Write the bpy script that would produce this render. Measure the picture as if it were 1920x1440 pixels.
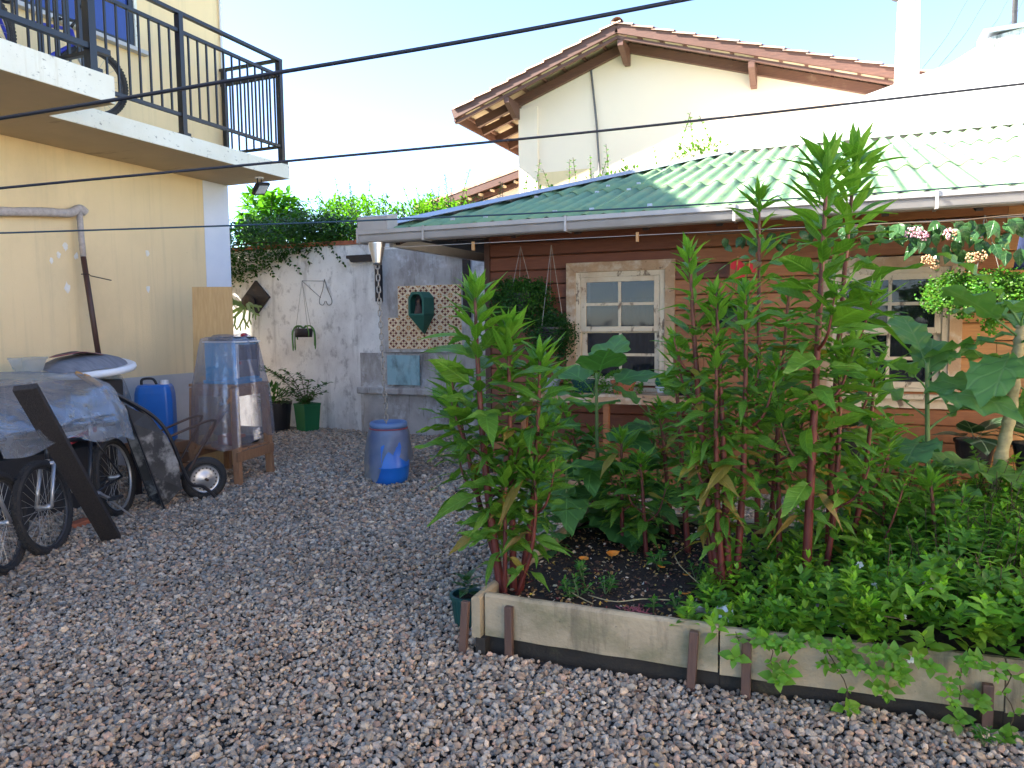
import bpy, bmesh, math, random
import numpy as np
from mathutils import Vector, Matrix, noise

random.seed(7)
rng = np.random.default_rng(7)
for o in list(bpy.data.objects):
    bpy.data.objects.remove(o, do_unlink=True)
scene = bpy.context.scene
COL = scene.collection
R = math.radians
V = Vector

# ------------------------------------------------------------------ camera
PSI, PITCH, ROLL = R(22.9), math.atan(112 / 1400), 0.010
f0 = V((-math.sin(PSI), math.cos(PSI), 0)); r0 = V((math.cos(PSI), math.sin(PSI), 0)); u0 = V((0, 0, 1))
fw = f0 * math.cos(PITCH) - u0 * math.sin(PITCH)
up = u0 * math.cos(PITCH) + f0 * math.sin(PITCH)
cr = r0 * math.cos(ROLL) - up * math.sin(ROLL)
cu = up * math.cos(ROLL) + r0 * math.sin(ROLL)
cam_d = bpy.data.cameras.new('camera')
cam_d.sensor_width = 36.0
cam_d.lens = 36.0 * 1400 / 1920
cam_d.clip_start = 0.05
cam_d.clip_end = 2000
cam = bpy.data.objects.new('camera', cam_d)
COL.objects.link(cam)
cam.matrix_world = Matrix(((cr.x, cu.x, -fw.x, 0), (cr.y, cu.y, -fw.y, 0), (cr.z, cu.z, -fw.z, 1.6), (0, 0, 0, 1)))
scene.camera = cam

# ------------------------------------------------------------------ sky and sun
SUN_TRAVEL = V((1.30, 0.45, -1.0))
world = bpy.data.worlds.new('World')
scene.world = world
world.use_nodes = True
wn = world.node_tree
sky = wn.nodes.new('ShaderNodeTexSky')
sky.sky_type = 'NISHITA'
sky.sun_disc = False
sky.sun_elevation = math.atan2(1.0, math.hypot(1.30, 0.45))
sky.sun_rotation = math.atan2(-SUN_TRAVEL.x, -SUN_TRAVEL.y) % (2 * math.pi)
sky.air_density = 0.55
sky.dust_density = 0.3
sky.ozone_density = 1.0
bg = wn.nodes['Background']
bg.inputs['Strength'].default_value = 0.12
wn.links.new(sky.outputs['Color'], bg.inputs['Color'])
sun_d = bpy.data.lights.new('sun', 'SUN')
sun_d.energy = 5.0
sun_d.angle = R(0.53)
sun_d.color = (1.0, 0.94, 0.84)
sun = bpy.data.objects.new('sun', sun_d)
COL.objects.link(sun)
sun.rotation_euler = SUN_TRAVEL.to_track_quat('-Z', 'Y').to_euler()
sun.location = (-20, -8, 20)
vs = scene.view_settings
vs.view_transform = 'Standard'
vs.look = 'None'
vs.gamma = 1.0
vs.use_curve_mapping = False
vs.exposure = 2.7
scene.cycles.max_bounces = 8
scene.cycles.transparent_max_bounces = 16

# ------------------------------------------------------------------ materials
def new_mat(name):
    m = bpy.data.materials.new(name)
    m.use_nodes = True
    nt = m.node_tree
    for n in list(nt.nodes):
        nt.nodes.remove(n)
    out = nt.nodes.new('ShaderNodeOutputMaterial')
    return m, nt, out

def N(nt, t, **kw):
    n = nt.nodes.new('ShaderNode' + t)
    for k, v in kw.items():
        if k in n.inputs:
            n.inputs[k].default_value = v
        else:
            setattr(n, k, v)
    return n

def c4(c):
    return (c[0], c[1], c[2], 1.0)

def coords(nt, stretch=(1, 1, 1), shift=True):
    tc = N(nt, 'TexCoord')
    mp = N(nt, 'Mapping')
    mp.inputs['Scale'].default_value = stretch
    nt.links.new(tc.outputs['Object'], mp.inputs['Vector'])
    if shift:
        oi = N(nt, 'ObjectInfo')
        mu = N(nt, 'Math', operation='MULTIPLY')
        mu.inputs[1].default_value = 53.0
        nt.links.new(oi.outputs['Random'], mu.inputs[0])
        cx = N(nt, 'CombineXYZ')
        for i in range(3):
            nt.links.new(mu.outputs[0], cx.inputs[i])
        nt.links.new(cx.outputs[0], mp.inputs['Location'])
    return mp.outputs['Vector']

def noise_fac(nt, vec, scale, detail=5, rough=0.6, lo=0.35, hi=0.65):
    n = N(nt, 'TexNoise')
    n.inputs['Scale'].default_value = scale
    n.inputs['Detail'].default_value = detail
    n.inputs['Roughness'].default_value = rough
    nt.links.new(vec, n.inputs['Vector'])
    mr = N(nt, 'MapRange')
    mr.inputs['From Min'].default_value = lo
    mr.inputs['From Max'].default_value = hi
    nt.links.new(n.outputs['Fac'], mr.inputs['Value'])
    return mr.outputs[0]

def mixc(nt, fac, a, b, mode='MIX'):
    m = N(nt, 'Mix', data_type='RGBA', blend_type=mode)
    if isinstance(fac, (int, float)):
        m.inputs[0].default_value = fac
    else:
        nt.links.new(fac, m.inputs[0])
    for s, idx in ((a, 6), (b, 7)):
        if isinstance(s, (tuple, list)):
            m.inputs[idx].default_value = c4(s)
        else:
            nt.links.new(s, m.inputs[idx])
    return m.outputs[2]

def mul(nt, a, b):
    m = N(nt, 'Math', operation='MULTIPLY')
    for s, i in ((a, 0), (b, 1)):
        if isinstance(s, (int, float)):
            m.inputs[i].default_value = s
        else:
            nt.links.new(s, m.inputs[i])
    return m.outputs[0]

def pm(name, c, c2=None, scale=6.0, detail=6, rough=0.65, metal=0.0, bump=0.0, bscale=60.0, spec=0.4,
       layers=(), stretch=(1, 1, 1), rand=0.0, attr=False, bstretch=None, lo=0.3, hi=0.7):
    """colour mottled between c and c2; layers = (colour, scale, stretch, lo, hi, amount) stains on top"""
    m, nt, out = new_mat(name)
    b = N(nt, 'BsdfPrincipled')
    b.inputs['Roughness'].default_value = rough
    b.inputs['Metallic'].default_value = metal
    b.inputs['Specular IOR Level'].default_value = spec
    vec = coords(nt, stretch)
    if c2 is None:
        c2 = tuple(x * 0.78 for x in c)
    col = mixc(nt, noise_fac(nt, vec, scale, detail, lo=lo, hi=hi), c, c2)
    if attr:
        at = N(nt, 'Attribute', attribute_name='col')
        col = mixc(nt, 1.0, col, at.outputs['Color'], 'MULTIPLY')
    for (lc, ls, lst, l0, l1, amt) in layers:
        v2 = coords(nt, lst)
        fac = mul(nt, noise_fac(nt, v2, ls, 7, 0.65, l0, l1), amt)
        col = mixc(nt, fac, col, lc)
    if rand:
        oi = N(nt, 'ObjectInfo')
        mr = N(nt, 'MapRange')
        mr.inputs['To Min'].default_value = 1 - rand
        mr.inputs['To Max'].default_value = 1 + rand
        nt.links.new(oi.outputs['Random'], mr.inputs['Value'])
        cc = N(nt, 'CombineColor')
        for i in range(3):
            nt.links.new(mr.outputs[0], cc.inputs[i])
        col = mixc(nt, 1.0, col, cc.outputs[0], 'MULTIPLY')
    nt.links.new(col, b.inputs['Base Color'])
    if bump:
        bp = N(nt, 'Bump')
        bp.inputs['Strength'].default_value = bump
        bp.inputs['Distance'].default_value = 0.01
        v3 = coords(nt, bstretch or stretch)
        nn = N(nt, 'TexNoise')
        nn.inputs['Scale'].default_value = bscale
        nn.inputs['Detail'].default_value = 4
        nt.links.new(v3, nn.inputs['Vector'])
        nt.links.new(nn.outputs['Fac'], bp.inputs['Height'])
        nt.links.new(bp.outputs[0], b.inputs['Normal'])
    nt.links.new(b.outputs[0], out.inputs['Surface'])
    return m

def leafmat(name, c, c2, transl=0.3, attr=False, veins=0.35, rough=0.42, vein_c=None, vscale=34.0, yellow=0.0):
    m, nt, out = new_mat(name)
    tc = N(nt, 'TexCoord')
    oi = N(nt, 'ObjectInfo')
    col = mixc(nt, oi.outputs['Random'], c, c2)
    if attr:
        at = N(nt, 'Attribute', attribute_name='col')
        col = mixc(nt, 1.0, col, at.outputs['Color'], 'MULTIPLY')
    height = None
    if veins:
        sp = N(nt, 'SeparateXYZ')
        nt.links.new(tc.outputs['Object'], sp.inputs[0])
        ab = N(nt, 'Math', operation='ABSOLUTE')
        nt.links.new(sp.outputs['X'], ab.inputs[0])
        mid = N(nt, 'MapRange')
        mid.inputs['From Min'].default_value = 0.006
        mid.inputs['From Max'].default_value = 0.016
        mid.inputs['To Min'].default_value = 1.0
        mid.inputs['To Max'].default_value = 0.0
        nt.links.new(ab.outputs[0], mid.inputs['Value'])
        k = N(nt, 'Math', operation='MULTIPLY_ADD')
        k.inputs[1].default_value = -0.85
        nt.links.new(ab.outputs[0], k.inputs[0])
        nt.links.new(sp.outputs['Y'], k.inputs[2])
        s = N(nt, 'Math', operation='MULTIPLY')
        s.inputs[1].default_value = vscale * 2 * math.pi / 2.4
        nt.links.new(k.outputs[0], s.inputs[0])
        sn = N(nt, 'Math', operation='SINE')
        nt.links.new(s.outputs[0], sn.inputs[0])
        sv = N(nt, 'MapRange')
        sv.inputs['From Min'].default_value = 0.72
        sv.inputs['From Max'].default_value = 1.0
        sv.inputs['To Max'].default_value = 0.6
        nt.links.new(sn.outputs[0], sv.inputs['Value'])
        mx = N(nt, 'Math', operation='MAXIMUM')
        nt.links.new(mid.outputs[0], mx.inputs[0])
        nt.links.new(sv.outputs[0], mx.inputs[1])
        vc = vein_c or tuple(min(1, x * 1.9 + 0.02) for x in c2)
        col = mixc(nt, mul(nt, mx.outputs[0], veins), col, vc)
        height = mx.outputs[0]
    vec = coords(nt)
    nf = noise_fac(nt, vec, 5.0, 4, lo=0.3, hi=0.75)
    col = mixc(nt, mul(nt, nf, 0.35), col, tuple(x * 0.55 for x in c))
    if yellow:
        nf2 = noise_fac(nt, vec, 3.0, 4, lo=0.62, hi=0.72)
        col = mixc(nt, mul(nt, nf2, yellow), col, (0.35, 0.30, 0.05))
    b = N(nt, 'BsdfPrincipled')
    b.inputs['Roughness'].default_value = rough
    b.inputs['Specular IOR Level'].default_value = 0.35
    nt.links.new(col, b.inputs['Base Color'])
    if height is not None:
        bp = N(nt, 'Bump', invert=True)
        bp.inputs['Strength'].default_value = 0.5
        bp.inputs['Distance'].default_value = 0.01
        nt.links.new(height, bp.inputs['Height'])
        nt.links.new(bp.outputs[0], b.inputs['Normal'])
    tl = N(nt, 'BsdfTranslucent')
    tcol = mixc(nt, 1.0, col, (1.25, 1.35, 0.55), 'MULTIPLY')
    nt.links.new(tcol, tl.inputs['Color'])
    ms = N(nt, 'MixShader')
    ms.inputs[0].default_value = transl
    nt.links.new(b.outputs[0], ms.inputs[1])
    nt.links.new(tl.outputs[0], ms.inputs[2])
    nt.links.new(ms.outputs[0], out.inputs['Surface'])
    return m

def sheet_plastic(name, clear=0.5, tint=(0.80, 0.85, 0.92), diff=(0.55, 0.62, 0.72), gloss=0.35, rough=0.12, crinkle=18.0, bump=0.6):
    m, nt, out = new_mat(name)
    tr = N(nt, 'BsdfTransparent'); tr.inputs['Color'].default_value = c4(tint)
    df = N(nt, 'BsdfDiffuse'); df.inputs['Color'].default_value = c4(diff)
    tl = N(nt, 'BsdfTranslucent'); tl.inputs['Color'].default_value = c4(diff)
    gl = N(nt, 'BsdfGlossy'); gl.inputs['Color'].default_value = (0.9, 0.93, 1, 1); gl.inputs['Roughness'].default_value = rough
    vec = coords(nt)
    nn = N(nt, 'TexNoise'); nn.inputs['Scale'].default_value = crinkle; nn.inputs['Detail'].default_value = 3
    nn.inputs['Distortion'].default_value = 1.2
    nt.links.new(vec, nn.inputs['Vector'])
    bp = N(nt, 'Bump'); bp.inputs['Strength'].default_value = bump; bp.inputs['Distance'].default_value = 0.03
    nt.links.new(nn.outputs['Fac'], bp.inputs['Height'])
    nt.links.new(bp.outputs[0], gl.inputs['Normal'])
    m1 = N(nt, 'MixShader'); m1.inputs[0].default_value = 0.5
    nt.links.new(df.outputs[0], m1.inputs[1]); nt.links.new(tl.outputs[0], m1.inputs[2])
    m2 = N(nt, 'MixShader'); m2.inputs[0].default_value = gloss
    nt.links.new(m1.outputs[0], m2.inputs[1]); nt.links.new(gl.outputs[0], m2.inputs[2])
    m3 = N(nt, 'MixShader')
    cf = noise_fac(nt, vec, 3.2, 4, lo=0.25, hi=0.75)
    mr = N(nt, 'MapRange'); mr.inputs['To Min'].default_value = clear - 0.15; mr.inputs['To Max'].default_value = clear + 0.15
    nt.links.new(cf, mr.inputs['Value'])
    nt.links.new(mr.outputs[0], m3.inputs[0])
    nt.links.new(m2.outputs[0], m3.inputs[1]); nt.links.new(tr.outputs[0], m3.inputs[2])
    nt.links.new(m3.outputs[0], out.inputs['Surface'])
    return m

def pane_glass(name, clear=0.55, c=(0.02, 0.022, 0.028), gloss=0.25):
    m, nt, out = new_mat(name)
    tr = N(nt, 'BsdfTransparent'); tr.inputs['Color'].default_value = (0.75, 0.78, 0.8, 1)
    b = N(nt, 'BsdfPrincipled'); b.inputs['Base Color'].default_value = c4(c); b.inputs['Roughness'].default_value = 0.04
    b.inputs['Specular IOR Level'].default_value = 0.45
    vec = coords(nt)
    nn = N(nt, 'TexNoise'); nn.inputs['Scale'].default_value = 2.5
    nt.links.new(vec, nn.inputs['Vector'])
    bp = N(nt, 'Bump'); bp.inputs['Strength'].default_value = 0.12; bp.inputs['Distance'].default_value = 0.02
    nt.links.new(nn.outputs['Fac'], bp.inputs['Height']); nt.links.new(bp.outputs[0], b.inputs['Normal'])
    ms = N(nt, 'MixShader'); ms.inputs[0].default_value = clear
    nt.links.new(b.outputs[0], ms.inputs[1]); nt.links.new(tr.outputs[0], ms.inputs[2])
    nt.links.new(ms.outputs[0], out.inputs['Surface'])
    return m

U3 = (1, 1, 1)
MT = {}
MT['yellow'] = pm('yellow_stucco', (0.80, 0.61, 0.34), (0.74, 0.56, 0.31), 1.2, bump=0.25, bscale=90, rough=0.9,
                  layers=(((0.42, 0.32, 0.18), 0.9, (1, 1, 0.6), 0.52, 0.75, 0.35), ((0.30, 0.24, 0.16), 9, (1, 1, 2.5), 0.68, 0.78, 0.45), ((0.46, 0.36, 0.22), 3.0, (1, 3, 0.12), 0.52, 0.74, 0.35)))
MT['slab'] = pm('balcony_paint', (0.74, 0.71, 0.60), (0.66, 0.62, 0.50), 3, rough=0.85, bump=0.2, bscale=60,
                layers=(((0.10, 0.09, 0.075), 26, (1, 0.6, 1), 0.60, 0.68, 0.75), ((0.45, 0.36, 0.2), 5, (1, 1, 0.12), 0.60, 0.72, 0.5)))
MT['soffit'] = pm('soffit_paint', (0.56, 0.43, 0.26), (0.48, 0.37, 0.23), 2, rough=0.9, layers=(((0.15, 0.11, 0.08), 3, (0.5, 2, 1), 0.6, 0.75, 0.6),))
MT['white_paint'] = pm('white_paint', (0.72, 0.73, 0.76), (0.66, 0.68, 0.72), 4, rough=0.85, bump=0.1)
MT['grey_paint'] = pm('dado_grey_paint', (0.50, 0.48, 0.46), (0.44, 0.42, 0.40), 4, rough=0.85, bump=0.2)
MT['spackle'] = pm('spackle', (0.78, 0.75, 0.70), (0.68, 0.60, 0.46), 14, rough=0.95)
MT['black_metal'] = pm('black_painted_steel', (0.008, 0.009, 0.013), (0.014, 0.014, 0.019), 5, rough=0.38, spec=0.5)
MT['blue_glass'] = pm('blue_film_glass', (0.012, 0.03, 0.16), (0.02, 0.045, 0.22), 1, rough=0.08, spec=0.6)
MT['dirty_wall'] = pm('weathered_white_wall', (0.82, 0.79, 0.75), (0.70, 0.67, 0.64), 1.4, rough=0.93, bump=0.35, bscale=45,
                      layers=(((0.30, 0.25, 0.23), 1.1, (1, 1, 0.7), 0.50, 0.70, 0.5), ((0.17, 0.15, 0.135), 2.2, (2.2, 1, 0.22), 0.54, 0.72, 0.6), ((0.20, 0.17, 0.16), 6, (1.3, 1, 0.9), 0.55, 0.68, 0.55),
                              ((0.45, 0.44, 0.24), 0.8, U3, 0.60, 0.8, 0.35), ((0.12, 0.11, 0.1), 38, U3, 0.60, 0.70, 0.5)))
MT['grimy_wall'] = pm('grimy_plaster', (0.50, 0.47, 0.45), (0.34, 0.31, 0.29), 2.6, rough=0.95, bump=0.5, bscale=40,
                      layers=(((0.13, 0.10, 0.08), 2.4, (1.4, 1, 0.5), 0.48, 0.68, 0.75), ((0.07, 0.075, 0.05), 5, (3, 1, 0.35), 0.58, 0.72, 0.8),
                              ((0.66, 0.66, 0.68), 3.5, U3, 0.55, 0.66, 0.6)))
MT['turquoise'] = pm('turquoise_patch', (0.24, 0.42, 0.46), (0.33, 0.47, 0.50), 5, rough=0.9, layers=(((0.05, 0.06, 0.05), 4, (1, 1, 0.5), 0.5, 0.7, 0.8),))
MT['terracotta'] = pm('terracotta', (0.42, 0.13, 0.065), (0.34, 0.11, 0.06), 9, rough=0.9, rand=0.2, bump=0.2)
def wood(name, c, c2, rand=0.18, rough=0.6, stretch=(1.2, 14, 14), layers=(), bump=0.25):
    return pm(name, c, c2, 5, rough=rough, stretch=stretch, rand=rand, bump=bump, bscale=9, layers=layers, detail=8, lo=0.25, hi=0.75)
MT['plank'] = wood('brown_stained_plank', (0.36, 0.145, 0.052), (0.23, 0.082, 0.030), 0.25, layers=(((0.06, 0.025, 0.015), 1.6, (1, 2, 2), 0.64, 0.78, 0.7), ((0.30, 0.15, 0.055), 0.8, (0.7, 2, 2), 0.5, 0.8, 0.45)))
MT['plank_shaded'] = wood('dark_red_shaded_plank', (0.21, 0.072, 0.034), (0.14, 0.045, 0.024), 0.2, layers=(((0.05, 0.02, 0.015), 1.6, (1, 2, 2), 0.62, 0.78, 0.7),))  # dark red stain, with the shade under the deep eave in its colour
MT['plank_sunlit'] = wood('weathered_sunlit_plank', (0.44, 0.215, 0.070), (0.28, 0.125, 0.042), 0.18, layers=(((0.10, 0.045, 0.02), 1.6, (1, 2, 2), 0.64, 0.76, 0.75), ((0.5, 0.3, 0.12), 1.2, (0.7, 2, 2), 0.52, 0.8, 0.5)))  # bleached wood, with the brighter light at the right in its colour
MT['dark_wood'] = wood('dark_wood', (0.035, 0.024, 0.022), (0.018, 0.013, 0.013), 0.15)
MT['trim_brown'] = wood('brown_trim', (0.09, 0.04, 0.025), (0.05, 0.025, 0.018), 0.1, stretch=(14, 14, 1.2))
MT['peel'] = pm('peeling_cream_paint', (0.66, 0.56, 0.40), (0.56, 0.46, 0.32), 4, rough=0.8, bump=0.35, bscale=30, rand=0.08,
                layers=(((0.12, 0.075, 0.05), 7, (1.6, 1, 0.8), 0.57, 0.63, 0.85), ((0.38, 0.24, 0.14), 2.5, U3, 0.52, 0.7, 0.55)))
MT['frame_wood'] = pm('weathered_frame_wood', (0.46, 0.31, 0.18), (0.36, 0.22, 0.12), 3, rough=0.8, bump=0.4, bscale=20, stretch=(3, 3, 3), rand=0.1,
                      layers=(((0.60, 0.52, 0.40), 5, U3, 0.50, 0.62, 0.7), ((0.09, 0.06, 0.04), 11, U3, 0.62, 0.68, 0.8)))
MT['pane'] = pane_glass('window_pane', 0.4)
MT['interior'] = pm('dark_interior', (0.05, 0.045, 0.045), (0.03, 0.028, 0.03), 2, rough=0.9)
MT['roof_green'] = pm('green_corrugated', (0.145, 0.275, 0.155), (0.20, 0.32, 0.16), 2.5, rough=0.75, bump=0.2, bscale=70, rand=0.08,
                      layers=(((0.05, 0.12, 0.07), 6, (2, 0.5, 1), 0.55, 0.7, 0.6), ((0.30, 0.33, 0.13), 7, (2.5, 0.4, 1), 0.50, 0.68, 0.6)))
MT['gutter'] = pm('gutter_metal', (0.44, 0.42, 0.40), (0.36, 0.34, 0.32), 3, rough=0.42, metal=0.25, layers=(((0.28, 0.22, 0.17), 4, (0.4, 1, 3), 0.58, 0.75, 0.4),))
MT['zinc'] = pm('zinc_flashing', (0.42, 0.46, 0.52), (0.36, 0.40, 0.46), 3, rough=0.4, metal=0.35)
MT['steel'] = pm('bright_steel', (0.62, 0.62, 0.62), (0.5, 0.5, 0.5), 6, rough=0.3, metal=0.9)
MT['galv'] = pm('dull_chain_steel', (0.35, 0.33, 0.30), (0.22, 0.19, 0.16), 40, rough=0.5, metal=0.6)
MT['white_wall'] = pm('white_render', (0.80, 0.78, 0.74), (0.75, 0.73, 0.69), 1.5, rough=0.9, bump=0.1)
MT['stain_wall'] = pm('stained_render', (0.76, 0.75, 0.72), (0.66, 0.65, 0.62), 1.5, rough=0.9, layers=(((0.10, 0.11, 0.10), 3.0, (2, 2, 0.6), 0.48, 0.62, 0.85),))
MT['cream_wall'] = pm('cream_render', (0.84, 0.70, 0.53), (0.81, 0.67, 0.51), 1.0, rough=0.9)
MT['roof_wood'] = wood('eave_timber', (0.16, 0.075, 0.05), (0.085, 0.042, 0.032), 0.2, layers=(((0.3, 0.2, 0.14), 3, U3, 0.6, 0.75, 0.5),))
MT['lining'] = pm('pale_lining', (0.62, 0.52, 0.36), (0.55, 0.45, 0.3), 3, rough=0.8)
MT['roof_tile'] = pm('weathered_roof_tile', (0.50, 0.30, 0.20), (0.36, 0.24, 0.18), 3, rough=0.9, rand=0.2, layers=(((0.60, 0.56, 0.5), 6, U3, 0.5, 0.65, 0.7),))
MT['concrete'] = pm('mossy_concrete', (0.42, 0.345, 0.225), (0.32, 0.26, 0.17), 3.0, rough=0.93, bump=0.5, bscale=55,
                    layers=(((0.085, 0.10, 0.04), 2.2, (1, 1, 1.6), 0.50, 0.68, 0.6), ((0.10, 0.085, 0.06), 3.5, (2.5, 2.5, 0.4), 0.55, 0.70, 0.7), ((0.06, 0.055, 0.05), 45, U3, 0.66, 0.73, 0.8)))
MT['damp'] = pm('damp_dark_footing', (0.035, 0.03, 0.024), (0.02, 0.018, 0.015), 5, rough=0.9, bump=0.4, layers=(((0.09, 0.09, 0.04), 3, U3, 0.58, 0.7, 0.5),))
MT['stake'] = wood('stake_wood', (0.13, 0.075, 0.055), (0.08, 0.045, 0.035), 0.15, stretch=(14, 14, 1.2))
MT['soil'] = pm('dark_soil', (0.030, 0.020, 0.014), (0.012, 0.009, 0.007), 30, rough=0.95, bump=0.9, bscale=60)
MT['litter'] = pm('litter', (1, 1, 1), (0.7, 0.7, 0.7), 30, rough=0.8, attr=True)
MT['gravel'] = pm('gravel_stone', (1, 1, 1), (0.72, 0.72, 0.72), 70, rough=0.85, attr=True, bump=0.3, bscale=140)
MT['ground'] = pm('ground_grit', (0.05, 0.045, 0.04), (0.02, 0.018, 0.017), 45, rough=0.95, bump=1.0, bscale=70)
MT['pine'] = wood('pine_ply', (0.56, 0.36, 0.15), (0.44, 0.26, 0.10), 0.05, stretch=(10, 10, 0.9), layers=(((0.16, 0.08, 0.04), 3.2, (4, 4, 0.8), 0.70, 0.76, 0.7),))
MT['bench'] = wood('bench_timber', (0.36, 0.20, 0.11), (0.24, 0.125, 0.07), 0.2, stretch=(8, 8, 2), layers=(((0.11, 0.065, 0.045), 3, U3, 0.58, 0.72, 0.6),))
MT['tarp'] = sheet_plastic('clear_tarp', 0.56, (0.86, 0.90, 0.95), (0.60, 0.64, 0.70), 0.36, 0.10, 7, 0.7)
MT['film'] = sheet_plastic('clear_film', 0.62, (0.88, 0.90, 0.95), (0.52, 0.54, 0.62), 0.30, 0.18, 9, 0.5)
MT['net'] = sheet_plastic('grey_sleeve', 0.48, (0.8, 0.82, 0.83), (0.36, 0.39, 0.40), 0.08, 0.4, 20, 0.3)
MT['blue_plastic'] = pm('blue_plastic', (0.012, 0.15, 0.56), (0.012, 0.12, 0.46), 2, rough=0.35, spec=0.5, layers=(((0.10, 0.16, 0.30), 3, (1, 1, 0.5), 0.58, 0.75, 0.4),))
MT['blue_dusty'] = pm('dusty_blue_plastic', (0.12, 0.20, 0.36), (0.08, 0.15, 0.32), 6, rough=0.7)
MT['cyan_box'] = pm('cyan_blue_board', (0.03, 0.28, 0.52), (0.04, 0.23, 0.45), 2, rough=0.5)
MT['dark_panel'] = pm('dark_blue_grey_panel', (0.05, 0.055, 0.085), (0.04, 0.045, 0.07), 3, rough=0.25)
MT['mid_panel'] = pm('grey_panel', (0.13, 0.13, 0.16), (0.11, 0.11, 0.14), 3, rough=0.35)
MT['white_plastic'] = pm('white_plastic', (0.72, 0.74, 0.76), (0.64, 0.66, 0.68), 3, rough=0.4)
MT['clear_box'] = sheet_plastic('clear_tub', 0.45, (0.85, 0.88, 0.86), (0.60, 0.62, 0.60), 0.3, 0.15, 4, 0.2)
MT['print'] = pm('grey_printed_cover', (0.13, 0.14, 0.17), (0.24, 0.25, 0.28), 5, rough=0.65, spec=0.15, stretch=(1, 6, 1))
MT['print_dark'] = pm('dark_print', (0.045, 0.04, 0.045), (0.10, 0.06, 0.06), 9, rough=0.5)
MT['print_red'] = pm('red_print', (0.28, 0.06, 0.08), (0.2, 0.05, 0.06), 9, rough=0.5)
MT['rubber'] = pm('tyre_rubber', (0.022, 0.022, 0.024), (0.04, 0.038, 0.036), 9, rough=0.8, bump=0.8, bscale=110)
MT['rim'] = pm('black_rim', (0.03, 0.03, 0.034), (0.05, 0.05, 0.055), 5, rough=0.35)
MT['alloy'] = pm('silver_alloy', (0.55, 0.56, 0.58), (0.42, 0.43, 0.45), 7, rough=0.35, metal=0.7)
MT['spoke'] = pm('spoke_steel', (0.45, 0.43, 0.40), (0.35, 0.33, 0.3), 9, rough=0.4, metal=0.6)
MT['bike_black'] = pm('bike_black', (0.02, 0.02, 0.024), (0.03, 0.03, 0.034), 5, rough=0.3)
MT['bike_blue'] = pm('bike_blue', (0.03, 0.04, 0.30), (0.04, 0.05, 0.35), 5, rough=0.3)
MT['red'] = pm('red_plastic', (0.45, 0.03, 0.04), (0.38, 0.03, 0.04), 5, rough=0.4)
MT['tray'] = pm('scuffed_black_tray', (0.025, 0.025, 0.027), (0.05, 0.05, 0.05), 6, rough=0.55, layers=(((0.34, 0.33, 0.31), 4.5, U3, 0.50, 0.62, 0.75),))
MT['rust'] = pm('rusty_tube', (0.075, 0.04, 0.03), (0.05, 0.035, 0.03), 20, rough=0.6)
MT['grip_wood'] = pm('grip_wood', (0.50, 0.27, 0.08), (0.42, 0.22, 0.07), 9, rough=0.45)
MT['char'] = pm('charred_plank', (0.022, 0.019, 0.019), (0.045, 0.038, 0.036), 14, rough=0.85, stretch=(6, 6, 1.5), bump=0.6, bscale=30, layers=(((0.12, 0.10, 0.09), 4, (2, 2, 1), 0.64, 0.75, 0.5),))
MT['pole_brown'] = pm('brown_pole', (0.085, 0.038, 0.028), (0.055, 0.03, 0.025), 12, rough=0.5, stretch=(1, 1, 0.2))
MT['wrap'] = pm('grey_wrap', (0.52, 0.45, 0.40), (0.36, 0.31, 0.28), 7, rough=0.8, stretch=(1, 4, 4), bump=0.5, layers=(((0.22, 0.17, 0.14), 5, (2, 1, 1), 0.6, 0.7, 0.6),))
MT['green_pot'] = pm('green_pot', (0.015, 0.15, 0.055), (0.012, 0.12, 0.045), 3, rough=0.5)
MT['teal_pot'] = pm('dark_green_pot', (0.012, 0.07, 0.06), (0.010, 0.05, 0.045), 3, rough=0.5)
MT['black_pot'] = pm('black_pot', (0.015, 0.015, 0.017), (0.025, 0.025, 0.027), 3, rough=0.5)
MT['niche_green'] = pm('green_niche_paint', (0.035, 0.14, 0.10), (0.025, 0.11, 0.08), 4, rough=0.6)
MT['figurine'] = pm('brown_clay', (0.12, 0.07, 0.05), (0.08, 0.05, 0.04), 20, rough=0.8)
for i, (nm, cc) in enumerate((('cream', (0.80, 0.64, 0.44)), ('ochre', (0.52, 0.21, 0.05)), ('maroon', (0.17, 0.035, 0.022)), ('sand', (0.62, 0.42, 0.22)))):
    MT['tile_' + nm] = pm('tile_' + nm, cc, tuple(x * 0.82 for x in cc), 14, rough=0.35, rand=0.1)
MT['iron'] = pm('grey_iron', (0.16, 0.15, 0.145), (0.10, 0.095, 0.09), 20, rough=0.6, metal=0.4)
MT['cable'] = pm('black_cable', (0.012, 0.014, 0.022), (0.018, 0.02, 0.03), 5, rough=0.5)
MT['cable_blue'] = pm('teal_cable', (0.02, 0.05, 0.08), (0.015, 0.04, 0.06), 5, rough=0.5)
MT['line_white'] = pm('pale_line', (0.45, 0.42, 0.38), (0.4, 0.37, 0.33), 5, rough=0.6)
MT['peg'] = pm('peg_wood', (0.55, 0.32, 0.14), (0.45, 0.26, 0.11), 9, rough=0.6)
MT['denim'] = pm('navy_cloth', (0.015, 0.025, 0.075), (0.012, 0.02, 0.06), 40, rough=0.9)
MT['lamp_glass'] = pm('lamp_glass', (0.55, 0.56, 0.56), (0.45, 0.46, 0.46), 30, rough=0.2)
MT['stem'] = pm('amaranth_stem', (1, 1, 1), (0.6, 0.55, 0.55), 14, rough=0.55, attr=True, stretch=(3, 3, 0.5))
MT['bark'] = pm('collard_bark', (0.42, 0.36, 0.20), (0.28, 0.24, 0.12), 16, rough=0.8, bump=0.7, bscale=30, stretch=(1, 1, 2.2))
MT['green_stem'] = pm('green_stem', (0.12, 0.20, 0.06), (0.09, 0.15, 0.05), 9, rough=0.6)
MT['twig'] = pm('twig', (0.09, 0.06, 0.035), (0.06, 0.04, 0.025), 9, rough=0.9)
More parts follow.
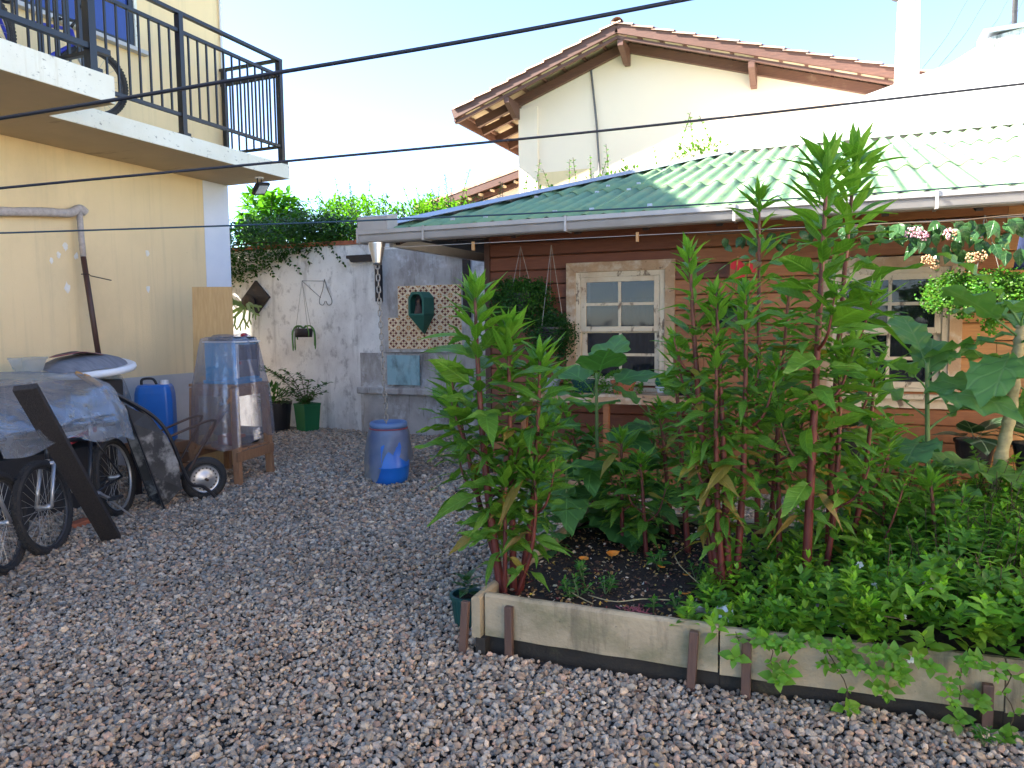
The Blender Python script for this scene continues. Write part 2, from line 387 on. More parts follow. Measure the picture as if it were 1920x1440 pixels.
MT['flower_pink'] = pm('pink_petal', (0.62, 0.28, 0.36), (0.72, 0.5, 0.52), 20, rough=0.7, rand=0.1)
MT['flower_dry'] = pm('dry_petal', (0.42, 0.22, 0.10), (0.5, 0.32, 0.18), 20, rough=0.8)
MT['flower_violet'] = pm('violet_petal', (0.36, 0.22, 0.60), (0.6, 0.48, 0.74), 20, rough=0.7)
MT['flower_white'] = pm('white_petal', (0.72, 0.72, 0.66), (0.62, 0.62, 0.56), 20, rough=0.7)
MT['flower_red'] = pm('red_spathe', (0.65, 0.05, 0.06), (0.55, 0.04, 0.06), 6, rough=0.25)
MT['orange'] = pm('orange_peel', (0.65, 0.20, 0.02), (0.6, 0.26, 0.03), 12, rough=0.55)
MT['hill'] = pm('far_hill_green', (0.09, 0.15, 0.12), (0.06, 0.11, 0.09), 0.2, rough=1.0)
MT['leaf_amaranth'] = leafmat('amaranth_leaf', (0.075, 0.19, 0.020), (0.135, 0.29, 0.032), 0.36, veins=0.30, vscale=26, yellow=0.25)
MT['leaf_young'] = leafmat('young_amaranth_leaf', (0.12, 0.29, 0.028), (0.18, 0.37, 0.04), 0.40, veins=0.28, vscale=26)
MT['leaf_collard'] = leafmat('collard_leaf', (0.085, 0.22, 0.07), (0.17, 0.34, 0.075), 0.36, veins=0.34, vein_c=(0.26, 0.38, 0.18), vscale=13, rough=0.5)
MT['leaf_broad'] = leafmat('broad_leaf', (0.05, 0.15, 0.04), (0.10, 0.26, 0.055), 0.33, veins=0.4, vscale=12, rough=0.5)
MT['leaf_heart'] = leafmat('heart_leaf', (0.030, 0.09, 0.028), (0.05, 0.13, 0.035), 0.2, veins=0.45, vscale=9, rough=0.28, yellow=0.3)
MT['leaf_caladium'] = leafmat('veined_leaf', (0.02, 0.055, 0.025), (0.03, 0.075, 0.03), 0.2, veins=0.85, vscale=6, vein_c=(0.32, 0.42, 0.26), rough=0.35)
MT['leaf_pale'] = leafmat('pale_grey_green_leaf', (0.16, 0.24, 0.09), (0.20, 0.28, 0.11), 0.25, veins=0)
MT['foliage'] = leafmat('small_foliage', (0.062, 0.175, 0.030), (0.068, 0.185, 0.030), 0.42, attr=True, veins=0)

# ------------------------------------------------------------------ mesh helpers
ORG = {}

class MB:
    def __init__(self):
        self.v = []; self.f = []; self.m = []; self.c = []
    def add(self, vs_, fs_, mi=0, col=None):
        o = len(self.v)
        self.v.extend([tuple(p) for p in vs_])
        self.f.extend([tuple(i + o for i in q) for q in fs_])
        self.m.extend([mi] * len(fs_))
        if col is not None:
            self.c.extend(col if isinstance(col, list) else [col] * len(vs_))
        return self
    def box(self, x0, y0, z0, x1, y1, z1, mi=0):
        p = [(x, y, z) for z in (z0, z1) for y in (y0, y1) for x in (x0, x1)]
        return self.add(p, [(0, 2, 3, 1), (4, 5, 7, 6), (0, 1, 5, 4), (2, 6, 7, 3), (0, 4, 6, 2), (1, 3, 7, 5)], mi)
    def bar(self, p, q, w, h, upv=(0, 0, 1), mi=0, w2=None, h2=None):
        p, q = V(p), V(q); d = (q - p).normalized(); s = d.cross(V(upv))
        if s.length < 1e-4:
            s = d.cross(V((1, 0, 0)))
        s.normalize(); t = s.cross(d)
        w2 = w if w2 is None else w2; h2 = h if h2 is None else h2
        pts = []
        for (c, ww, hh) in ((p, w, h), (q, w2, h2)):
            for (a, b) in ((-1, -1), (1, -1), (1, 1), (-1, 1)):
                pts.append(c + s * (a * ww / 2) + t * (b * hh / 2))
        return self.add(pts, [(0, 1, 2, 3), (7, 6, 5, 4), (0, 4, 5, 1), (1, 5, 6, 2), (2, 6, 7, 3), (3, 7, 4, 0)], mi)
    def tube(self, path, r, n=8, cap=True, mi=0, col=None):
        path = [V(p) for p in path]; k = len(path)
        rs = r if isinstance(r, (list, tuple)) else [r] * k
        pts = []; cc = []
        prev = None
        for i, p in enumerate(path):
            d = (path[min(i + 1, k - 1)] - path[max(i - 1, 0)]).normalized()
            if prev is None:
                a = d.cross(V((0, 0, 1)))
                if a.length < 0.05:
                    a = d.cross(V((1, 0, 0)))
            else:
                a = prev - d * prev.dot(d)
            a.normalize(); prev = a; b = d.cross(a)
            for j in range(n):
                t = 2 * math.pi * j / n
                pts.append(p + (a * math.cos(t) + b * math.sin(t)) * rs[i])
                if col is not None:
                    cc.append(col[i] if isinstance(col, list) else col)
        fs_ = []
        for i in range(k - 1):
            for j in range(n):
                fs_.append((i * n + j, i * n + (j + 1) % n, (i + 1) * n + (j + 1) % n, (i + 1) * n + j))
        if cap:
            fs_.append(tuple(range(n - 1, -1, -1))); fs_.append(tuple((k - 1) * n + j for j in range(n)))
        return self.add(pts, fs_, mi, cc if col is not None else None)
    def lathe(self, prof, c=(0, 0, 0), n=24, ax=(0, 0, 1), mi=0, squash=(1, 1), close=False):
        ax = V(ax).normalized(); a = ax.cross(V((0, 0, 1)))
        if a.length < 0.05:
            a = V((1, 0, 0))
        a.normalize(); b = ax.cross(a); c = V(c); pts = []
        for (r, z) in prof:
            for j in range(n):
                t = 2 * math.pi * j / n
                pts.append(c + ax * z + a * (r * math.cos(t) * squash[0]) + b * (r * math.sin(t) * squash[1]))
        k = len(prof); fs_ = []
        for i in range(k - 1 if not close else k):
            i2 = (i + 1) % k
            for j in range(n):
                fs_.append((i * n + j, i * n + (j + 1) % n, i2 * n + (j + 1) % n, i2 * n + j))
        return self.add(pts, fs_, mi)
    def torus(self, c, ax, R_, r, n=36, m=10, mi=0, flat=1.0):
        prof = [(R_ + r * math.cos(t), r * flat * math.sin(t)) for t in [2 * math.pi * i / m for i in range(m)]]
        return self.lathe(prof, c, n, ax, mi, close=True)
    def prism(self, poly, o, u, v, w, mi=0):
        o, u, v, w = V(o), V(u), V(v), V(w); k = len(poly)
        pts = [o + u * a + v * b for a, b in poly] + [o + u * a + v * b + w for a, b in poly]
        fs_ = [tuple(range(k - 1, -1, -1)), tuple(range(k, 2 * k))]
        for i in range(k):
            j = (i + 1) % k
            fs_.append((i, j, k + j, k + i))
        return self.add(pts, fs_, mi)
    def grid(self, rows, mi=0, closed=False):
        nr = len(rows); nc = len(rows[0]); pts = [p for r_ in rows for p in r_]; fs_ = []
        for i in range(nr - 1):
            for j in range(nc if closed else nc - 1):
                j2 = (j + 1) % nc
                fs_.append((i * nc + j, i * nc + j2, (i + 1) * nc + j2, (i + 1) * nc + j))
        return self.add(pts, fs_, mi)
    def ball(self, c, r, n=8, m=6, s=(1, 1, 1), mi=0):
        pts = []; c = V(c)
        for i in range(m + 1):
            p = math.pi * i / m
            for j in range(n):
                t = 2 * math.pi * j / n
                pts.append((c.x + r * s[0] * math.sin(p) * math.cos(t), c.y + r * s[1] * math.sin(p) * math.sin(t), c.z + r * s[2] * math.cos(p)))
        fs_ = [(i * n + j, (i + 1) * n + j, (i + 1) * n + (j + 1) % n, i * n + (j + 1) % n) for i in range(m) for j in range(n)]
        return self.add(pts, fs_, mi)
    def build(self, name, mats, parent=None, smooth=False, bevel=0.0, base=None, thick=0.0):
        me = bpy.data.meshes.new(name)
        if parent is not None:
            off = ORG[parent]
        elif base is not None:
            off = V(base)
        else:
            arr = np.array(self.v)
            lo, hi = arr.min(0), arr.max(0)
            off = V(((lo[0] + hi[0]) / 2, (lo[1] + hi[1]) / 2, lo[2]))
        me.from_pydata([(x - off.x, y - off.y, z - off.z) for x, y, z in self.v], [], self.f)
        if not isinstance(mats, (list, tuple)):
            mats = [mats]
        for k in mats:
            me.materials.append(MT[k] if isinstance(k, str) else k)
        if len(mats) > 1:
            me.polygons.foreach_set('material_index', self.m)
        if self.c:
            at = me.color_attributes.new('col', 'FLOAT_COLOR', 'POINT')
            at.data.foreach_set('color', np.array([c4(c) for c in self.c], dtype=np.float32).ravel())
        if smooth:
            me.polygons.foreach_set('use_smooth', [True] * len(me.polygons))
        me.update()
        o = bpy.data.objects.new(name, me)
        COL.objects.link(o)
        if parent is not None:
            o.parent = parent
        else:
            o.location = off
        ORG[o] = off.copy()
        if bevel:
            b = o.modifiers.new('bevel', 'BEVEL'); b.width = bevel; b.segments = 2; b.limit_method = 'ANGLE'
        if thick:
            s = o.modifiers.new('thickness', 'SOLIDIFY'); s.thickness = thick
        return o

def tag(o, label=None, cat=None, group=None, kind=None):
    if label: o['label'] = label
    if cat: o['category'] = cat
    if group: o['group'] = group
    if kind: o['kind'] = kind
    return o

def thing(name, label, cat, loc=(0, 0, 0), group=None):
    e = bpy.data.objects.new(name, None)
    COL.objects.link(e)
    e.location = loc
    e.empty_display_size = 0.1
    ORG[e] = V(loc)
    return tag(e, label, cat, group)

def place(name, me, parent, mat_local):
    """a copy of a shared mesh under a parent, mat_local in the parent's frame"""
    o = bpy.data.objects.new(name, me)
    COL.objects.link(o)
    o.parent = parent
    o.matrix_basis = mat_local
    return o

def pset(name, me, parent, world_mat):
    off = ORG[parent]
    return place(name, me, parent, Matrix.Translation(-off) @ world_mat)

def smooth_path(pts, n=8):
    """Catmull-Rom through the points"""
    pts = [V(p) for p in pts]; out = []
    for i in range(len(pts) - 1):
        p0 = pts[max(i - 1, 0)]; p1 = pts[i]; p2 = pts[i + 1]; p3 = pts[min(i + 2, len(pts) - 1)]
        for k in range(n):
            t = k / n
            out.append(0.5 * ((2 * p1) + (p2 - p0) * t + (2 * p0 - 5 * p1 + 4 * p2 - p3) * t * t + (3 * p1 - p0 - 3 * p2 + p3) * t ** 3))
    out.append(pts[-1])
    return out

def frame(d, upv):
    """rotation whose +Y is d and +Z is near upv"""
    y = V(d).normalized(); x = y.cross(V(upv))
    if x.length < 1e-4:
        x = y.cross(V((1, 0, 0.1)))
    x.normalize(); z = x.cross(y)
    return Matrix(((x.x, y.x, z.x), (x.y, y.y, z.y), (x.z, y.z, z.z)))

def nz(x, y, z=0.0):
    return noise.noise(V((x, y, z)))

class Leaves:
    """many small leaves joined as one foliage mesh (numpy)"""
    def __init__(self):
        self.vv = []; self.cc = []; self.n = 0; self.ff = []
    def leaf(self, p, d, upv, L, W, col, fold=0.25, droop=0.25, narrow=0.45):
        M = frame(d, upv)
        pts = [(0, 0, 0), (W * .5, L * narrow, fold * W * .5 - droop * L * .1), (0, L * narrow, -droop * L * .12), (-W * .5, L * narrow, fold * W * .5 - droop * L * .1),
               (W * .30, L * .76, fold * W * .3 - droop * L * .35), (0, L * .76, -droop * L * .38), (-W * .30, L * .76, fold * W * .3 - droop * L * .35), (0, L, -droop * L * .75)]
        p = V(p)
        for q in pts:
            self.vv.append(p + M @ V(q)); self.cc.append(col)
        o = self.n
        self.ff += [(o, o + 1, o + 2), (o, o + 2, o + 3), (o + 1, o + 4, o + 5, o + 2), (o + 2, o + 5, o + 6, o + 3), (o + 4, o + 7, o + 5), (o + 5, o + 7, o + 6)]
        self.n += 8
    def chip(self, p, d, upv, L, W, col):
        """a tiny four-cornered leaflet"""
        M = frame(d, upv); p = V(p)
        for q in ((0, 0, 0), (W * .5, L * .5, W * .12), (0, L, -L * .1), (-W * .5, L * .5, W * .12)):
            self.vv.append(p + M @ V(q)); self.cc.append(col)
        o = self.n
        self.ff += [(o, o + 1, o + 2), (o, o + 2, o + 3)]
        self.n += 4
    def build(self, name, mat, parent=None, kind=None):
        b = MB(); b.v = [tuple(v) for v in self.vv]; b.f = self.ff; b.m = [0] * len(self.ff); b.c = self.cc
        o = b.build(name, mat, parent, smooth=True)
        if kind: o['kind'] = kind
        return o

def rdir(lo=-1.0, hi=1.0):
    a = random.uniform(0, 2 * math.pi); z = random.uniform(lo, hi); s = math.sqrt(max(0, 1 - z * z))
    return V((math.cos(a) * s, math.sin(a) * s, z))

def jit(c, v=0.25, w=0.1):
    k = random.uniform(1 - v, 1 + v)
    return (c[0] * k * random.uniform(1 - w, 1 + w), c[1] * k, c[2] * k * random.uniform(1 - w, 1 + w))

# ================================================================== GROUND
g = MB()
g.grid([[(x, y, 0.0) for x in (-600, -40, 40, 600)] for y in (-600, -40, 40, 600)])
tag(g.build('ground', 'ground', base=(0, 0, 0)), kind='structure')

def in_view(x, y, margin):
    """loose test that a point of the yard floor is near the field of view"""
    d = -x * math.sin(PSI) + y * math.cos(PSI)
    s = x * math.cos(PSI) + y * math.sin(PSI)
    return d > 1.6 and abs(s) < d * 0.69 + margin

def make_gravel():
    ico = [(0, 0, -1), (.72, -.53, -.45), (-.28, -.85, -.45), (-.89, 0, -.45), (-.28, .85, -.45), (.72, .53, -.45),
           (.28, -.85, .45), (-.72, -.53, .45), (-.72, .53, .45), (.28, .85, .45), (.89, 0, .45), (0, 0, 1)]
    icf = [(0, 1, 2), (1, 0, 5), (0, 2, 3), (0, 3, 4), (0, 4, 5), (1, 5, 10), (2, 1, 6), (3, 2, 7), (4, 3, 8), (5, 4, 9),
           (1, 10, 6), (2, 6, 7), (3, 7, 8), (4, 8, 9), (5, 9, 10), (6, 10, 11), (7, 6, 11), (8, 7, 11), (9, 8, 11), (10, 9, 11)]
    icf = icf[5:]                       # undersides are never seen
    base = np.array(ico); fc = np.array(icf)
    P = []; S = []
    def fill(step, size, dmin, dmax, margin):
        y = 1.2
        while y < 9.5:
            x = -7.5
            while x < 3.2:
                d = -x * math.sin(PSI) + y * math.cos(PSI)
                if dmin <= d < dmax and in_view(x, y, margin):
                    px = x + random.uniform(-.5, .5) * step; py = y + random.uniform(-.5, .5) * step
                    if not (px > -1.56 + (py - 3.1) * -0.01 and 3.24 + 0.05 * px < py < 5.05) and not (py > 7.12 and px > -3.2) and py < 9.38:
                        P.append((px, py)); S.append(size * random.choice((0.6, 0.75, 0.9, 1.0, 1.0, 1.15, 1.35)))
                x += step
            y += step
    fill(0.0174, 0.0122, 1.5, 4.2, 0.5)
    fill(0.0212, 0.0146, 4.2, 6.6, 0.4)
    fill(0.0295, 0.0185, 6.6, 12.5, 0.5)
    P = np.array(P); S = np.array(S); n = len(P)
    k = 12
    q = rng.normal(size=(n, 4)); q /= np.linalg.norm(q, axis=1)[:, None]
    w, x, y, z = q.T
    Rm = np.stack([1 - 2 * (y * y + z * z), 2 * (x * y - z * w), 2 * (x * z + y * w), 2 * (x * y + z * w), 1 - 2 * (x * x + z * z), 2 * (y * z - x * w),
                   2 * (x * z - y * w), 2 * (y * z + x * w), 1 - 2 * (x * x + y * y)], axis=1).reshape(n, 3, 3)
    sc = rng.uniform(0.55, 1.35, size=(n, 1, 3)) * np.array([1.1, 1.1, 0.85])
    vv = base[None] * sc * rng.uniform(0.68, 1.22, size=(n, k, 1))
    # only yaw and a modest tilt so that the missing undersides stay below
    yaw = rng.uniform(0, 2 * np.pi, n); tx = rng.normal(0, 0.35, n); ty = rng.normal(0, 0.35, n)
    cy, sy = np.cos(yaw), np.sin(yaw); Z = np.zeros(n); O = np.ones(n)
    Rz = np.stack([cy, -sy, Z, sy, cy, Z, Z, Z, O], 1).reshape(n, 3, 3)
    Rx = np.stack([O, Z, Z, Z, np.cos(tx), -np.sin(tx), Z, np.sin(tx), np.cos(tx)], 1).reshape(n, 3, 3)
    Ry = np.stack([np.cos(ty), Z, np.sin(ty), Z, O, Z, -np.sin(ty), Z, np.cos(ty)], 1).reshape(n, 3, 3)
    Rm = Rx @ Ry @ Rz
    vv = np.einsum('nij,nkj->nki', Rm, vv) * S[:, None, None]
    und = 0.010 * np.sin(P[:, 0] * 2.1 + 1.0) * np.cos(P[:, 1] * 1.7) + 0.006 * np.sin(P[:, 0] * 7.3) * np.sin(P[:, 1] * 6.1)
    vv[:, :, 0] += P[:, None, 0]; vv[:, :, 1] += P[:, None, 1]
    vv[:, :, 2] += (S * 0.35 + und + 0.010 + rng.uniform(-0.010, 0.014, n))[:, None]
    ff = (fc[None] + (np.arange(n) * k)[:, None, None]).reshape(-1, 3)
    pal = np.array([(.30, .265, .235), (.25, .24, .23), (.36, .28, .22), (.34, .24, .19), (.21, .215, .215), (.42, .37, .32), (.24, .19, .155), (.33, .295, .25), (.38, .31, .24), (.17, .155, .145), (.29, .27, .245), (.26, .25, .235)])
    cs = pal[rng.integers(0, len(pal), n)] * rng.uniform(0.72, 1.55, size=(n, 1))
    big = np.sin(P[:, 0] * 1.3 + 2 * np.sin(P[:, 1] * .9)) * np.sin(P[:, 1] * 1.6 + 1.5 * np.sin(P[:, 0] * .7)); cs *= (1.0 + 0.13 * big)[:, None]; cs = np.minimum(cs * np.array([1.22, 1.12, 0.98]), .75)
    me = bpy.data.meshes.new('gravel')
    me.vertices.add(n * k); me.vertices.foreach_set('co', vv.astype(np.float32).ravel())
    me.loops.add(len(ff) * 3); me.loops.foreach_set('vertex_index', ff.astype(np.int32).ravel())
    me.polygons.add(len(ff)); me.polygons.foreach_set('loop_start', np.arange(0, len(ff) * 3, 3, dtype=np.int32))
    me.update(calc_edges=True)
    at = me.color_attributes.new('col', 'FLOAT_COLOR', 'POINT')
    ca = np.ones((n, k, 4), np.float32); ca[:, :, :3] = cs[:, None, :]
    at.data.foreach_set('color', ca.ravel())
    me.materials.append(MT['gravel']); me.shade_flat()
    o = bpy.data.objects.new('gravel', me); COL.objects.link(o)
    tag(o, 'loose grey and pinkish crushed stone covering the whole yard floor', 'gravel', kind='stuff')
    print('gravel stones', n)
make_gravel()

pv = MB(); pv.grid([[(x, y, .006) for x in (2.45, 4.8)] for y in (-6, 7.05)]); tag(pv.build('bounce_paving', 'white_wall', base=(3.6, 0, 0)), kind='structure')  # out-of-view strip added to bounce warm sunlight onto bed and house
# far hill with trees, seen through the gap above the garden wall
h = MB()
rows = []
for i in range(9):
    t = i / 8
    rows.append([(-150 + 14 * j, 150 + 40 * t, -1 + (30 * math.sin(math.pi * t * 0.5) * (0.8 + 0.12 * math.sin(j * 0.9 + 1)) + 2.0 * nz(j * 1.3, i * 1.1)) * max(0, 1 - abs(j - 4) / 5)) for j in range(22)])
h.grid(rows)
tag(h.build('hill', 'hill', smooth=True), kind='structure')

# ================================================================== YELLOW HOUSE ON THE LEFT
XL = -7.4; YC = 7.85
yh = thing('yellow_house', 'yellow stuccoed house with a railed concrete balcony above its wall', 'house', (-9.5, 3, 0))
b = MB(); b.box(-13, -7, 0, XL, YC, 3.475); b.build('wall', 'yellow', yh)
b = MB(); b.box(-13, 2.2, 3.475, XL - .002, YC - .002, 6.7); w2 = b.build('wall', 'yellow', yh)
b = MB(); b.box(-13, -7, 3.475, XL - .002, 2.198, 9.6); b.build('wall', 'yellow', yh)  # unseen taller block, added to keep sun off the tall plants
b = MB(); b.box(-13.6, 2.2, 6.7, -6.6, 9.05, 6.84); b.box(-13.6, -7.6, 9.6, -6.6, 2.3, 9.75)  # the higher slab tops the added shading block
b.build('roof_slab', 'slab', yh)
b = MB(); b.box(XL + .001, 7.42, 0, XL + .006, YC + .004, 3.473); b.box(XL - .2, YC + .001, 0, XL + .006, YC + .006, 3.473)
b.build('corner_strip', 'white_paint', yh)
b = MB(); b.box(XL + .001, -2, 0, XL + .010, 7.418, 1.03); b.build('dado', 'grey_paint', yh)
# spackle spots on the wall
for (py, pz, s) in ((5.49, 2.46, .045), (5.41, 2.37, .036), (5.61, 2.37, .04), (5.33, 2.30, .033), (5.49, 2.03, .06), (6.52, 2.48, .042), (6.51, 2.06, .045)):
    b = MB(); k = 17
    pts = [(XL + .004, py + s * .75 * math.cos(2 * math.pi * i / k) * random.uniform(.5, 1.1), pz + s * 1.1 * math.sin(2 * math.pi * i / k) * random.uniform(.5, 1.1)) for i in range(k)]
    b.add([(XL + .006, py, pz)] + pts, [(0, 1 + i, 1 + (i + 1) % k) for i in range(k)])
    b.build('spackle_patch', 'spackle', yh)
# balcony
ZS, ZT = 3.475, 3.655; ZN = 3.70
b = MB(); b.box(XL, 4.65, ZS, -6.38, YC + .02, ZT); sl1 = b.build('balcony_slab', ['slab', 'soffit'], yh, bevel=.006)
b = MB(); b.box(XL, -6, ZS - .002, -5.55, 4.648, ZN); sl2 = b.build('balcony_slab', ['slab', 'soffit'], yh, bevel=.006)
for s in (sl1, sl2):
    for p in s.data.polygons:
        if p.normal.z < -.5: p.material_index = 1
def baluster_mesh(hh, nm):
    b_ = MB(); b_.box(-.009, -.009, 0, .009, .009, hh)
    me = bpy.data.meshes.new(nm); me.from_pydata(b_.v, [], b_.f); me.materials.append(MT['black_metal']); return me
bal_me = baluster_mesh(0.87, 'baluster')
XR = -6.44
rail = MB()
for z, w_, h_ in ((4.94, .055, .035), (4.75, .04, .035), (3.875, .04, .035)):
    rail.box(XR - w_ / 2, 4.3, z - h_ / 2, XR + w_ / 2, 7.84, z + h_ / 2)
for z, w_ in ((4.94, .05), (4.75, .035), (3.875, .035)):
    rail.box(XL + .012, 7.80 - w_ / 2, z - .016, XR - .03, 7.80 + w_ / 2, z + .016)
for y in (6.22, 7.80):
    rail.box(XR - .035, y - .028, ZT, XR + .035, y + .028, 4.922)
    rail.box(XR - .06, y - .05, ZT, XR + .06, y + .05, ZT + .03)
rail.box(XL + .03, 7.78, ZT, XL + .09, 7.83, 4.95)
rr = rail.build('railing', 'black_metal', yh)
y = 4.42
while y < 7.74:
    if abs(y - 6.22) > .05: pset('baluster', bal_me, rr, Matrix.Translation((XR, y, 3.88)))
    y += .128
x = XL + .16
while x < XR - .06:
    pset('baluster', bal_me, rr, Matrix.Translation((x, 7.80, 3.88))); x += .12
rail = MB(); XN = -5.62
for z, w_, h_ in ((4.94, .055, .035), (4.75, .04, .035), (3.90, .055, .045)):
    rail.box(XN - w_ / 2, -5, z - h_ / 2, XN + w_ / 2, 4.66, z + h_ / 2)
for z in (4.94, 4.75, 3.90):
    rail.box(XR + .04, 4.56, z - .016, XN - .04, 4.60, z + .016)
for y in (4.49, 2.9, 1.3):
    rail.box(XN - .038, y - .032, ZN, XN + .038, y + .032, 4.922)
    rail.box(XN - .065, y - .055, ZN, XN + .065, y + .055, ZN + .03)
rr = rail.build('railing', 'black_metal', yh)
y = 4.40
while y > 2.4:
    if abs(y - 2.9) > .05: pset('baluster', bal_me, rr, Matrix.Translation((XN, y, 3.88)))
    y -= .128
for x in (-5.75, -5.87, -5.99, -6.11, -6.23, -6.35):
    pset('baluster', bal_me, rr, Matrix.Translation((x, 4.58, 3.90)))
# window above the balcony
b = MB(); b.box(XL - .001, 5.15, 4.79, XL + .035, 5.20, 6.2); b.box(XL - .001, 6.40, 4.79, XL + .035, 6.46, 6.2); b.box(XL - .001, 5.2, 4.79, XL + .03, 6.40, 4.84); b.box(XL - .001, 5.2, 6.15, XL + .03, 6.40, 6.2)
b.box(XL + .0, 5.78, 4.84, XL + .03, 5.82, 6.15)
wf = b.build('window', 'black_metal', yh)
for (a, c) in ((5.20, 5.78), (5.82, 6.40)):
    b = MB(); b.box(XL + .004, a + .001, 4.841, XL + .012, c - .001, 6.149); b.build('pane', 'blue_glass', wf)
b = MB(); b.box(XL - .001, 5.05, 4.745, XL + .09, 6.62, 4.788); b.build('sill', 'grey_paint', wf)
b = MB(); b.box(XL - .002, 6.462, 4.79, XL + .05, 6.50, 6.2); b.build('reveal', 'slab', wf)
b = MB(); b.tube([(XL + .03, YC - .03, 3.66), (XL + .03, YC - .03, 6.6)], .018, 8); b.build('conduit', 'white_plastic', yh)

# floodlight hung under the balcony
fl = thing('floodlight', 'small black floodlight hanging under the far end of the balcony', 'lamp', (-6.62, 7.58, 3.2))
b = MB(); b.lathe([(0, 3.472), (.055, 3.472), (.055, 3.455), (0, 3.455)], (-6.62, 7.58, 0), 16); b.build('ceiling_rose', 'white_plastic', fl)
b = MB(); b.tube([(-6.62, 7.545, 3.455), (-6.62, 7.545, 3.37), (-6.60, 7.50, 3.33)], .007, 6); b.tube([(-6.62, 7.615, 3.455), (-6.62, 7.615, 3.37), (-6.60, 7.66, 3.33)], .007, 6); b.build('bracket', 'black_metal', fl)
b = MB(); A = V((-6.60, 7.58, 3.33)); ly = V((-.12, 1, .18)).normalized(); ln = V((.62, -.35, -.55)).normalized(); lw = ly.cross(ln).normalized(); ln = lw.cross(ly)
if ln.z > 0: ln = -ln
def orient(bld, c, ax, hs, mi=0):
    pts = [c + ax[0] * (sx * hs[0]) + ax[1] * (sy * hs[1]) + ax[2] * (sz * hs[2]) for sz in (-1, 1) for sy in (-1, 1) for sx in (-1, 1)]
    bld.add(pts, [(0, 2, 3, 1), (4, 5, 7, 6), (0, 1, 5, 4), (2, 6, 7, 3), (0, 4, 6, 2), (1, 3, 7, 5)], mi)
orient(b, A, (ly, lw, ln), (.125, .085, .018)); orient(b, A - ln * .03, (ly, lw, ln), (.09, .055, .02)); b.build('housing', 'black_metal', fl, bevel=.004)
b = MB(); orient(b, A + ln * .02, (ly, lw, ln), (.095, .058, .003)); b.build('lens', 'lamp_glass', fl)

# ================================================================== GARDEN WALL AT THE BACK
YB = 9.4
gw = thing('garden_wall', 'weathered white garden wall with a red brick coping at the back', 'wall', (-6.5, YB, 0))
rows = []
b = MB(); b.box(-12, YB, 0, -2.9, YB + .16, 2.80); b.build('wall_body', 'dirty_wall', gw)
b = MB()
rows = []
for i in range(15):
    z = 1.20 * i / 14; rows.append([(-6.42 + 3.4 * j / 30, YB - .012 - (.06 + .03 * nz(j * .5, i * .6)) * (1 if z < .72 else .25) * (0.2 if j == 0 else 1), z) for j in range(31)])
b.grid(rows); b.build('rough_plinth', 'grimy_wall', gw, smooth=True)
b = MB(); b.box(-6.06, YB - .010, 1.19, -4.55, YB - .001, 2.70); b.build('plaster_panel', 'grimy_wall', gw)
b = MB(); b.box(-5.90, YB - .10, .74, -5.36, YB - .085, 1.17); b.build('turquoise_patch', 'turquoise', gw)
b = MB(); b.box(-6.4, YB - .17, .60, -4.5, YB - .05, .70); b.build('ledge', 'grimy_wall', gw, bevel=.02)
# brick coping, one brick at a time
bm_ = MB(); bm_.box(-.112, -.105, 0, .112, .105, .058)
brick_me = bpy.data.meshes.new('brick'); brick_me.from_pydata(bm_.v, [], bm_.f); brick_me.materials.append(MT['terracotta'])
x = -9.6
while x < -4.2:
    pset('brick', brick_me, gw, Matrix.Translation((x, YB + .075 + random.uniform(-.004, .004), 2.802 + random.uniform(0, .005))) @ Matrix.Rotation(random.uniform(-.02, .02), 4, 'Z'))
    x += .232
# patterned tiles: five shapes of colour on each, flat glazed print on a real tile
def tile_mesh():
    b_ = MB(); s = .168; h_ = .0
    b_.box(0, .004, 0, s, .014, s, 0)
    def poly(p, mi): b_.add([(x * s, .0035, z * s) for x, z in p], [tuple(range(len(p)))], mi)
    q = .5
    for k in range(4):
        def r(p):
            out = []
            for (x, z) in p:
                x -= .5; z -= .5
                for _ in range(k): x, z = -z, x
                out.append((x + .5, z + .5))
            return out
        poly(r([(.5, .07), (.66, .23), (.5, .39), (.34, .23)]), 2)
        poly(r([(.02, .02), (.26, .02), (.02, .26)]), 1)
        poly(r([(.20, .20), (.32, .26), (.38, .38), (.26, .32)]), 1)
    poly([(.41, .41), (.59, .41), (.59, .59), (.41, .59)], 3)
    me = bpy.data.meshes.new('patterned_tile'); me.from_pydata(b_.v, [], b_.f)
    for k in ('tile_cream', 'tile_ochre', 'tile_maroon', 'tile_sand'): me.materials.append(MT[k])
    me.polygons.foreach_set('material_index', b_.m); return me
tme = tile_mesh()
for r_ in range(6):
    for c_ in range(7):
        if r_ >= 3 and c_ < (1 if r_ < 5 else 1): continue
        if r_ == 5 and c_ < 1: continue
        pset('tile', tme, gw, Matrix.Translation((-5.915 + c_ * .1715, YB - .026 + random.uniform(0, .002), 1.262 + r_ * .1715 * .88)) @ Matrix.Diagonal((1, 1, .88, 1)))
b = MB(); b.box(-5.95, YB - .06, 1.215, -4.6, YB - .011, 1.25); b.build('tile_ledge', 'grimy_wall', gw)

# green shrine box hung on the tiles
sh = thing('wall_shrine', 'green pointed niche box with an arched opening hung on the patterned tiles', 'niche', (-5.42, YB - .2, 1.2))
def P3(x, y, z): return (x, y, z)
zt, zb, zm = 2.10, 1.50, 1.66
cx0 = -5.31; yf = YB - .25; yb_ = YB - .014
fr = [(-.165, zm), (.165, zm), (.165, 1.98), (.09, 2.09), (-.09, 2.09), (-.165, 1.98)]
op = [(-.125, zm + .03), (.125, zm + .03), (.125, 1.94), (.10, 2.0), (.05, 2.045), (-.05, 2.045), (-.10, 2.0), (-.125, 1.94)]
b = MB()
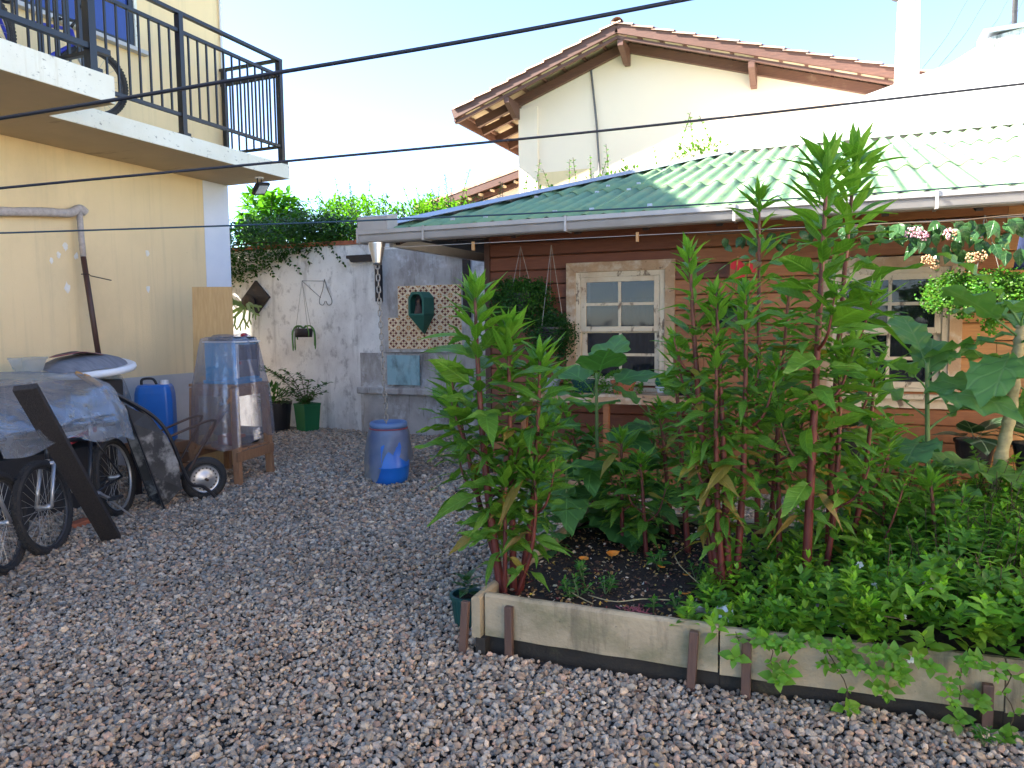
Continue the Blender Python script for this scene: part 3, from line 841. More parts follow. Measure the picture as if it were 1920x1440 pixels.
# face ring round the opening
k = 12
def around(poly, n):
    out = []; pts = poly + [poly[0]]; L = [0]
    for i in range(len(poly)): L.append(L[-1] + math.dist(pts[i], pts[i + 1]))
    for i in range(n):
        s = L[-1] * i / n
        for j in range(len(poly)):
            if L[j] <= s <= L[j + 1]:
                t = (s - L[j]) / (L[j + 1] - L[j]); out.append((pts[j][0] + (pts[j + 1][0] - pts[j][0]) * t, pts[j][1] + (pts[j + 1][1] - pts[j][1]) * t)); break
    return out
SH = .76
def shz(z): return 1.80 + (z - 1.74) * SH
fr = [(x * SH, shz(z)) for x, z in fr]; op = [(x * SH, shz(z)) for x, z in op]; zm = shz(zm)
n_ = 48
fo = around(fr, n_); oo = around(op, n_)
bw = 1.28
ring = [[(cx0 + x * bw, yb_, zm + (z - zm) * 1.02) for x, z in fo], [(cx0 + x, yf, z) for x, z in fo], [(cx0 + x, yf, z) for x, z in oo], [(cx0 + x, yf + .14, z) for x, z in oo]]
b.grid(ring, closed=True)
# pointed bottom
tip = (cx0 + .02, YB - .10, shz(1.33))
bot = [(cx0 - .165 * SH, yf, zm), (cx0 + .165 * SH, yf, zm), (cx0 + .165 * SH * bw, yb_, zm), (cx0 - .165 * SH * bw, yb_, zm)]
b.add(bot + [tip, (cx0, yb_, shz(1.30))], [(0, 4, 1), (1, 4, 2), (4, 5, 2), (0, 3, 4), (3, 5, 4)])
b.build('box', 'niche_green', sh)
b = MB(); b.add([(cx0 + x, yf + .14, z) for x, z in oo], [tuple(range(n_))]); b.build('back_panel', 'interior', sh)
b = MB()
b.lathe([(.085, 0), (.09, .04), (.075, .055), (.08, .09), (.06, .10), (.062, .14), (.035, .16), (.045, .20), (.04, .25), (.0, .29)], (cx0, yf + .075, zm + .024), 14)
fg = b.build('figurine', 'figurine', None, smooth=True)
fg.scale = (.72, .72, .72); tag(fg, 'small brown clay figure sitting inside the green niche box', 'figurine')

# dark posts and carved beam ends that frame the tiled part of the wall
pf = thing('timber_surround', 'dark carved beam ends on posts framing the tiled wall panel', 'frame', (-5.4, YB, 0))
b = MB(); b.box(-6.08, YB - .09, 1.95, -6.00, YB - .001, 2.60); b.build('post', 'dark_wood', pf)
b = MB(); b.box(-4.66, YB - .09, 1.7, -4.57, YB - .012, 2.66); b.build('post', 'dark_wood', pf)
prof = [(-.52, .10), (-.52, .055), (-.47, .045), (-.44, 0), (.02, 0), (.02, .10)]
b = MB(); b.prism(prof, (-6.02, YB - .14, 2.53), (1, 0, 0), (0, 0, 1), (0, .08, 0)); b.build('beam_end', 'dark_wood', pf, bevel=.005)
b = MB(); b.prism([(-.30, .10), (-.30, .055), (-.25, .045), (-.22, 0), (.08, 0), (.08, .10)], (-4.66, YB - .15, 2.56), (1, 0, 0), (0, 0, 1), (0, .08, 0)); b.build('beam_end', 'dark_wood', pf, bevel=.005)

# ================================================================== WOODEN HOUSE
YF = 7.1; XW0 = -3.23; XW1 = 3.4; ZW = 2.62
ho = thing('wooden_house', 'low plank-walled house with a green corrugated roof and two cream sash windows', 'house', (0, YF, 0))
WIN = ((-2.30, -1.42, 1.0, 2.10), (0.04, 0.92, 1.0, 2.04))
b = MB()
# backing shell with openings
xs = [XW0 + .02]
def shell(x0, x1, z0, z1): b.box(x0, YF + .045, z0, x1, YF + .12, z1)
cur = XW0 + .02
for (a, c, z0, z1) in WIN:
    shell(cur, a, 0, ZW); shell(a, c, 0, z0); shell(a, c, z1, ZW); cur = c
shell(cur, XW1, 0, ZW)
b.box(XW0 + .02, YF + .121, 0, XW0 + .1, 11.6, ZW); b.box(XW1 - .08, YF + .121, 0, XW1, 11.6, ZW)
b.box(XW0 + .1, 11.5, 0, XW1 - .08, 11.6, ZW); b.box(XW0 + .1, YF + .121, 0.02, XW1 - .08, 11.5, .06)
wl = b.build('wall', 'interior', ho)
PW = .143
nrow = int(ZW / PW) + 1
for i in range(nrow):
    z0 = i * PW + .004; z1 = min((i + 1) * PW - .003, ZW + .05)
    segs = [(XW0 + .002, XW1)]
    for (a, c, wz0, wz1) in WIN:
        if z1 > wz0 and z0 < wz1:
            ns = []
            for (p, q) in segs:
                if p < a < q: ns += [(p, a), (c, q)]
                else: ns.append((p, q))
            segs = ns
    out = []
    for (p, q) in segs:
        cuts = [p] + [c for c in (random.uniform(-1.3, -.7), random.uniform(1.0, 1.4)) if p + .3 < c < q - .3] + [q]
        if len(cuts) > 2: out += [(cuts[k] + (.0015 if k else 0), cuts[k + 1] - .0015) for k in range(len(cuts) - 1)]
        else: out.append((p, q))
    for (p, q) in out:
        b = MB(); dy = random.uniform(-.003, .003)
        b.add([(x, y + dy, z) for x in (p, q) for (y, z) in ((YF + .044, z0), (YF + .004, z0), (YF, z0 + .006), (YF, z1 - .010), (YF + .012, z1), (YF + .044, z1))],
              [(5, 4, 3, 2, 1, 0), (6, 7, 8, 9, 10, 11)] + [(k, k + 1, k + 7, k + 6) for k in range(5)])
        cxm = (p + q) / 2 + random.uniform(-.35, .35) - (i - 9) * .07; pl = b.build('plank', 'plank_shaded' if cxm < -1.55 else ('plank' if cxm < .9 else 'plank_sunlit'), wl)  # light and shade in the tone: darker left and higher up, paler right
b = MB(); b.box(XW0 - .06, YF - .02, 0, XW0 - .001, YF + .10, ZW); b.build('corner_post', 'trim_brown', ho)
for i in range(nrow):
    z0 = i * PW + .004; z1 = min((i + 1) * PW - .003, ZW)
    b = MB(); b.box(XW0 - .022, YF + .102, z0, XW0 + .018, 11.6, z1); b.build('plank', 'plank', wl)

def sash_window(par, x0, x1, z0, z1, seedv):
    """a double-hung window: casing, two sashes of four panes"""
    c = .095
    b = MB()
    y0 = YF - .035
    b.prism([(x0 - c, z1 + c), (x1 + c, z1 + c), (x1, z1), (x0, z1)], (0, y0, 0), (1, 0, 0), (0, 0, 1), (0, .034, 0))
    cas = b.build('window', 'frame_wood', par, bevel=.004)
    for s in (-1, 1):
        xa = x0 if s < 0 else x1
        b = MB(); b.prism([(xa, z0 - .02), (xa + s * c, z0 - .02), (xa + s * c, z1 + c), (xa, z1)], (0, y0 + .0015, 0), (1, 0, 0), (0, 0, 1), (0, .034, 0)); b.build('casing', 'frame_wood', cas, bevel=.004)
    b = MB(); b.box(x0 - c - .03, y0 - .05, z0 - .06, x1 + c + .03, YF - .001, z0 - .021); b.build('sill', 'peel', cas, bevel=.004)
    b = MB(); b.box(x0 - c, y0 + .004, z0 - .14, x1 + c, YF - .001, z0 - .061); b.build('apron', 'peel', cas, bevel=.004)
    # jamb liner
    b = MB(); b.box(x0, YF - .02, z0, x0 + .05, YF + .1, z1); b.box(x1 - .05, YF - .02, z0, x1, YF + .1, z1); b.box(x0 + .05, YF - .018, z1 - .05, x1 - .05, YF + .1, z1); b.box(x0 + .05, YF - .018, z0, x1 - .05, YF + .1, z0 + .03)
    b.build('jamb', 'peel', cas, bevel=.003)
    zm_ = (z0 + z1) / 2 - .01
    for (za, zb2, yy) in ((zm_ - .02, z1 - .05, YF - .012), (z0 + .03, zm_ + .015, YF + .024)):
        xa, xb = x0 + .052, x1 - .052; t = .052
        b = MB()
        b.box(xa, yy, za, xa + t, yy + .034, zb2); b.box(xb - t, yy, za, xb, yy + .034, zb2)
        b.box(xa + t, yy + .001, za, xb - t, yy + .033, za + t * .95); b.box(xa + t, yy + .001, zb2 - t * .95, xb - t, yy + .033, zb2)
        xm = (xa + xb) / 2; zz = (za + zb2) / 2
        b.box(xm - .014, yy + .004, za + t * .95, xm + .014, yy + .030, zb2 - t * .95)
        b.box(xa + t, yy + .006, zz - .014, xm - .014, yy + .028, zz + .014); b.box(xm + .014, yy + .006, zz - .014, xb - t, yy + .028, zz + .014)
        b.build('sash', 'peel', cas, bevel=.003)
        for (pa, pb) in ((xa + t, xm - .014), (xm + .014, xb - t)):
            for (qa, qb) in ((za + t * .95, zz - .014), (zz + .014, zb2 - t * .95)):
                b = MB(); b.box(pa + .0005, yy + .014, qa + .0005, pb - .0005, yy + .018, qb - .0005); b.build('pane', 'pane', cas)
    # curtain inside
    b = MB(); rows = []
    for (ca, cb, zt_, zb_) in ((x0 + .38, x1 - .12, z1 - .25, z0),):
        for i in range(2): rows.append([(ca + (cb - ca) * j / 30, YF + .22 + .02 * math.sin(j * 1.3 + seedv), zt_ if i == 0 else zb_) for j in range(31)])
    b.grid(rows); b.build('curtain', 'dark_panel', cas, smooth=True)
for i, (a, c, z0, z1) in enumerate(WIN):
    sash_window(ho, a, c, z0, z1, i * 2.0)

# roof: plane rising away from the eave, left side cut by the hip
YE, ZE, TAN = 6.42, 2.54, math.tan(R(16))
HA = V((-4.12, 6.42, 0)); HB = V((-1.40, 12.1, 0)); YR = 12.1
def roof_z(y): return ZE + (y - YE) * TAN
def hip_y(x): return HA.y + (x - HA.x) * (HB.y - HA.y) / (HB.x - HA.x)
b = MB()
b.prism([(HA.x, YE + .05), (XW1 + .4, YE + .05), (XW1 + .4, YR), (HB.x, YR)], (0, 0, 0), (1, 0, 0), (0, 1, 0), (0, 0, .001))
b.v = [(x, y, roof_z(y) - .075 + (z - .0) * 20) for x, y, z in b.v]
roof = b.build('roof', 'dark_wood', ho)
PITCHW, AMP = .177, .024
x = HA.x; ncol = 0
while x < XW1 + .3:
    x1 = x + 6 * PITCHW
    for ci, (ya, yb2) in enumerate(((YE - .03, 8.35), (8.2, 10.25), (10.1, YR))):
        cols = []
        for j in range(6 * 8 + 3):
            xx = x + (j - 1) * PITCHW / 8
            yt = min(yb2, hip_y(xx)) if xx < HB.x else yb2
            if yt <= ya + .01:
                cols.append(None); continue
            zz = AMP * math.cos(2 * math.pi * (xx - HA.x) / PITCHW)
            lift = .010 * ci + (.004 if j == 0 else 0) + .004 * (ncol % 2)
            cols.append([(xx, ya + (yt - ya) * k / 3, roof_z(ya + (yt - ya) * k / 3) + zz + lift + .006 * nz(xx * .8, k * 1.3 + ci)) for k in range(4)])
        cols = [c for c in cols if c]
        if len(cols) < 3: continue
        b = MB(); b.grid(cols); b.build('roof_sheet', 'roof_green', roof, smooth=True, thick=.006)
        for (fx, fy) in ((.5, .12), (3.5, .12), (.5, .82), (4.5, .82)):
            bx = x + fx * PITCHW * 2 // 1 if False else HA.x + (round((x - HA.x) / PITCHW + fx)) * PITCHW
            by = ya + (yb2 - ya) * fy
            if by < hip_y(bx) - .1 or bx > HB.x:
                bb = MB(); bb.box(bx - .02, by - .012, roof_z(by) + AMP + .010 * ci, bx + .02, by + .012, roof_z(by) + AMP + .022 + .01 * ci); bb.build('bolt', 'zinc', roof)
    x = x1; ncol += 1
# hip capping, hip back slope, ridge capping
hd = (HB - HA).normalized(); hn = V((hd.y, -hd.x, 0))
b = MB()
rows = []
for t in (0, .33, .66, 1):
    p = HA.lerp(HB, t); p.z = roof_z(p.y)
    rows.append([p + hn * .15 + V((0, 0, .035)), p + hn * .02 + V((0, 0, .075)), p - hn * .12 + V((0, 0, .03)), p - hn * .13 + V((0, 0, -.08))])
b.grid(rows); b.build('hip_cap', 'zinc', roof, thick=.004)
b = MB(); b.add([(HA.x, HA.y, ZE - .02), (HB.x, YR, roof_z(YR) - .02), (HA.x, YR, ZE - .02)], [(0, 1, 2)]); b.build('hip_slope', 'roof_green', roof); b = MB(); b.add([(HA.x, HA.y, ZE - .06), (HB.x, YR, roof_z(YR) - .09), (HA.x, YR, ZE - .06)], [(0, 2, 1)]); b.build('hip_soffit', 'dark_wood', roof)
b = MB(); b.bar((HB.x, YR + .05, roof_z(YR) + .05), (XW1 + .5, YR + .05, roof_z(YR) + .05), .30, .05, mi=0); b.build('ridge_cap', 'white_wall', roof)
# gutter
GY = 6.36
gp = [(.07, 0), (-.045, 0), (-.06, .012), (-.075, .062), (-.062, .072), (-.085, .080), (-.085, .118), (-.078, .118), (-.076, .086), (-.05, .076), (-.065, .062), (-.05, .016), (.064, .008), (.064, .11), (.07, .11)]
b = MB(); b.prism(gp, (-4.28, GY, 2.415), (0, 1, 0), (0, 0, 1), (XW1 + .4 + 4.28, 0, 0)); gt = b.build('gutter', 'gutter', ho)
b = MB(); b.box(-4.30, GY - .09, 2.41, -4.282, GY + .09, 2.56); b.build('end_cap', 'gutter', gt)
b = MB(); b.prism([(-.09, 0), (.10, 0), (.10, .17), (-.09, .13)], (-4.28, GY, 2.53), (0, 1, 0), (0, 0, 1), (.34, 0, 0))
b.build('corner_cover', 'gutter', gt)
x = -3.55
while x < 3.3:
    b = MB(); b.box(x - .011, GY - .094, 2.405, x + .011, GY - .0875, 2.54); b.box(x - .011, GY - .0874, 2.405, x + .011, GY + .07, 2.411); b.build('hanger', 'gutter', gt); x += 1.42
b = MB(); b.lathe([(.085, 2.414), (.085, 2.40), (.045, 2.22), (.045, 2.20), (.040, 2.20), (.040, 2.22), (.08, 2.40)], (-4.12, GY, 0), 18); b.build('funnel', 'steel', gt, smooth=True)
# eave timbers
b = MB(); b.box(-4.1, GY + .08, 2.43, XW1 + .3, GY + .105, 2.53); b.build('fascia', 'dark_wood', ho)
b = MB(); b.bar((-4.02, GY + .11, 2.43), (-3.96, 9.36, 2.43), .05, .10); b.build('side_beam', 'gutter', ho)
x = -3.95
while x < XW1 + .2:
    b = MB(); b.bar((x, GY + .106, 2.44), (x, YF + .04, 2.44 + .74 * TAN), .05, .09); b.build('rafter', 'dark_wood', ho); x += .62
b = MB(); b.bar((-4.0, 6.55, 2.46), (-3.25, 7.12, 2.50), .04, .05); b.bar((-3.98, 8.9, 2.46), (-3.26, 7.2, 2.40), .04, .05); b.build('brace', 'dark_wood', ho)

yw = thing('bounce_wall', 'unseen cream wall added right of the wooden house for warm bounce light', 'wall', (4.8, 2.5, 0)); yw['kind'] = 'thing'  # added outside the view; sunlit, it throws warm light into the yard
b = MB(); b.box(4.8, -6, 0, 5.0, 7.0, 3.4); b.build('wall_body', 'cream_wall', yw)
b = MB(); b.box(4.75, -6.02, 3.401, 5.05, 7.02, 3.46); b.build('coping', 'terracotta', yw)

# ================================================================== WHITE NEIGHBOUR BEHIND, FLUE, GABLED HOUSES
YN = 12.45
def unp(u, v, y):
    d = fw + cr * ((u - 960) / 1400) - cu * ((v - 720) / 1400); return V((0, 0, 1.6)) + d * (y / d.y)
wn_ = thing('white_outbuilding', 'blank white rendered outbuilding with a sloping parapet behind the green roof', 'building', (1.5, YN, 0))
b = MB(); b.prism([(-1.6, 0), (8, 0), (8, 5.62), (2.45, 5.55), (2.0, 5.47), (1.8, 5.38), (1.5, 5.21), (.97, 5.06), (.2, 4.85), (-.8, 4.50), (-1.6, 4.25)], (0, YN, 0), (1, 0, 0), (0, 0, 1), (0, 4.5, 0)); b.build('wall', 'white_wall', wn_)
b = MB(); b.prism([(1.86, 5.42), (2.0, 5.50), (2.45, 5.58), (8, 5.66), (8, 5.0), (3, 4.75), (2.5, 4.85), (2.1, 5.05)], (0, YN - .012, 0), (1, 0, 0), (0, 0, 1), (0, .5, 0)); b.build('stained_parapet', 'stain_wall', wn_)
b = MB(); b.bar((1.9, YN + .35, 5.58), (8, YN + .35, 5.74), .8, .06); b.build('coping', 'zinc', wn_)
b = MB(); b.box(-1.5, YN - .03, roof_z(YR) + .09, 8, YN - .001, roof_z(YR) + .20); b.build('flashing', 'zinc', wn_)
fu = thing('flue', 'white round flue pipe with a metal rain cap beside the sloping parapet', 'chimney', (1.0, YN + .35, 4.6))
b = MB(); b.lathe([(.24, 4.6), (.23, 5.0), (.165, 5.12), (.155, 5.9), (.15, 6.30), (.14, 6.30), (.14, 5.9)], (1.0, YN + .35, 0), 20); b.build('pipe', 'white_wall', fu, smooth=False)
b = MB(); b.lathe([(0, 6.52), (.25, 6.40), (.25, 6.37), (.08, 6.44)], (1.0, YN + .35, 0), 20); b.build('rain_cap', 'iron', fu)
for a in (0, 2.1, 4.2):
    b = MB(); b.tube([(1.0 + .145 * math.cos(a), YN + .35 + .145 * math.sin(a), 6.22), (1.0 + .145 * math.cos(a), YN + .35 + .145 * math.sin(a), 6.43)], .008, 6); b.build('strut', 'iron', fu)
ps = MB(); ps.tube([(2.32, YN + .3, 5.55), (2.32, YN + .3, 8.5)], .035, 10); tag(ps.build('mast', 'iron', smooth=True), 'bare grey metal mast rising from the stained parapet', 'pole')

YG = 14.0
gh = thing('gabled_house', 'cream gabled house with wide timber eaves and a weathered tile roof', 'house', (-3.0, YG, 0))
RX, RZ = -3.57, 6.92
SL, SR = .345, .310
XE0, XE1 = -6.85, 1.9
b = MB(); b.prism([(-5.65, 0), (1.2, 0), (1.2, RZ - .32 - (1.2 - RX) * SR), (RX, RZ - .32), (-5.65, RZ - .32 - (RX + 5.65) * SL)], (0, YG, 0), (1, 0, 0), (0, 0, 1), (0, 7, 0)); b.build('wall', 'cream_wall', gh)
b = MB(); b.box(-5.70, YG - .05, 0, -5.30, YG - .001, RZ - .32 - (RX + 5.65) * SL - .06); b.build('pilaster', 'cream_wall', gh)
b = MB(); b.box(-5.28, YG - .03, 0, -4.25, YG - .002, 4.55); b.build('wall_base', 'yellow', gh)
def slope_pt(s, t, y, dz=0.0):
    """s=-1 left, +1 right; t = metres out from the ridge"""
    return V((RX + s * t, y, RZ - t * (SL if s < 0 else SR) + dz))
y0g = YG - .62
roofp = None
for s, L, S_ in ((-1, RX - XE0, SL), (1, XE1 - RX, SR)):
    b = MB(); b.add([slope_pt(s, 0, y0g + .05, -.06), slope_pt(s, L, y0g + .05, -.06), slope_pt(s, L, YG + 7, -.06), slope_pt(s, 0, YG + 7, -.06)], [(0, 1, 2, 3)])
    rp = b.build('roof', 'lining', gh, thick=.02)
    n_ = int(L / .36)
    # tiles along the verge and the courses behind them
    bt = MB(); rows = []
    for i in range(5): rows.append([(math.sin(math.pi * i / 4 - math.pi / 2) * .10, k * .40, .05 * math.cos(math.pi * i / 4 - math.pi / 2)) for k in range(2)])
    bt.grid(rows)
    tm = bpy.data.meshes.new('roof_tile'); tm.from_pydata(bt.v, [], bt.f); tm.materials.append(MT['roof_tile'])
    for i in range(n_ + 1):
        t = min(L - .02, i * .36 + .30)
        for j in range(4):
            p = slope_pt(s, t, y0g + .04 + j * .2, -.01)
            d = (slope_pt(s, 0, 0) - slope_pt(s, 1, 0)).normalized()
            Mx = Matrix.Translation(p) @ frame(d, (0, 0, 1)).to_4x4() @ Matrix.Rotation(-.08, 4, 'X')
            pset('roof_tile', tm, rp, Mx)
    b = MB(); b.add([slope_pt(s, 0, y0g + .8, .03), slope_pt(s, L, y0g + .8, .03), slope_pt(s, L, YG + 7, .03), slope_pt(s, 0, YG + 7, .03)], [(0, 1, 2, 3)]); b.build('tiled_slope', 'roof_tile', rp, thick=.03)
    upn = (0, 1, 0)
    b = MB(); b.bar(slope_pt(s, 0, y0g, -.085), slope_pt(s, L, y0g, -.085), .05, .19, upv=V((s * S_, 0, 1))); b.build('barge_board', 'roof_wood', rp)
    b = MB(); b.bar(slope_pt(s, 0.0, y0g + .06, -.24), slope_pt(s, L - .02, y0g + .06, -.24), .07, .05, upv=V((s * S_, 0, 1))); b.build('barge_batten', 'roof_wood', rp)
    b = MB(); b.bar(slope_pt(s, 0.08, YG - .06, -.25), slope_pt(s, L - .25, YG - .06, -.25), .09, .16, upv=V((s * S_, 0, 1))); b.build('wall_rafter', 'roof_wood', rp)
    i = .35
    while i < L:
        b = MB(); b.bar(slope_pt(s, i, y0g + .03, -.11), slope_pt(s, i, YG + 3, -.11), .05, .05); b.build('batten', 'roof_wood', rp); i += .40
    if s < 0:
        for yy in (YG + .5, YG + 1.2, YG + 1.9, YG + 2.6):
            b = MB(); b.bar(slope_pt(s, 1.9, yy, -.22), slope_pt(s, L - .12, yy, -.22), .07, .14, upv=V((s * S_, 0, 1))); b.build('rafter_tail', 'roof_wood', rp)
        b = MB(); b.bar(slope_pt(s, L - .04, y0g, -.14), slope_pt(s, L - .04, YG + 6, -.14), .04, .20); b.build('fascia', 'roof_wood', rp)
    for t in ((2.15,) if s < 0 else (0.06, 2.3, 4.6)):
        b = MB(); p = slope_pt(s, t, 0, 0); b.prism([(0, 0), (.56, 0), (.56, -.30), (.40, -.30), (0, -.10)], (p.x - .05, y0g + .03, p.z - .27), (0, 1, 0), (0, 0, 1), (.10, 0, 0)); b.build('bracket', 'roof_wood', rp)
for k in range(14):
    b = MB(); yy = y0g + k * .4; b.lathe([(.12, 0), (.13, .42)], (RX, yy, RZ - .02), 12, (0, 1, 0)); b.build('ridge_tile', 'roof_tile', gh)
b = MB(); pp = unp(1108, 128, YG - .03); qq = unp(1125, 330, YG - .03); b.tube([pp, pp.lerp(qq, .5) + V((.02, 0, 0)), qq], .02, 6); b.build('drop_cable', 'iron', gh)

g3 = thing('far_gabled_house', 'small distant house gable with brown eaves behind the hip of the green roof', 'house', (-8.2, 18, 0))
b = MB(); b.prism([(-9.75, 0), (-5, 0), (-5, 4.6), (-7.2, 5.15), (-9.75, 4.45)], (0, 18, 0), (1, 0, 0), (0, 0, 1), (0, 5, 0)); b.build('wall', 'cream_wall', g3)
b = MB(); b.bar((-10.2, 17.7, 4.62), (-7.2, 17.7, 5.36), .06, .16); b.bar((-7.2, 17.7, 5.36), (-4.6, 17.7, 4.75), .06, .16); b.bar((-10.1, 17.95, 4.52), (-7.3, 17.95, 5.18), .07, .12); b.build('barge_board', 'roof_wood', g3)
b = MB(); b.add([(-10.25, 17.66, 4.70), (-7.2, 17.66, 5.46), (-7.2, 23, 5.46), (-10.25, 23, 4.70)], [(0, 1, 2, 3)]); b.add([(-7.2, 17.66, 5.46), (-4.5, 17.66, 4.80), (-4.5, 23, 4.80), (-7.2, 23, 5.46)], [(0, 1, 2, 3)]); b.build('roof', 'roof_tile', g3, thick=-.07)
b = MB()
for i in range(9): b.bar((-10.0 + i * .33, 17.72, 4.55 + i * .08), (-10.0 + i * .33, 19, 4.55 + i * .08), .05, .05)
b.build('battens', 'lining', g3)
gw['kind'] = 'thing'; pf['kind'] = 'thing'

# ================================================================== CABLES
def cam_pt(u, v, depth):
    return V((0, 0, 1.6)) + (fw + cr * ((u - 960) / 1400) - cu * ((v - 720) / 1400)) * depth
def cable(name, pts, r, mat, label, cat='cable'):
    b_ = MB(); b_.tube(smooth_path(pts, 10), r, 6)
    return tag(b_.build(name, mat, smooth=True), label, cat)
cable('power_cable', [cam_pt(-420, 285, 3.6), cam_pt(0, 222, 3.4), cam_pt(480, 143, 3.2), cam_pt(900, 72, 3.05), cam_pt(1300, -4, 2.95), cam_pt(1900, -120, 2.8)], .0085, 'cable', 'thick black cable slanting highest across the sky past the balcony')
cable('power_cable', [cam_pt(-420, 398, 3.5), cam_pt(0, 353, 3.6), cam_pt(540, 302, 3.7), cam_pt(1150, 243, 3.8), cam_pt(1920, 157, 3.9), cam_pt(2300, 110, 4)], .0065, 'cable', 'black cable crossing in front of the cream gable and the white parapet')
cable('clothes_line', [cam_pt(-420, 447, 4.2), cam_pt(0, 437, 4.4), cam_pt(700, 413, 4.6), cam_pt(1300, 384, 4.8), cam_pt(1920, 343, 5.0), cam_pt(2300, 315, 5)], .0055, 'cable_blue', 'lowest thin dark blue line strung in front of the corrugated roof', 'line')
cable('eave_line', [(-4.05, 6.34, 2.36), (-1.5, 6.36, 2.345), (1.2, 6.38, 2.33), (3.3, 6.4, 2.35)], .003, 'line_white', 'thin pale washing line stretched just below the gutter', 'line')
for (u, lab) in ((887, 'wooden clothes peg on the pale line near the house corner'), (1195, 'wooden clothes peg on the pale line above the left sash window')):
    p = unp(u, 440, 6.35); b = MB(); b.box(p.x - .010, 6.335, 2.29, p.x - .001, 6.365, 2.37); b.box(p.x + .001, 6.335, 2.29, p.x + .010, 6.365, 2.37)
    tag(b.build('clothes_peg', 'peg'), lab, 'peg', 'clothes pegs on the washing line')
for i, (a, c) in enumerate((((1728, 130), (1820, -10)), ((1760, 125), (1855, -10)), ((1840, 70), (1890, 0)), ((1870, 70), (1925, -10)))):
    cable('sky_wire', [cam_pt(a[0], a[1], 21), cam_pt((a[0] + c[0]) / 2 + 3, (a[1] + c[1]) / 2 + 5, 23), cam_pt(c[0], c[1], 25), cam_pt(c[0] * 2 - a[0], c[1] * 2 - a[1], 29)], .009, 'iron',
          ('thin far overhead wire, leftmost of four right of the flue', 'thin far overhead wire, second from the flue', 'thin far overhead wire just left of the mast', 'thin far overhead wire passing behind the mast')[i], 'wire')

# ================================================================== RAIN CHAIN AND BLUE DRUM
DX, DY = -4.06, 6.40
dr = thing('plastic_drum', 'blue plastic drum with a dusty collar and grey sleeve catching the rain chain', 'drum', (DX, DY, 0))
b = MB(); b.lathe([(0, .012), (.155, .012), (.175, .03), (.193, .10), (.200, .185), (.203, .19), (.203, .195), (.200, .20), (.202, .40), (.198, .50), (.185, .56), (.165, .585), (.165, .60), (.155, .60), (.155, .3), (0, .28)], (DX, DY, 0), 40); b.build('body', 'blue_plastic', dr, smooth=True)
b = MB(); b.lathe([(.165, .575), (.183, .58), (.190, .60), (.188, .625), (.176, .638), (.156, .632), (.154, .60)], (DX, DY, 0), 40); b.build('collar', 'blue_dusty', dr, smooth=True)
b = MB(); b.torus((DX, DY, .572), (0, 0, 1), .188, .008, 40, 6); b.build('band', 'print_red', dr, smooth=True)
b = MB(); rows = []; n_ = 72
for i in range(10):
    t = i / 9; row = []
    for j in range(n_):
        a = 2 * math.pi * j / n_
        vd = math.cos(a - math.atan2(-DY, -DX) - .12)       # 1 towards the viewer
        notch = max(0, 1 - abs(((a - math.atan2(-DY, -DX) - .25 + math.pi) % (2 * math.pi)) - math.pi) / .62)
        lat = math.cos(a) * .92 + math.sin(a) * .39; zb_ = float(np.interp(lat, (-1, -.5, -.1, .15, .6, 1), (.12, .05, .28, .37, .29, .24))) if vd > -.1 else .2
        zb_ += .012 * math.sin(9 * a)
        z = .565 + (zb_ - .565) * t
        r_ = .205 + .010 * math.sin(7 * a + 3 * t) * t + .05 * t * max(0, -math.sin(a - math.atan2(-DY, -DX))) ** 3 + .035 * t * max(0, math.sin(a - math.atan2(-DY, -DX) - .3)) ** 4 + .004 * nz(a * 5, t * 5)
        if i == 0: r_ = .192
        row.append((DX + r_ * math.cos(a), DY + r_ * math.sin(a), z))
    rows.append(row)
b.grid(rows, closed=True); b.build('sleeve', 'net', dr, smooth=True)
rc = thing('rain_chain', 'link rain chain hanging from the gutter funnel down into the blue drum', 'chain', (-4.12, GY, .5))
lk = MB(); pts = []
for i in range(14):
    a = 2 * math.pi * i / 14; pts.append((.011 * math.cos(a), 0, .022 * math.sin(a) + (.012 if math.sin(a) > 0 else -.012)))
lk.tube(pts + [pts[0]], .0045, 5, cap=False)
lme = bpy.data.meshes.new('link'); lme.from_pydata(lk.v, [], lk.f); lme.materials.append(MT['galv'])
nl = 30
for i in range(nl):
    t = i / (nl - 1); p = V((-4.12, GY, 2.19)).lerp(V((-4.075, GY + .03, .50)), t)
    pset('link', lme, rc, Matrix.Translation(p) @ Matrix.Rotation((math.pi / 2) * (i % 2) + .5, 4, 'Z') @ Matrix.Diagonal((1.6, 1.6, 1.05, 1)))

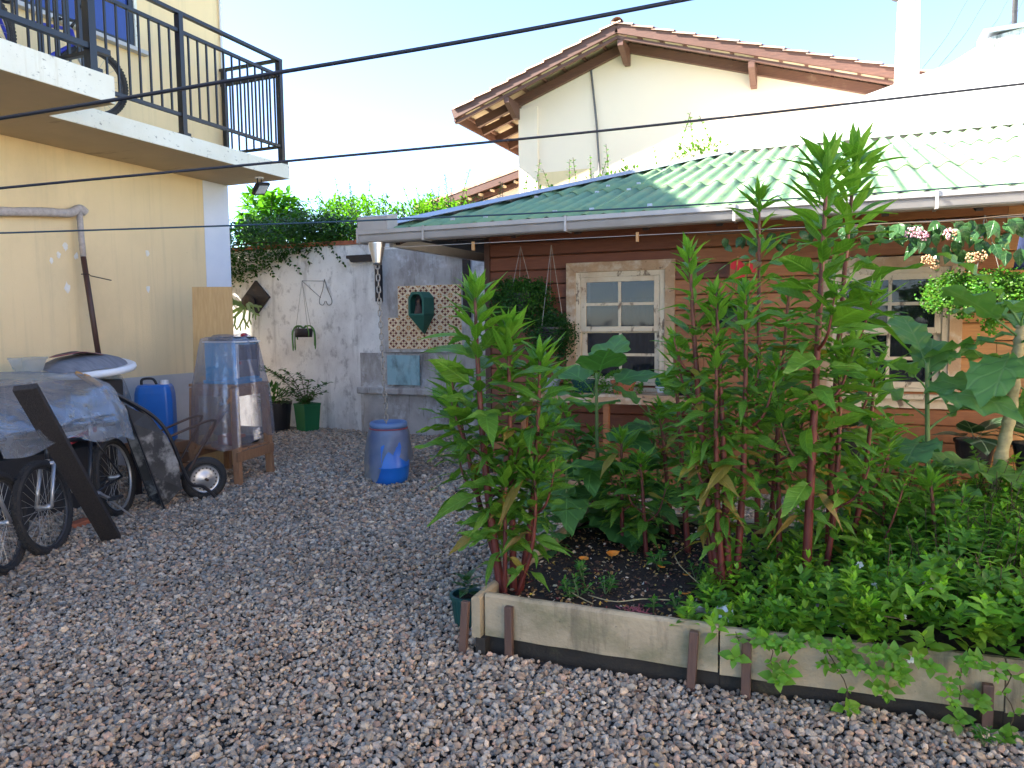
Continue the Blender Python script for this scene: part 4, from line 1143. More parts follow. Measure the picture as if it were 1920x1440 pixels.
# ================================================================== THINGS HUNG ON THE GARDEN WALL
st = thing('staghorn_fern', 'staghorn fern mounted on a dark diamond board on the white wall', 'fern', (-8.36, YB - .05, 1.75))
b = MB(); b.prism([(0, -.27), (.27, 0), (0, .27), (-.27, 0)], (-8.33, YB - .045, 2.06), (1, 0, 0), (0, 0, 1), (0, .04, 0)); b.build('board', 'dark_wood', st, bevel=.006)
b = MB(); b.ball((-8.42, YB - .12, 1.98), .12, 12, 8, (1, .7, 1)); b.build('shield_frond', 'twig', st, smooth=True)
def antler(root, p0, d, L, w, seedv, mat):
    random.seed(seedv); b_ = MB()
    def branch(p, d, L, w, lev):
        n = 5; pts = [V(p)]; dd = V(d).normalized()
        for i in range(n):
            dd = (dd + V((0, 0, -.10 * (1 if lev else .6)))).normalized(); pts.append(pts[-1] + dd * (L / n))
        side = dd.cross(V((0, -1, .2))).normalized()
        rows_ = []
        for i, q in enumerate(pts):
            ww = w * (0.35 + .65 * math.sin(math.pi * min(1, (i + .6) / n * .75))) * (1 if i < n else .35); rows_.append([q - side * ww / 2, q + V((0, -.006, .004)), q + side * ww / 2])
        b_.grid(rows_)
        if lev < 2:
            for s in (-1, 1): branch(pts[-2], dd + side * s * .62, L * .62, w * .7, lev + 1)
    branch(p0, d, L, w, 0); o = b_.build('frond', mat, root, smooth=True); return o
for k, (d, L) in enumerate((((-.9, -.45, .05), .26), ((-.8, -.5, -.25), .28), ((-.2, -.7, .35), .20), ((.5, -.6, -.25), .22), ((.15, -.7, -.5), .20), ((-.45, -.6, .45), .22), ((.75, -.45, -.1), .18), ((-.5, -.7, -.5), .2))):
    antler(st, (-8.42, YB - .17, 1.98 - .05 * (k % 3)), (d[0], d[1] * .5, d[2]), L * 1.35, .065, 40 + k, 'leaf_pale')
hb = thing('heart_bracket', 'wrought iron wall bracket curled into a heart shape', 'bracket', (-7.0, YB - .02, 2.1))
b = MB(); c0 = V((-7.02, YB - .02, 2.03)); ring_ = []
b.tube(smooth_path([c0 + V((0, 0, .28)), c0 + V((.05, 0, .12)), c0 + V((.12, 0, -.03)), c0 + V((.11, 0, -.10)), c0 + V((.05, 0, -.11)), c0 + V((.015, 0, -.05))]), .005, 6)
b.tube(smooth_path([c0 + V((0, 0, .28)), c0 + V((-.04, 0, .12)), c0 + V((-.10, 0, -.02)), c0 + V((-.10, 0, -.09)), c0 + V((-.04, 0, -.11)), c0 + V((0, 0, -.05))]), .005, 6)
b.tube([c0 + V((0, 0, .25)), (-7.17, YB - .36, 2.27)], .005, 6); b.tube([c0 + V((-.08, 0, 0)), (-7.17, YB - .36, 2.27)], .004, 6); b.build('scroll', 'iron', hb)
hp = thing('hanging_planter', 'small dark hanging tray of trailing rat-tail cactus on thin chains', 'planter', (-7.17, YB - .36, 1.5))
b = MB(); b.lathe([(0, 1.44), (.13, 1.44), (.15, 1.56), (.14, 1.57), (.12, 1.52), (0, 1.52)], (-7.17, YB - .36, 0), 18, squash=(1, .8)); b.build('tray', 'dark_wood', hp, smooth=True)
for (dx, dy) in ((-.14, 0), (.14, 0), (0, .1)):
    b = MB(); b.tube([(-7.17 + dx, YB - .36 + dy, 1.56), (-7.17, YB - .36, 2.27)], .0035, 5); b.build('chain', 'galv', hp)
random.seed(5)
for k in range(11):
    a = random.choice((math.pi, 0)) + random.uniform(-.9, .9); L = random.uniform(.12, .36)
    p = V((-7.17, YB - .36, 1.57)); e = V((math.cos(a), math.sin(a) * .6, 0))
    b = MB(); b.tube(smooth_path([p, p + e * .10 + V((0, 0, .04)), p + e * .17 + V((0, 0, -.02)), p + e * .19 + V((0, 0, -.5 * L)), p + e * .185 + V((0, 0, -L))], 4), [.010] * 13 + [.011] * 3 + [.006], 6); b.build('cactus_stem', 'leaf_collard', hp, smooth=True)

# ================================================================== PLASTIC-COVERED BENCH
BA = V((-5.43, 5.755, 0)); BB = V((-5.53, 6.345, 0)); BD = V((-6.05, 5.78, 0)); BC = BB + (BD - BA)
ZB = 1.02
bn = thing('work_bench', 'tall rough wooden bench with splayed legs and a low shelf', 'bench', (-5.75, 6.05, 0))
cen = (BA + BB + BC + BD) / 4
for P_ in (BA, BB, BC, BD):
    q = P_.lerp(cen, .10); b = MB(); b.bar((P_.x, P_.y, 0), (q.x, q.y, ZB - .04), .07, .06, upv=(BB - BA)); b.build('leg', 'bench', bn, bevel=.004)
def rot_box(bld, c, ux, uy, hx, hy, z0, z1, mi=0):
    pts = []
    for z in (z0, z1):
        for sy in (-1, 1):
            for sx in (-1, 1):
                p = V(c) + ux * (sx * hx) + uy * (sy * hy); pts.append((p.x, p.y, z))
    bld.add(pts, [(0, 2, 3, 1), (4, 5, 7, 6), (0, 1, 5, 4), (2, 6, 7, 3), (0, 4, 6, 2), (1, 3, 7, 5)], mi)
ux = (BA - BD).normalized(); uy = (BB - BA).normalized()
hx = (BA - BD).length / 2; hy = (BB - BA).length / 2
for k in range(4):
    b = MB(); c = cen + uy * (-hy + (k + .5) * hy / 2); rot_box(b, c, ux, uy, hx + .02, hy / 4 - .004, ZB - .03, ZB); b.build('top_board', 'bench', bn, bevel=.003)
for s in (-1, 1):
    b = MB(); rot_box(b, cen + uy * (s * (hy - .02)), ux, uy, hx - .03, .014, ZB - .12, ZB - .031); b.build('apron', 'bench', bn, bevel=.003)
    b = MB(); rot_box(b, cen + ux * (s * (hx - .02)), ux, uy, .014, hy - .05, ZB - .12, ZB - .032); b.build('apron', 'bench', bn, bevel=.003)
    b = MB(); rot_box(b, cen + ux * (s * (hx + .02)), ux, uy, .018, hy + .03, .25, .35); b.build('shelf_rail', 'bench', bn, bevel=.004)
for k in range(3):
    b = MB(); rot_box(b, cen + uy * (-hy + .1 + k * .2), ux, uy, hx + .0, .085, .351, .372); b.build('shelf_board', 'bench', bn, bevel=.003)
b = MB(); b.bar(BD + V((.05, 0, .30)), BA + V((-.06, 0.03, ZB - .12)), .03, .07, upv=uy); b.build('brace', 'bench', bn, bevel=.003)
# what stands on it
cb = thing('blue_cabinet', 'blue box with a dark grey two-tone front standing on the bench', 'box', (cen.x, cen.y, ZB))
b = MB(); c = cen + ux * .04 + uy * .02
rot_box(b, c, ux, uy, .23, .235, ZB + .001, ZB + .035); rot_box(b, c, ux, uy, .21, .215, ZB + .036, ZB + .42); b.build('body', 'cyan_box', cb, bevel=.004)
b = MB(); rot_box(b, c + ux * .213, ux, uy, .004, .165, ZB + .24, ZB + .40); b.build('upper_panel', 'dark_panel', cb)
b = MB(); rot_box(b, c + ux * .213, ux, uy, .005, .165, ZB + .07, ZB + .238); b.build('lower_panel', 'mid_panel', cb)
for s in (-1, 1):
    b = MB(); rot_box(b, c + ux * .216 + uy * (s * .185), ux, uy, .006, .018, ZB + .06, ZB + .41); b.build('stile', 'white_plastic' if s < 0 else 'mid_panel', cb)
b = MB(); rot_box(b, c, ux, uy, .228, .23, ZB + .421, ZB + .435); b.build('lid', 'white_plastic', cb, bevel=.003)
b = MB(); rot_box(b, c + ux * .224 + uy * -.15, ux, uy, .008, .012, ZB + .20, ZB + .23); b.build('latch', 'red', cb)
b = MB()
for k in range(9): rot_box(b, c + ux * (-.16 + k * .04), ux, uy, .015, .17, ZB + .4365, ZB + .475)
rot_box(b, c + uy * .175, ux, uy, .18, .006, ZB + .437, ZB + .477); rot_box(b, c - uy * .175, ux, uy, .18, .006, ZB + .437, ZB + .477)
tag(b.build('grate', 'black_metal'), 'small black grate lying on top of the blue box', 'grate')
b = MB(); b.ball(c + uy * .23 + V((0, 0, ZB + .49)), .035, 8, 6, (1.2, 1, .7)); b.tube([c + uy * .23 + V((0, 0, ZB + .44)), c + uy * .26 + V((0, 0, ZB + .49))], .02, 6)
tag(b.build('red_knot', 'red', smooth=True), 'red tie knotted round the plastic at the corner of the bench cover', 'knot')
b = MB(); rot_box(b, cen + ux * .02 - uy * .02, ux, uy, .12, .10, .374, .47); tag(b.build('brick_block', 'terracotta', bevel=.006), 'dull red block lying on the low bench shelf', 'block')
b = MB(); b.lathe([(0, .374), (.17, .374), (.19, .40), (.16, .44), (0, .44)], cen + ux * .05 + uy * .12, 18); tag(b.build('black_basin', 'black_pot', smooth=True), 'shallow black basin on the low bench shelf', 'basin')
# clear film draped over bench and box
rows = []; n_ = 84
def peri(a, hx_, hy_):
    """rounded rectangle round the bench"""
    ca, sa = math.cos(a), math.sin(a); p = 5.0
    r_ = (abs(ca / hx_) ** p + abs(sa / hy_) ** p) ** (-1 / p)
    q = cen + ux * (r_ * ca) + uy * (r_ * sa); return q
prof = [(.05, .03, 1.50), (.20, .20, 1.495), (.25, .255, 1.475), (.275, .27, 1.40), (.315, .30, 1.20), (.34, .325, 1.05), (.355, .335, .98), (.36, .34, .82), (.37, .345, .66), (.38, .35, .52), (.385, .355, .42)]
for i, (ha, hb_, z) in enumerate(prof):
    row = []
    for j in range(n_):
        a = 2 * math.pi * j / n_; k = i / (len(prof) - 1)
        fold = (.022 * math.sin(9 * a + 1.3) + .014 * math.sin(17 * a + 2 * k) + .02 * nz(a * 2.5, k * 3)) * (k ** .7)
        q = peri(a, ha + fold, hb_ + fold); zz = z + .02 * nz(a * 3, k * 4) * (1 if i > 1 else .4)
        if i == len(prof) - 1: zz += .05 * math.sin(2 * a + .8) + .02 * math.sin(7 * a)
        if i in (2, 3) : zz += .05 * max(0, math.cos(a - 2.6)) ** 4 + .07 * max(0, math.cos(a - 1.45)) ** 10
        row.append((q.x, q.y, zz))
    rows.append(row)
b = MB(); b.grid(rows, closed=True); b.add([(p[0], p[1], p[2]) for p in rows[0]], [tuple(range(n_))])
tag(b.build('plastic_sheet', 'film', smooth=True), 'clear plastic film draped over the wooden bench and the blue box', 'plastic sheet')
# plywood board leaning behind the bench
b = MB(); o_ = V((-6.62, 6.36, 0)); uw = V((.86, .5, 0)).normalized(); lean = V((-.16, .10, 2.06)); nn_ = uw.cross(lean).normalized()
pts = []
for dn in (0, .015):
    for (a, t) in ((0, 0), (.44, 0), (.44, 1), (0, 1)):
        pts.append(o_ + uw * a + lean * t + nn_ * dn + (uw * .0 if t == 0 else uw * .09))
b.add(pts, [(0, 1, 2, 3), (7, 6, 5, 4), (0, 4, 5, 1), (1, 5, 6, 2), (2, 6, 7, 3), (3, 7, 4, 0)])
tag(b.build('plywood_board', 'pine', bevel=.002), 'knotty plywood board leaning upright behind the bench', 'board')
# blue jerry can on a wooden crate
jx, jy = -6.70, 5.92
cr8 = thing('wooden_crate', 'wooden crate under the blue jerry can by the yellow wall', 'crate', (jx, jy, 0))
for k in range(3):
    for s in (-1, 1):
        b = MB(); b.box(jx - .24, jy + s * .20 - .008, .02 + k * .115, jx + .24, jy + s * .20 + .008, .12 + k * .115); b.build('slat', 'bench', cr8)
        b = MB(); b.box(jx + s * .24 - .008, jy - .19, .02 + k * .115, jx + s * .24 + .008, jy + .19, .12 + k * .115); b.build('slat', 'bench', cr8)
b = MB(); b.box(jx - .25, jy - .21, .351, jx + .25, jy + .21, .365); b.build('top_board', 'bench', cr8)
jc = thing('jerry_can', 'bright blue plastic jerry can with a black handle behind the wheelbarrow', 'can', (jx, jy, .366))
ja = V((.80, .6, 0)).normalized(); jb = V((-.6, .80, 0)).normalized(); jo = V((jx, jy, 0))
b = MB()
rows = []
for (z, k) in ((.366, .90), (.38, 1), (.62, 1.0), (.80, 1.0), (.90, .97), (.965, .90), (.99, .80)):
    row = []
    for (a, c) in ((-1, -.75), (-.75, -1), (.75, -1), (1, -.75), (1, .75), (.75, 1), (-.75, 1), (-1, .75)):
        q = jo + ja * (a * .19 * k) + jb * (c * .15 * k); row.append((q.x, q.y, z))
    rows.append(row)
b.grid(rows, closed=True); b.add(rows[0], [tuple(range(7, -1, -1))]); b.add(rows[-1], [tuple(range(8))]); b.build('body', 'blue_plastic', jc, bevel=.012, smooth=False)
b = MB(); b.tube(smooth_path([jo - ja * .13 + V((0, 0, .985)), jo - ja * .12 + V((0, 0, 1.045)), jo - ja * .02 + V((0, 0, 1.05)), jo + ja * .02 + V((0, 0, .99))]), .014, 8); b.build('handle', 'black_pot', jc, smooth=True)
b = MB(); b.lathe([(0, 1.035), (.04, 1.035), (.045, .985)], jo + ja * .10, 14); b.build('cap', 'white_plastic', jc)

# ================================================================== WHEELBARROW TIPPED UP
wb = thing('wheelbarrow', 'black wheelbarrow tipped on its nose with its silver-rimmed wheel on the gravel', 'wheelbarrow', (-5.31, 5.17, 0))
wd = V((.5, .866, 0)); wnorm = V((.866, -.5, 0)); w0 = V((-5.34, 5.20, 0))
def W(s, z, t=0.0): return w0 + wd * s + wnorm * t + V((0, 0, z))
# tray: open face to the pile
rim = [(-.66, .95), (-.40, .03)]; bul = [(-.50, .86), (-.34, .66), (-.25, .40), (-.24, .18), (-.34, .07)]
b = MB(); rows = []
def tray_row(t, w_): return [W(s, z, w_ * t) for s, z in [rim[0]] + bul + [rim[1]]]
rows.append([W(rim[0][0] + (rim[1][0] - rim[0][0]) * i / 6, rim[0][1] + (rim[1][1] - rim[0][1]) * i / 6, .31) for i in range(7)])
rows.append([W(*([rim[0]] + bul + [rim[1]])[i], .235) for i in range(7)])
rows.append([W(*([rim[0]] + bul + [rim[1]])[i], -.235) for i in range(7)])
rows.append([W(rim[0][0] + (rim[1][0] - rim[0][0]) * i / 6, rim[0][1] + (rim[1][1] - rim[0][1]) * i / 6, -.31) for i in range(7)])
b.grid(rows); b.build('tray', 'tray', wb, thick=.006)
b = MB(); loop = [W(rim[0][0], rim[0][1], .31), W(rim[1][0], rim[1][1], .31), W(rim[1][0], rim[1][1], -.31), W(rim[0][0], rim[0][1], -.31)]
for i in range(4): b.tube([loop[i], loop[(i + 1) % 4]], .009, 6)
b.build('rim_bead', 'bike_black', wb)
for t in (.21, -.21):
    tt = t * .45
    b = MB(); b.tube(smooth_path([W(-.84, 1.13, t * 1.1), W(-.62, .98, t * 1.1), W(-.42, .82, t), W(-.30, .62, t), W(-.16, .22, t * .8), W(-.02, .14, t * .55), W(.10, -.01 + .02, t * .5)]), .016, 8); b.build('tube_frame', 'bike_black', wb, smooth=True)
    b = MB(); b.tube([W(-.95, 1.22, t * 1.12), W(-.92, 1.20, t * 1.12), W(-.82, 1.115, t * 1.1)], [.017, .024, .020], 10); b.build('grip', 'grip_wood', wb, smooth=True)
    b = MB(); b.tube(smooth_path([W(-.32, .64, t), W(-.05, .74, t * 1.05), W(.06, .76, t * 1.05), W(.06, .70, t * 1.05), W(-.16, .32, t * .9)]), .011, 8); b.build('leg', 'rust', wb, smooth=True)
wh = MB(); hubc = W(.02, .195, 0)
wh.torus(hubc, wnorm, .162, .042, 40, 12); whl = wh.build('wheel', 'rubber', wb, smooth=True)
b = MB(); b.lathe([(.134, -.036), (.137, -.028), (.118, -.018), (.065, -.030), (.03, -.048), (0, -.048)], hubc, 32, -wnorm); b.lathe([(.134, -.036), (.137, -.028), (.118, -.018), (.065, -.030), (.03, -.048), (0, -.048)], hubc, 32, wnorm)
b.lathe([(.135, -.033), (.135, .033)], hubc, 32, wnorm); b.build('rim', 'alloy', whl, smooth=True)
hm = MB(); hm.lathe([(0, 0), (.0075, 0)], (0, 0, 0), 8)
for i in range(18):
    a = 2 * math.pi * i / 18; e1 = V((0, 0, 1)); e2 = wd; p = hubc + wnorm * .0265 + (e1 * math.sin(a) + e2 * math.cos(a)) * .100
    bb = MB(); bb.lathe([(0, 0), (.008, 0)], p, 8, wnorm); bb.build('rim_hole', 'bike_black', whl)
b = MB(); b.tube([hubc - wnorm * .11, hubc + wnorm * .11], .012, 8); b.build('axle', 'rust', whl)

# ================================================================== BICYCLES
def make_bike(name, label, paint, tyre_detail=True, wheel_r=.34, knobby=True):
    """local frame: rear wheel at -0.53, front at +0.53 along X, Y sideways"""
    root = thing(name, label, 'bicycle', (0, 0, 0))
    for xw in (-.53, .53):
        c = (xw, 0, wheel_r)
        b_ = MB(); b_.torus(c, (0, 1, 0), wheel_r - .030, .030, 56, 10)
        if knobby:
            for i in range(72):
                a = 2 * math.pi * i / 72; e = V((math.cos(a), 0, math.sin(a))); tn = V((-math.sin(a), 0, math.cos(a)))
                for s in (-1, 1):
                    p = V(c) + e * (wheel_r - .006) + V((0, s * .011, 0)); orient(b_, p, (e, tn, V((0, 1, 0))), (.006, .009, .008))
        w_ = b_.build('wheel', 'rubber', root, smooth=False)
        b_ = MB(); b_.lathe([(wheel_r - .048, -.012), (wheel_r - .066, -.010), (wheel_r - .066, .010), (wheel_r - .048, .012)], c, 56, (0, 1, 0), close=True); b_.build('rim', 'rim' if xw > 0 else 'alloy', w_, smooth=True)
        b_ = MB()
        for i in range(28):
            a = 2 * math.pi * i / 28; a2 = a + (.5 if i % 2 else -.5); e = V((math.cos(a), 0, math.sin(a))); e2 = V((math.cos(a2), 0, math.sin(a2)))
            b_.tube([V(c) + e2 * .022 + V((0, .028 if i % 4 < 2 else -.028, 0)), V(c) + e * (wheel_r - .06)], .0016, 4, cap=False)
        b_.build('spokes', 'spoke', w_)
        b_ = MB(); b_.lathe([(0, -.05), (.018, -.05), (.02, -.03), (.014, 0), (.02, .03), (.018, .05), (0, .05)], c, 14, (0, 1, 0)); b_.build('hub', 'alloy', w_, smooth=True)
    bb_ = V((-.10, 0, .29)); seat = V((-.26, 0, .72)); head = V((.34, 0, .78)); headb = V((.375, 0, .66)); rear = V((-.53, 0, wheel_r)); front = V((.53, 0, wheel_r))
    b_ = MB()
    for (p, q, r_) in ((bb_, seat, .016), (seat, head, .017), (bb_, headb, .021), (head, headb, .021)): b_.tube([p, q], r_, 10)
    for s in (-1, 1):
        b_.tube([bb_ + V((0, s * .03, 0)), rear + V((0, s * .06, 0))], .010, 8); b_.tube([seat + V((0, s * .02, 0)), rear + V((0, s * .06, 0))], .008, 8)
    fr_ = b_.build('frame', paint, root, smooth=True)
    b_ = MB(); b_.tube([head + V((-.01, 0, .02)), headb + V((.01, 0, -.03))], .016, 10)
    for s in (-1, 1): b_.tube([headb + V((.015, s * .045, -.03)), front + V((0, s * .055, 0))], [.015, .012], 8)
    b_.tube([headb + V((.015, -.05, -.03)), headb + V((.015, .05, -.03))], .016, 8); b_.build('fork', 'alloy', root, smooth=True)
    b_ = MB(); b_.tube([head + V((0, 0, .02)), head + V((.05, 0, .10))], .014, 8); b_.tube(smooth_path([head + V((-.02, -.31, .15)), head + V((.02, -.18, .13)), head + V((.06, 0, .10)), head + V((.02, .18, .13)), head + V((-.02, .31, .15))]), .012, 8); hbz = b_.build('handlebar', 'bike_black', root, smooth=True)
    for s in (-1, 1):
        b_ = MB(); b_.tube([head + V((-.02, s * .31, .15)), head + V((.0, s * .22, .137))], .018, 8); b_.build('grip', 'rubber', hbz, smooth=True)
    b_ = MB(); b_.tube([seat, seat + V((-.03, 0, .14))], .012, 8); b_.build('seat_post', 'alloy', root, smooth=True)
    b_ = MB(); rows_ = []
    for i in range(9):
        t = i / 8; x_ = seat.x - .16 + .28 * t; w__ = .075 * (1 - t) ** 1.3 + .018; rows_.append([(x_, w__ * math.cos(a), seat.z + .16 + .03 * math.sin(a) * (1 if i not in (0, 8) else .5) + .01 * math.cos(t * 5)) for a in [2 * math.pi * j / 10 for j in range(10)]])
    b_.grid(rows_, closed=True); b_.add(rows_[0], [tuple(range(9, -1, -1))]); b_.add(rows_[-1], [tuple(range(10))]); b_.build('saddle', 'bike_black', root, smooth=True)
    b_ = MB(); b_.lathe([(.085, -.003), (.09, 0), (.085, .003), (.05, .003), (.05, -.003)], bb_ + V((0, -.045, 0)), 28, (0, 1, 0), close=True); cs_ = b_.build('chainring', 'black_metal', root)
    b_ = MB(); b_.bar(bb_ + V((0, -.06, 0)), bb_ + V((.14, -.07, .08)), .03, .018); b_.bar(bb_ + V((0, .06, 0)), bb_ + V((-.14, .07, -.08)), .03, .018); b_.tube([bb_ + V((0, -.065, 0)), bb_ + V((0, .065, 0))], .018, 10); b_.build('crank', 'alloy', root)
    for (p, s) in ((bb_ + V((.14, -.12, .08)), 1), (bb_ + V((-.14, .12, -.08)), -1)):
        b_ = MB(); b_.box(p.x - .045, p.y - .045, p.z - .012, p.x + .045, p.y + .045, p.z + .012); b_.build('pedal', 'bike_black', root, bevel=.004)
    b_ = MB(); b_.tube([bb_ + V((-.05, .05, 0)), V((-.38, .16, .01))], .008, 6); b_.build('kickstand', 'alloy', root)
    return root
def put_bike(root, rear, front, lean=0.0, z=0.0):
    r_, f_ = V((rear[0], rear[1], 0)), V((front[0], front[1], 0)); a = math.atan2(f_.y - r_.y, f_.x - r_.x); m = (r_ + f_) / 2
    root.location = (m.x, m.y, z); root.rotation_euler = (lean, 0, a); ORG[root] = V((m.x, m.y, z))
bk = make_bike('bicycle', 'dark mountain bike with a silver fork standing under the clear tarp', 'bike_black')
put_bike(bk, (-5.52, 4.47), (-5.06, 3.53), R(7))
bk = make_bike('bicycle', 'black bike wheel-first at the left edge beside the tarp', 'bike_black')
put_bike(bk, (-4.30, 2.22), (-4.94, 3.16), R(-5))
bk = make_bike('bicycle', 'bike with its tyre poking past the end of the near balcony slab', 'bike_blue')
put_bike(bk, (-6.98, 4.34), (-6.72, 5.36), R(4), ZT + .01)
bk = make_bike('bicycle', 'blue bike behind the near railing on the balcony', 'bike_blue')
put_bike(bk, (-6.15, 2.95), (-6.25, 4.0), R(-4), ZN)

# ================================================================== PILE UNDER THE TARP
def junk(name, label, cat, c, s, rz, mat):
    b_ = MB(); a_ = V((math.cos(rz), math.sin(rz), 0)); d_ = V((-math.sin(rz), math.cos(rz), 0)); rot_box(b_, V(c), a_, d_, s[0] / 2, s[1] / 2, c[2], c[2] + s[2]); return tag(b_.build(name, mat, bevel=.008), label, cat)
tb = thing('old_table', 'dark table that carries the pile beneath the tarp', 'table', (-6.55, 4.25, 0))
b = MB(); b.box(-7.2, 3.2, .72, -5.95, 5.15, .76); b.build('tabletop', 'dark_wood', tb)
for (x, y) in ((-7.12, 3.28), (-6.03, 3.28), (-7.12, 5.07), (-6.03, 5.07)):
    b = MB(); b.box(x - .03, y - .03, 0, x + .03, y + .03, .719); b.build('leg', 'dark_wood', tb)
junk('storage_box', 'dark blue-grey box on the table under the middle of the tarp', 'box', (-6.35, 4.05, .761), (.8, .55, .40), .1, 'dark_panel')
junk('storage_box', 'black box on the table under the tarp near the wheelbarrow', 'box', (-6.45, 4.80, .761), (.7, .5, .36), -.1, 'black_pot')
junk('storage_box', 'grey box on the table under the left end of the tarp', 'box', (-6.4, 3.45, .761), (.75, .4, .36), .05, 'mid_panel')
junk('storage_box', 'large dark carton on the ground under the tarp table', 'box', (-6.5, 4.3, .002), (.9, 1.2, .55), .0, 'interior')
b = MB(); b.bar((-5.45, 4.0, .72), (-5.75, 4.45, .74), .02, .05); tag(b.build('red_bag', 'red'), 'red strip of a bag showing through the clear tarp', 'bag')
# surfboard-like white board with a grey printed cover, lying on the pile
sb = thing('surfboard', 'white rounded board end in a grey printed cover lying on the pile', 'board', (-6.4, 4.9, 1.18))
b = MB(); n_ = 40; rows = []; sc = V((-6.31, 4.86, 1.255)); sa = V((.30, .954, 0)).normalized(); sd = V((-.954, .30, 0))
def board_loop(k, z, grow=0.0):
    out = []
    for j in range(n_):
        a = 2 * math.pi * j / n_; ca, sa_ = math.cos(a), math.sin(a); r_ = ((abs(ca) / .38) ** 2.4 + (abs(sa_) / .36) ** 2.4) ** (-1 / 2.4) * k + grow
        q = sc + sa * (r_ * ca) + sd * (r_ * sa_); out.append((q.x, q.y, z - .03 + .035 * (r_ * ca / .38) + .04 * sa_ * r_ / .36))
    return out
rows = [board_loop(.86, 1.225), board_loop(.97, 1.235), board_loop(1.0, 1.26), board_loop(.985, 1.285), board_loop(.93, 1.295)]
b.grid(rows, closed=True); b.add(rows[0], [tuple(range(n_ - 1, -1, -1))]); b.add(rows[-1], [tuple(range(n_))]); b.build('board', 'white_plastic', sb, smooth=True)
b = MB(); rows = [board_loop(.925, 1.297), board_loop(.80, 1.325), board_loop(.6, 1.36), board_loop(.3, 1.385), board_loop(.02, 1.39)]
rows = [[(p[0] - .05 * sa.x + .03 * nz(p[0] * 6, p[1] * 6), p[1] - .05 * sa.y, p[2] + .012 * nz(p[0] * 9, p[1] * 9, 3)) for p in r_] for r_ in rows]
b.grid(rows, closed=True); cov = b.build('cover', 'print', sb, smooth=True)
b = MB(); lg = V((-6.31, 4.86, 1.392)); n2 = 30
ro = [(lg + sa * (-.10 + .24 * math.cos(t)) + sd * (-.02 + .13 * math.sin(t)) + V((0, 0, .0 - .05 * abs(math.cos(t))))) for t in [2 * math.pi * i / n2 for i in range(n2)]]
ri = [(lg + sa * (-.10 + .20 * math.cos(t)) + sd * (-.02 + .10 * math.sin(t)) + V((0, 0, .004 - .035 * abs(math.cos(t))))) for t in [2 * math.pi * i / n2 for i in range(n2)]]
b.grid([ro, ri], closed=True); b.build('printed_ring', 'print_red', cov)
b = MB(); b.add(ri, [tuple(range(n2))]); b.build('printed_oval', 'print_dark', cov)
tub = thing('clear_tub', 'small clear plastic tub standing open at the left end of the pile', 'tub', (-6.55, 4.05, 1.23))
b = MB(); rows = []
for (k, z) in ((.75, 1.235), (1.0, 1.34), (1.05, 1.34), (1.05, 1.355), (1.0, 1.355)):
    rows.append([(-6.40 + .09 * k * sx, 4.34 + .11 * k * sy, z) for sx, sy in ((-1, -1), (1, -1), (1, 1), (-1, 1))])
b.grid(rows, closed=True); b.add(rows[0], [(3, 2, 1, 0)]); b.build('tub_body', 'clear_box', tub)
# the clear tarp
def tarp_pt(u, v):
    y = 2.75 + 2.5 * u
    xf = -5.04 - .46 * (y - 3.5) + .26 - 1.1 * max(0, y - 4.2)                       # front line follows the bikes
    zb_ = .86 - .24 * max(0, min(1, (y - 3.4) / 1.5)) - .12 * max(0, (y - 4.5))
    ctrl = [(-7.28, 1.05), (-6.9, 1.22), (-6.2, 1.22), (xf - .48, 1.20), (xf - .18, 1.12), (xf - .02, .95), (xf + .06, zb_ + .12), (xf + .10, zb_)]
    if u > .90:
        k = (u - .90) / .10; ctrl = [(x, z - (z - zb_) * k * k * .75) for x, z in ctrl]
    s = v * (len(ctrl) - 1); i = min(int(s), len(ctrl) - 2); t = s - i
    x = ctrl[i][0] + (ctrl[i + 1][0] - ctrl[i][0]) * t; z = ctrl[i][1] + (ctrl[i + 1][1] - ctrl[i][1]) * t
    w_ = .05 * nz(y * 1.6, v * 3, 2) + .03 * abs(nz(y * 3.3 + v * 2, v * 5.5, 5)) + .018 * abs(nz(y * 8 - v * 6, v * 9, 9))
    fold = .035 * abs(math.sin(y * 3.1 + v * 2.2 + nz(y, v) * 2))
    return (x + (w_ + fold) * (1 if v > .4 else .2), y + .02 * nz(y * 4, v * 4, 8), z + (w_ * .9 if v < .8 else w_ * .3) - (.02 if v > .97 else 0) * math.sin(y * 9))
rows = [[tarp_pt(i / 70, j / 60) for j in range(61)] for i in range(71)]
b = MB(); b.grid(rows)
tag(b.build('tarp', 'tarp', smooth=True), 'crinkled clear plastic tarp thrown over the bikes and boxes by the wall', 'tarp')
# black plank leaning on the pile
b = MB(); b.bar((-4.93, 3.90, .02), (-4.36, 2.93, 1.26), .045, .13, upv=(.75, .45, .2)); tag(b.build('charred_plank', 'char', bevel=.006), 'weathered black plank leaning against the tarp-covered pile', 'plank')
b = MB(); b.bar((-5.45, 3.95, .04), (-5.5, 4.15, .04), .10, .06); tag(b.build('broken_brick', 'terracotta', bevel=.01), 'half brick on the gravel behind the leaning black plank', 'brick')

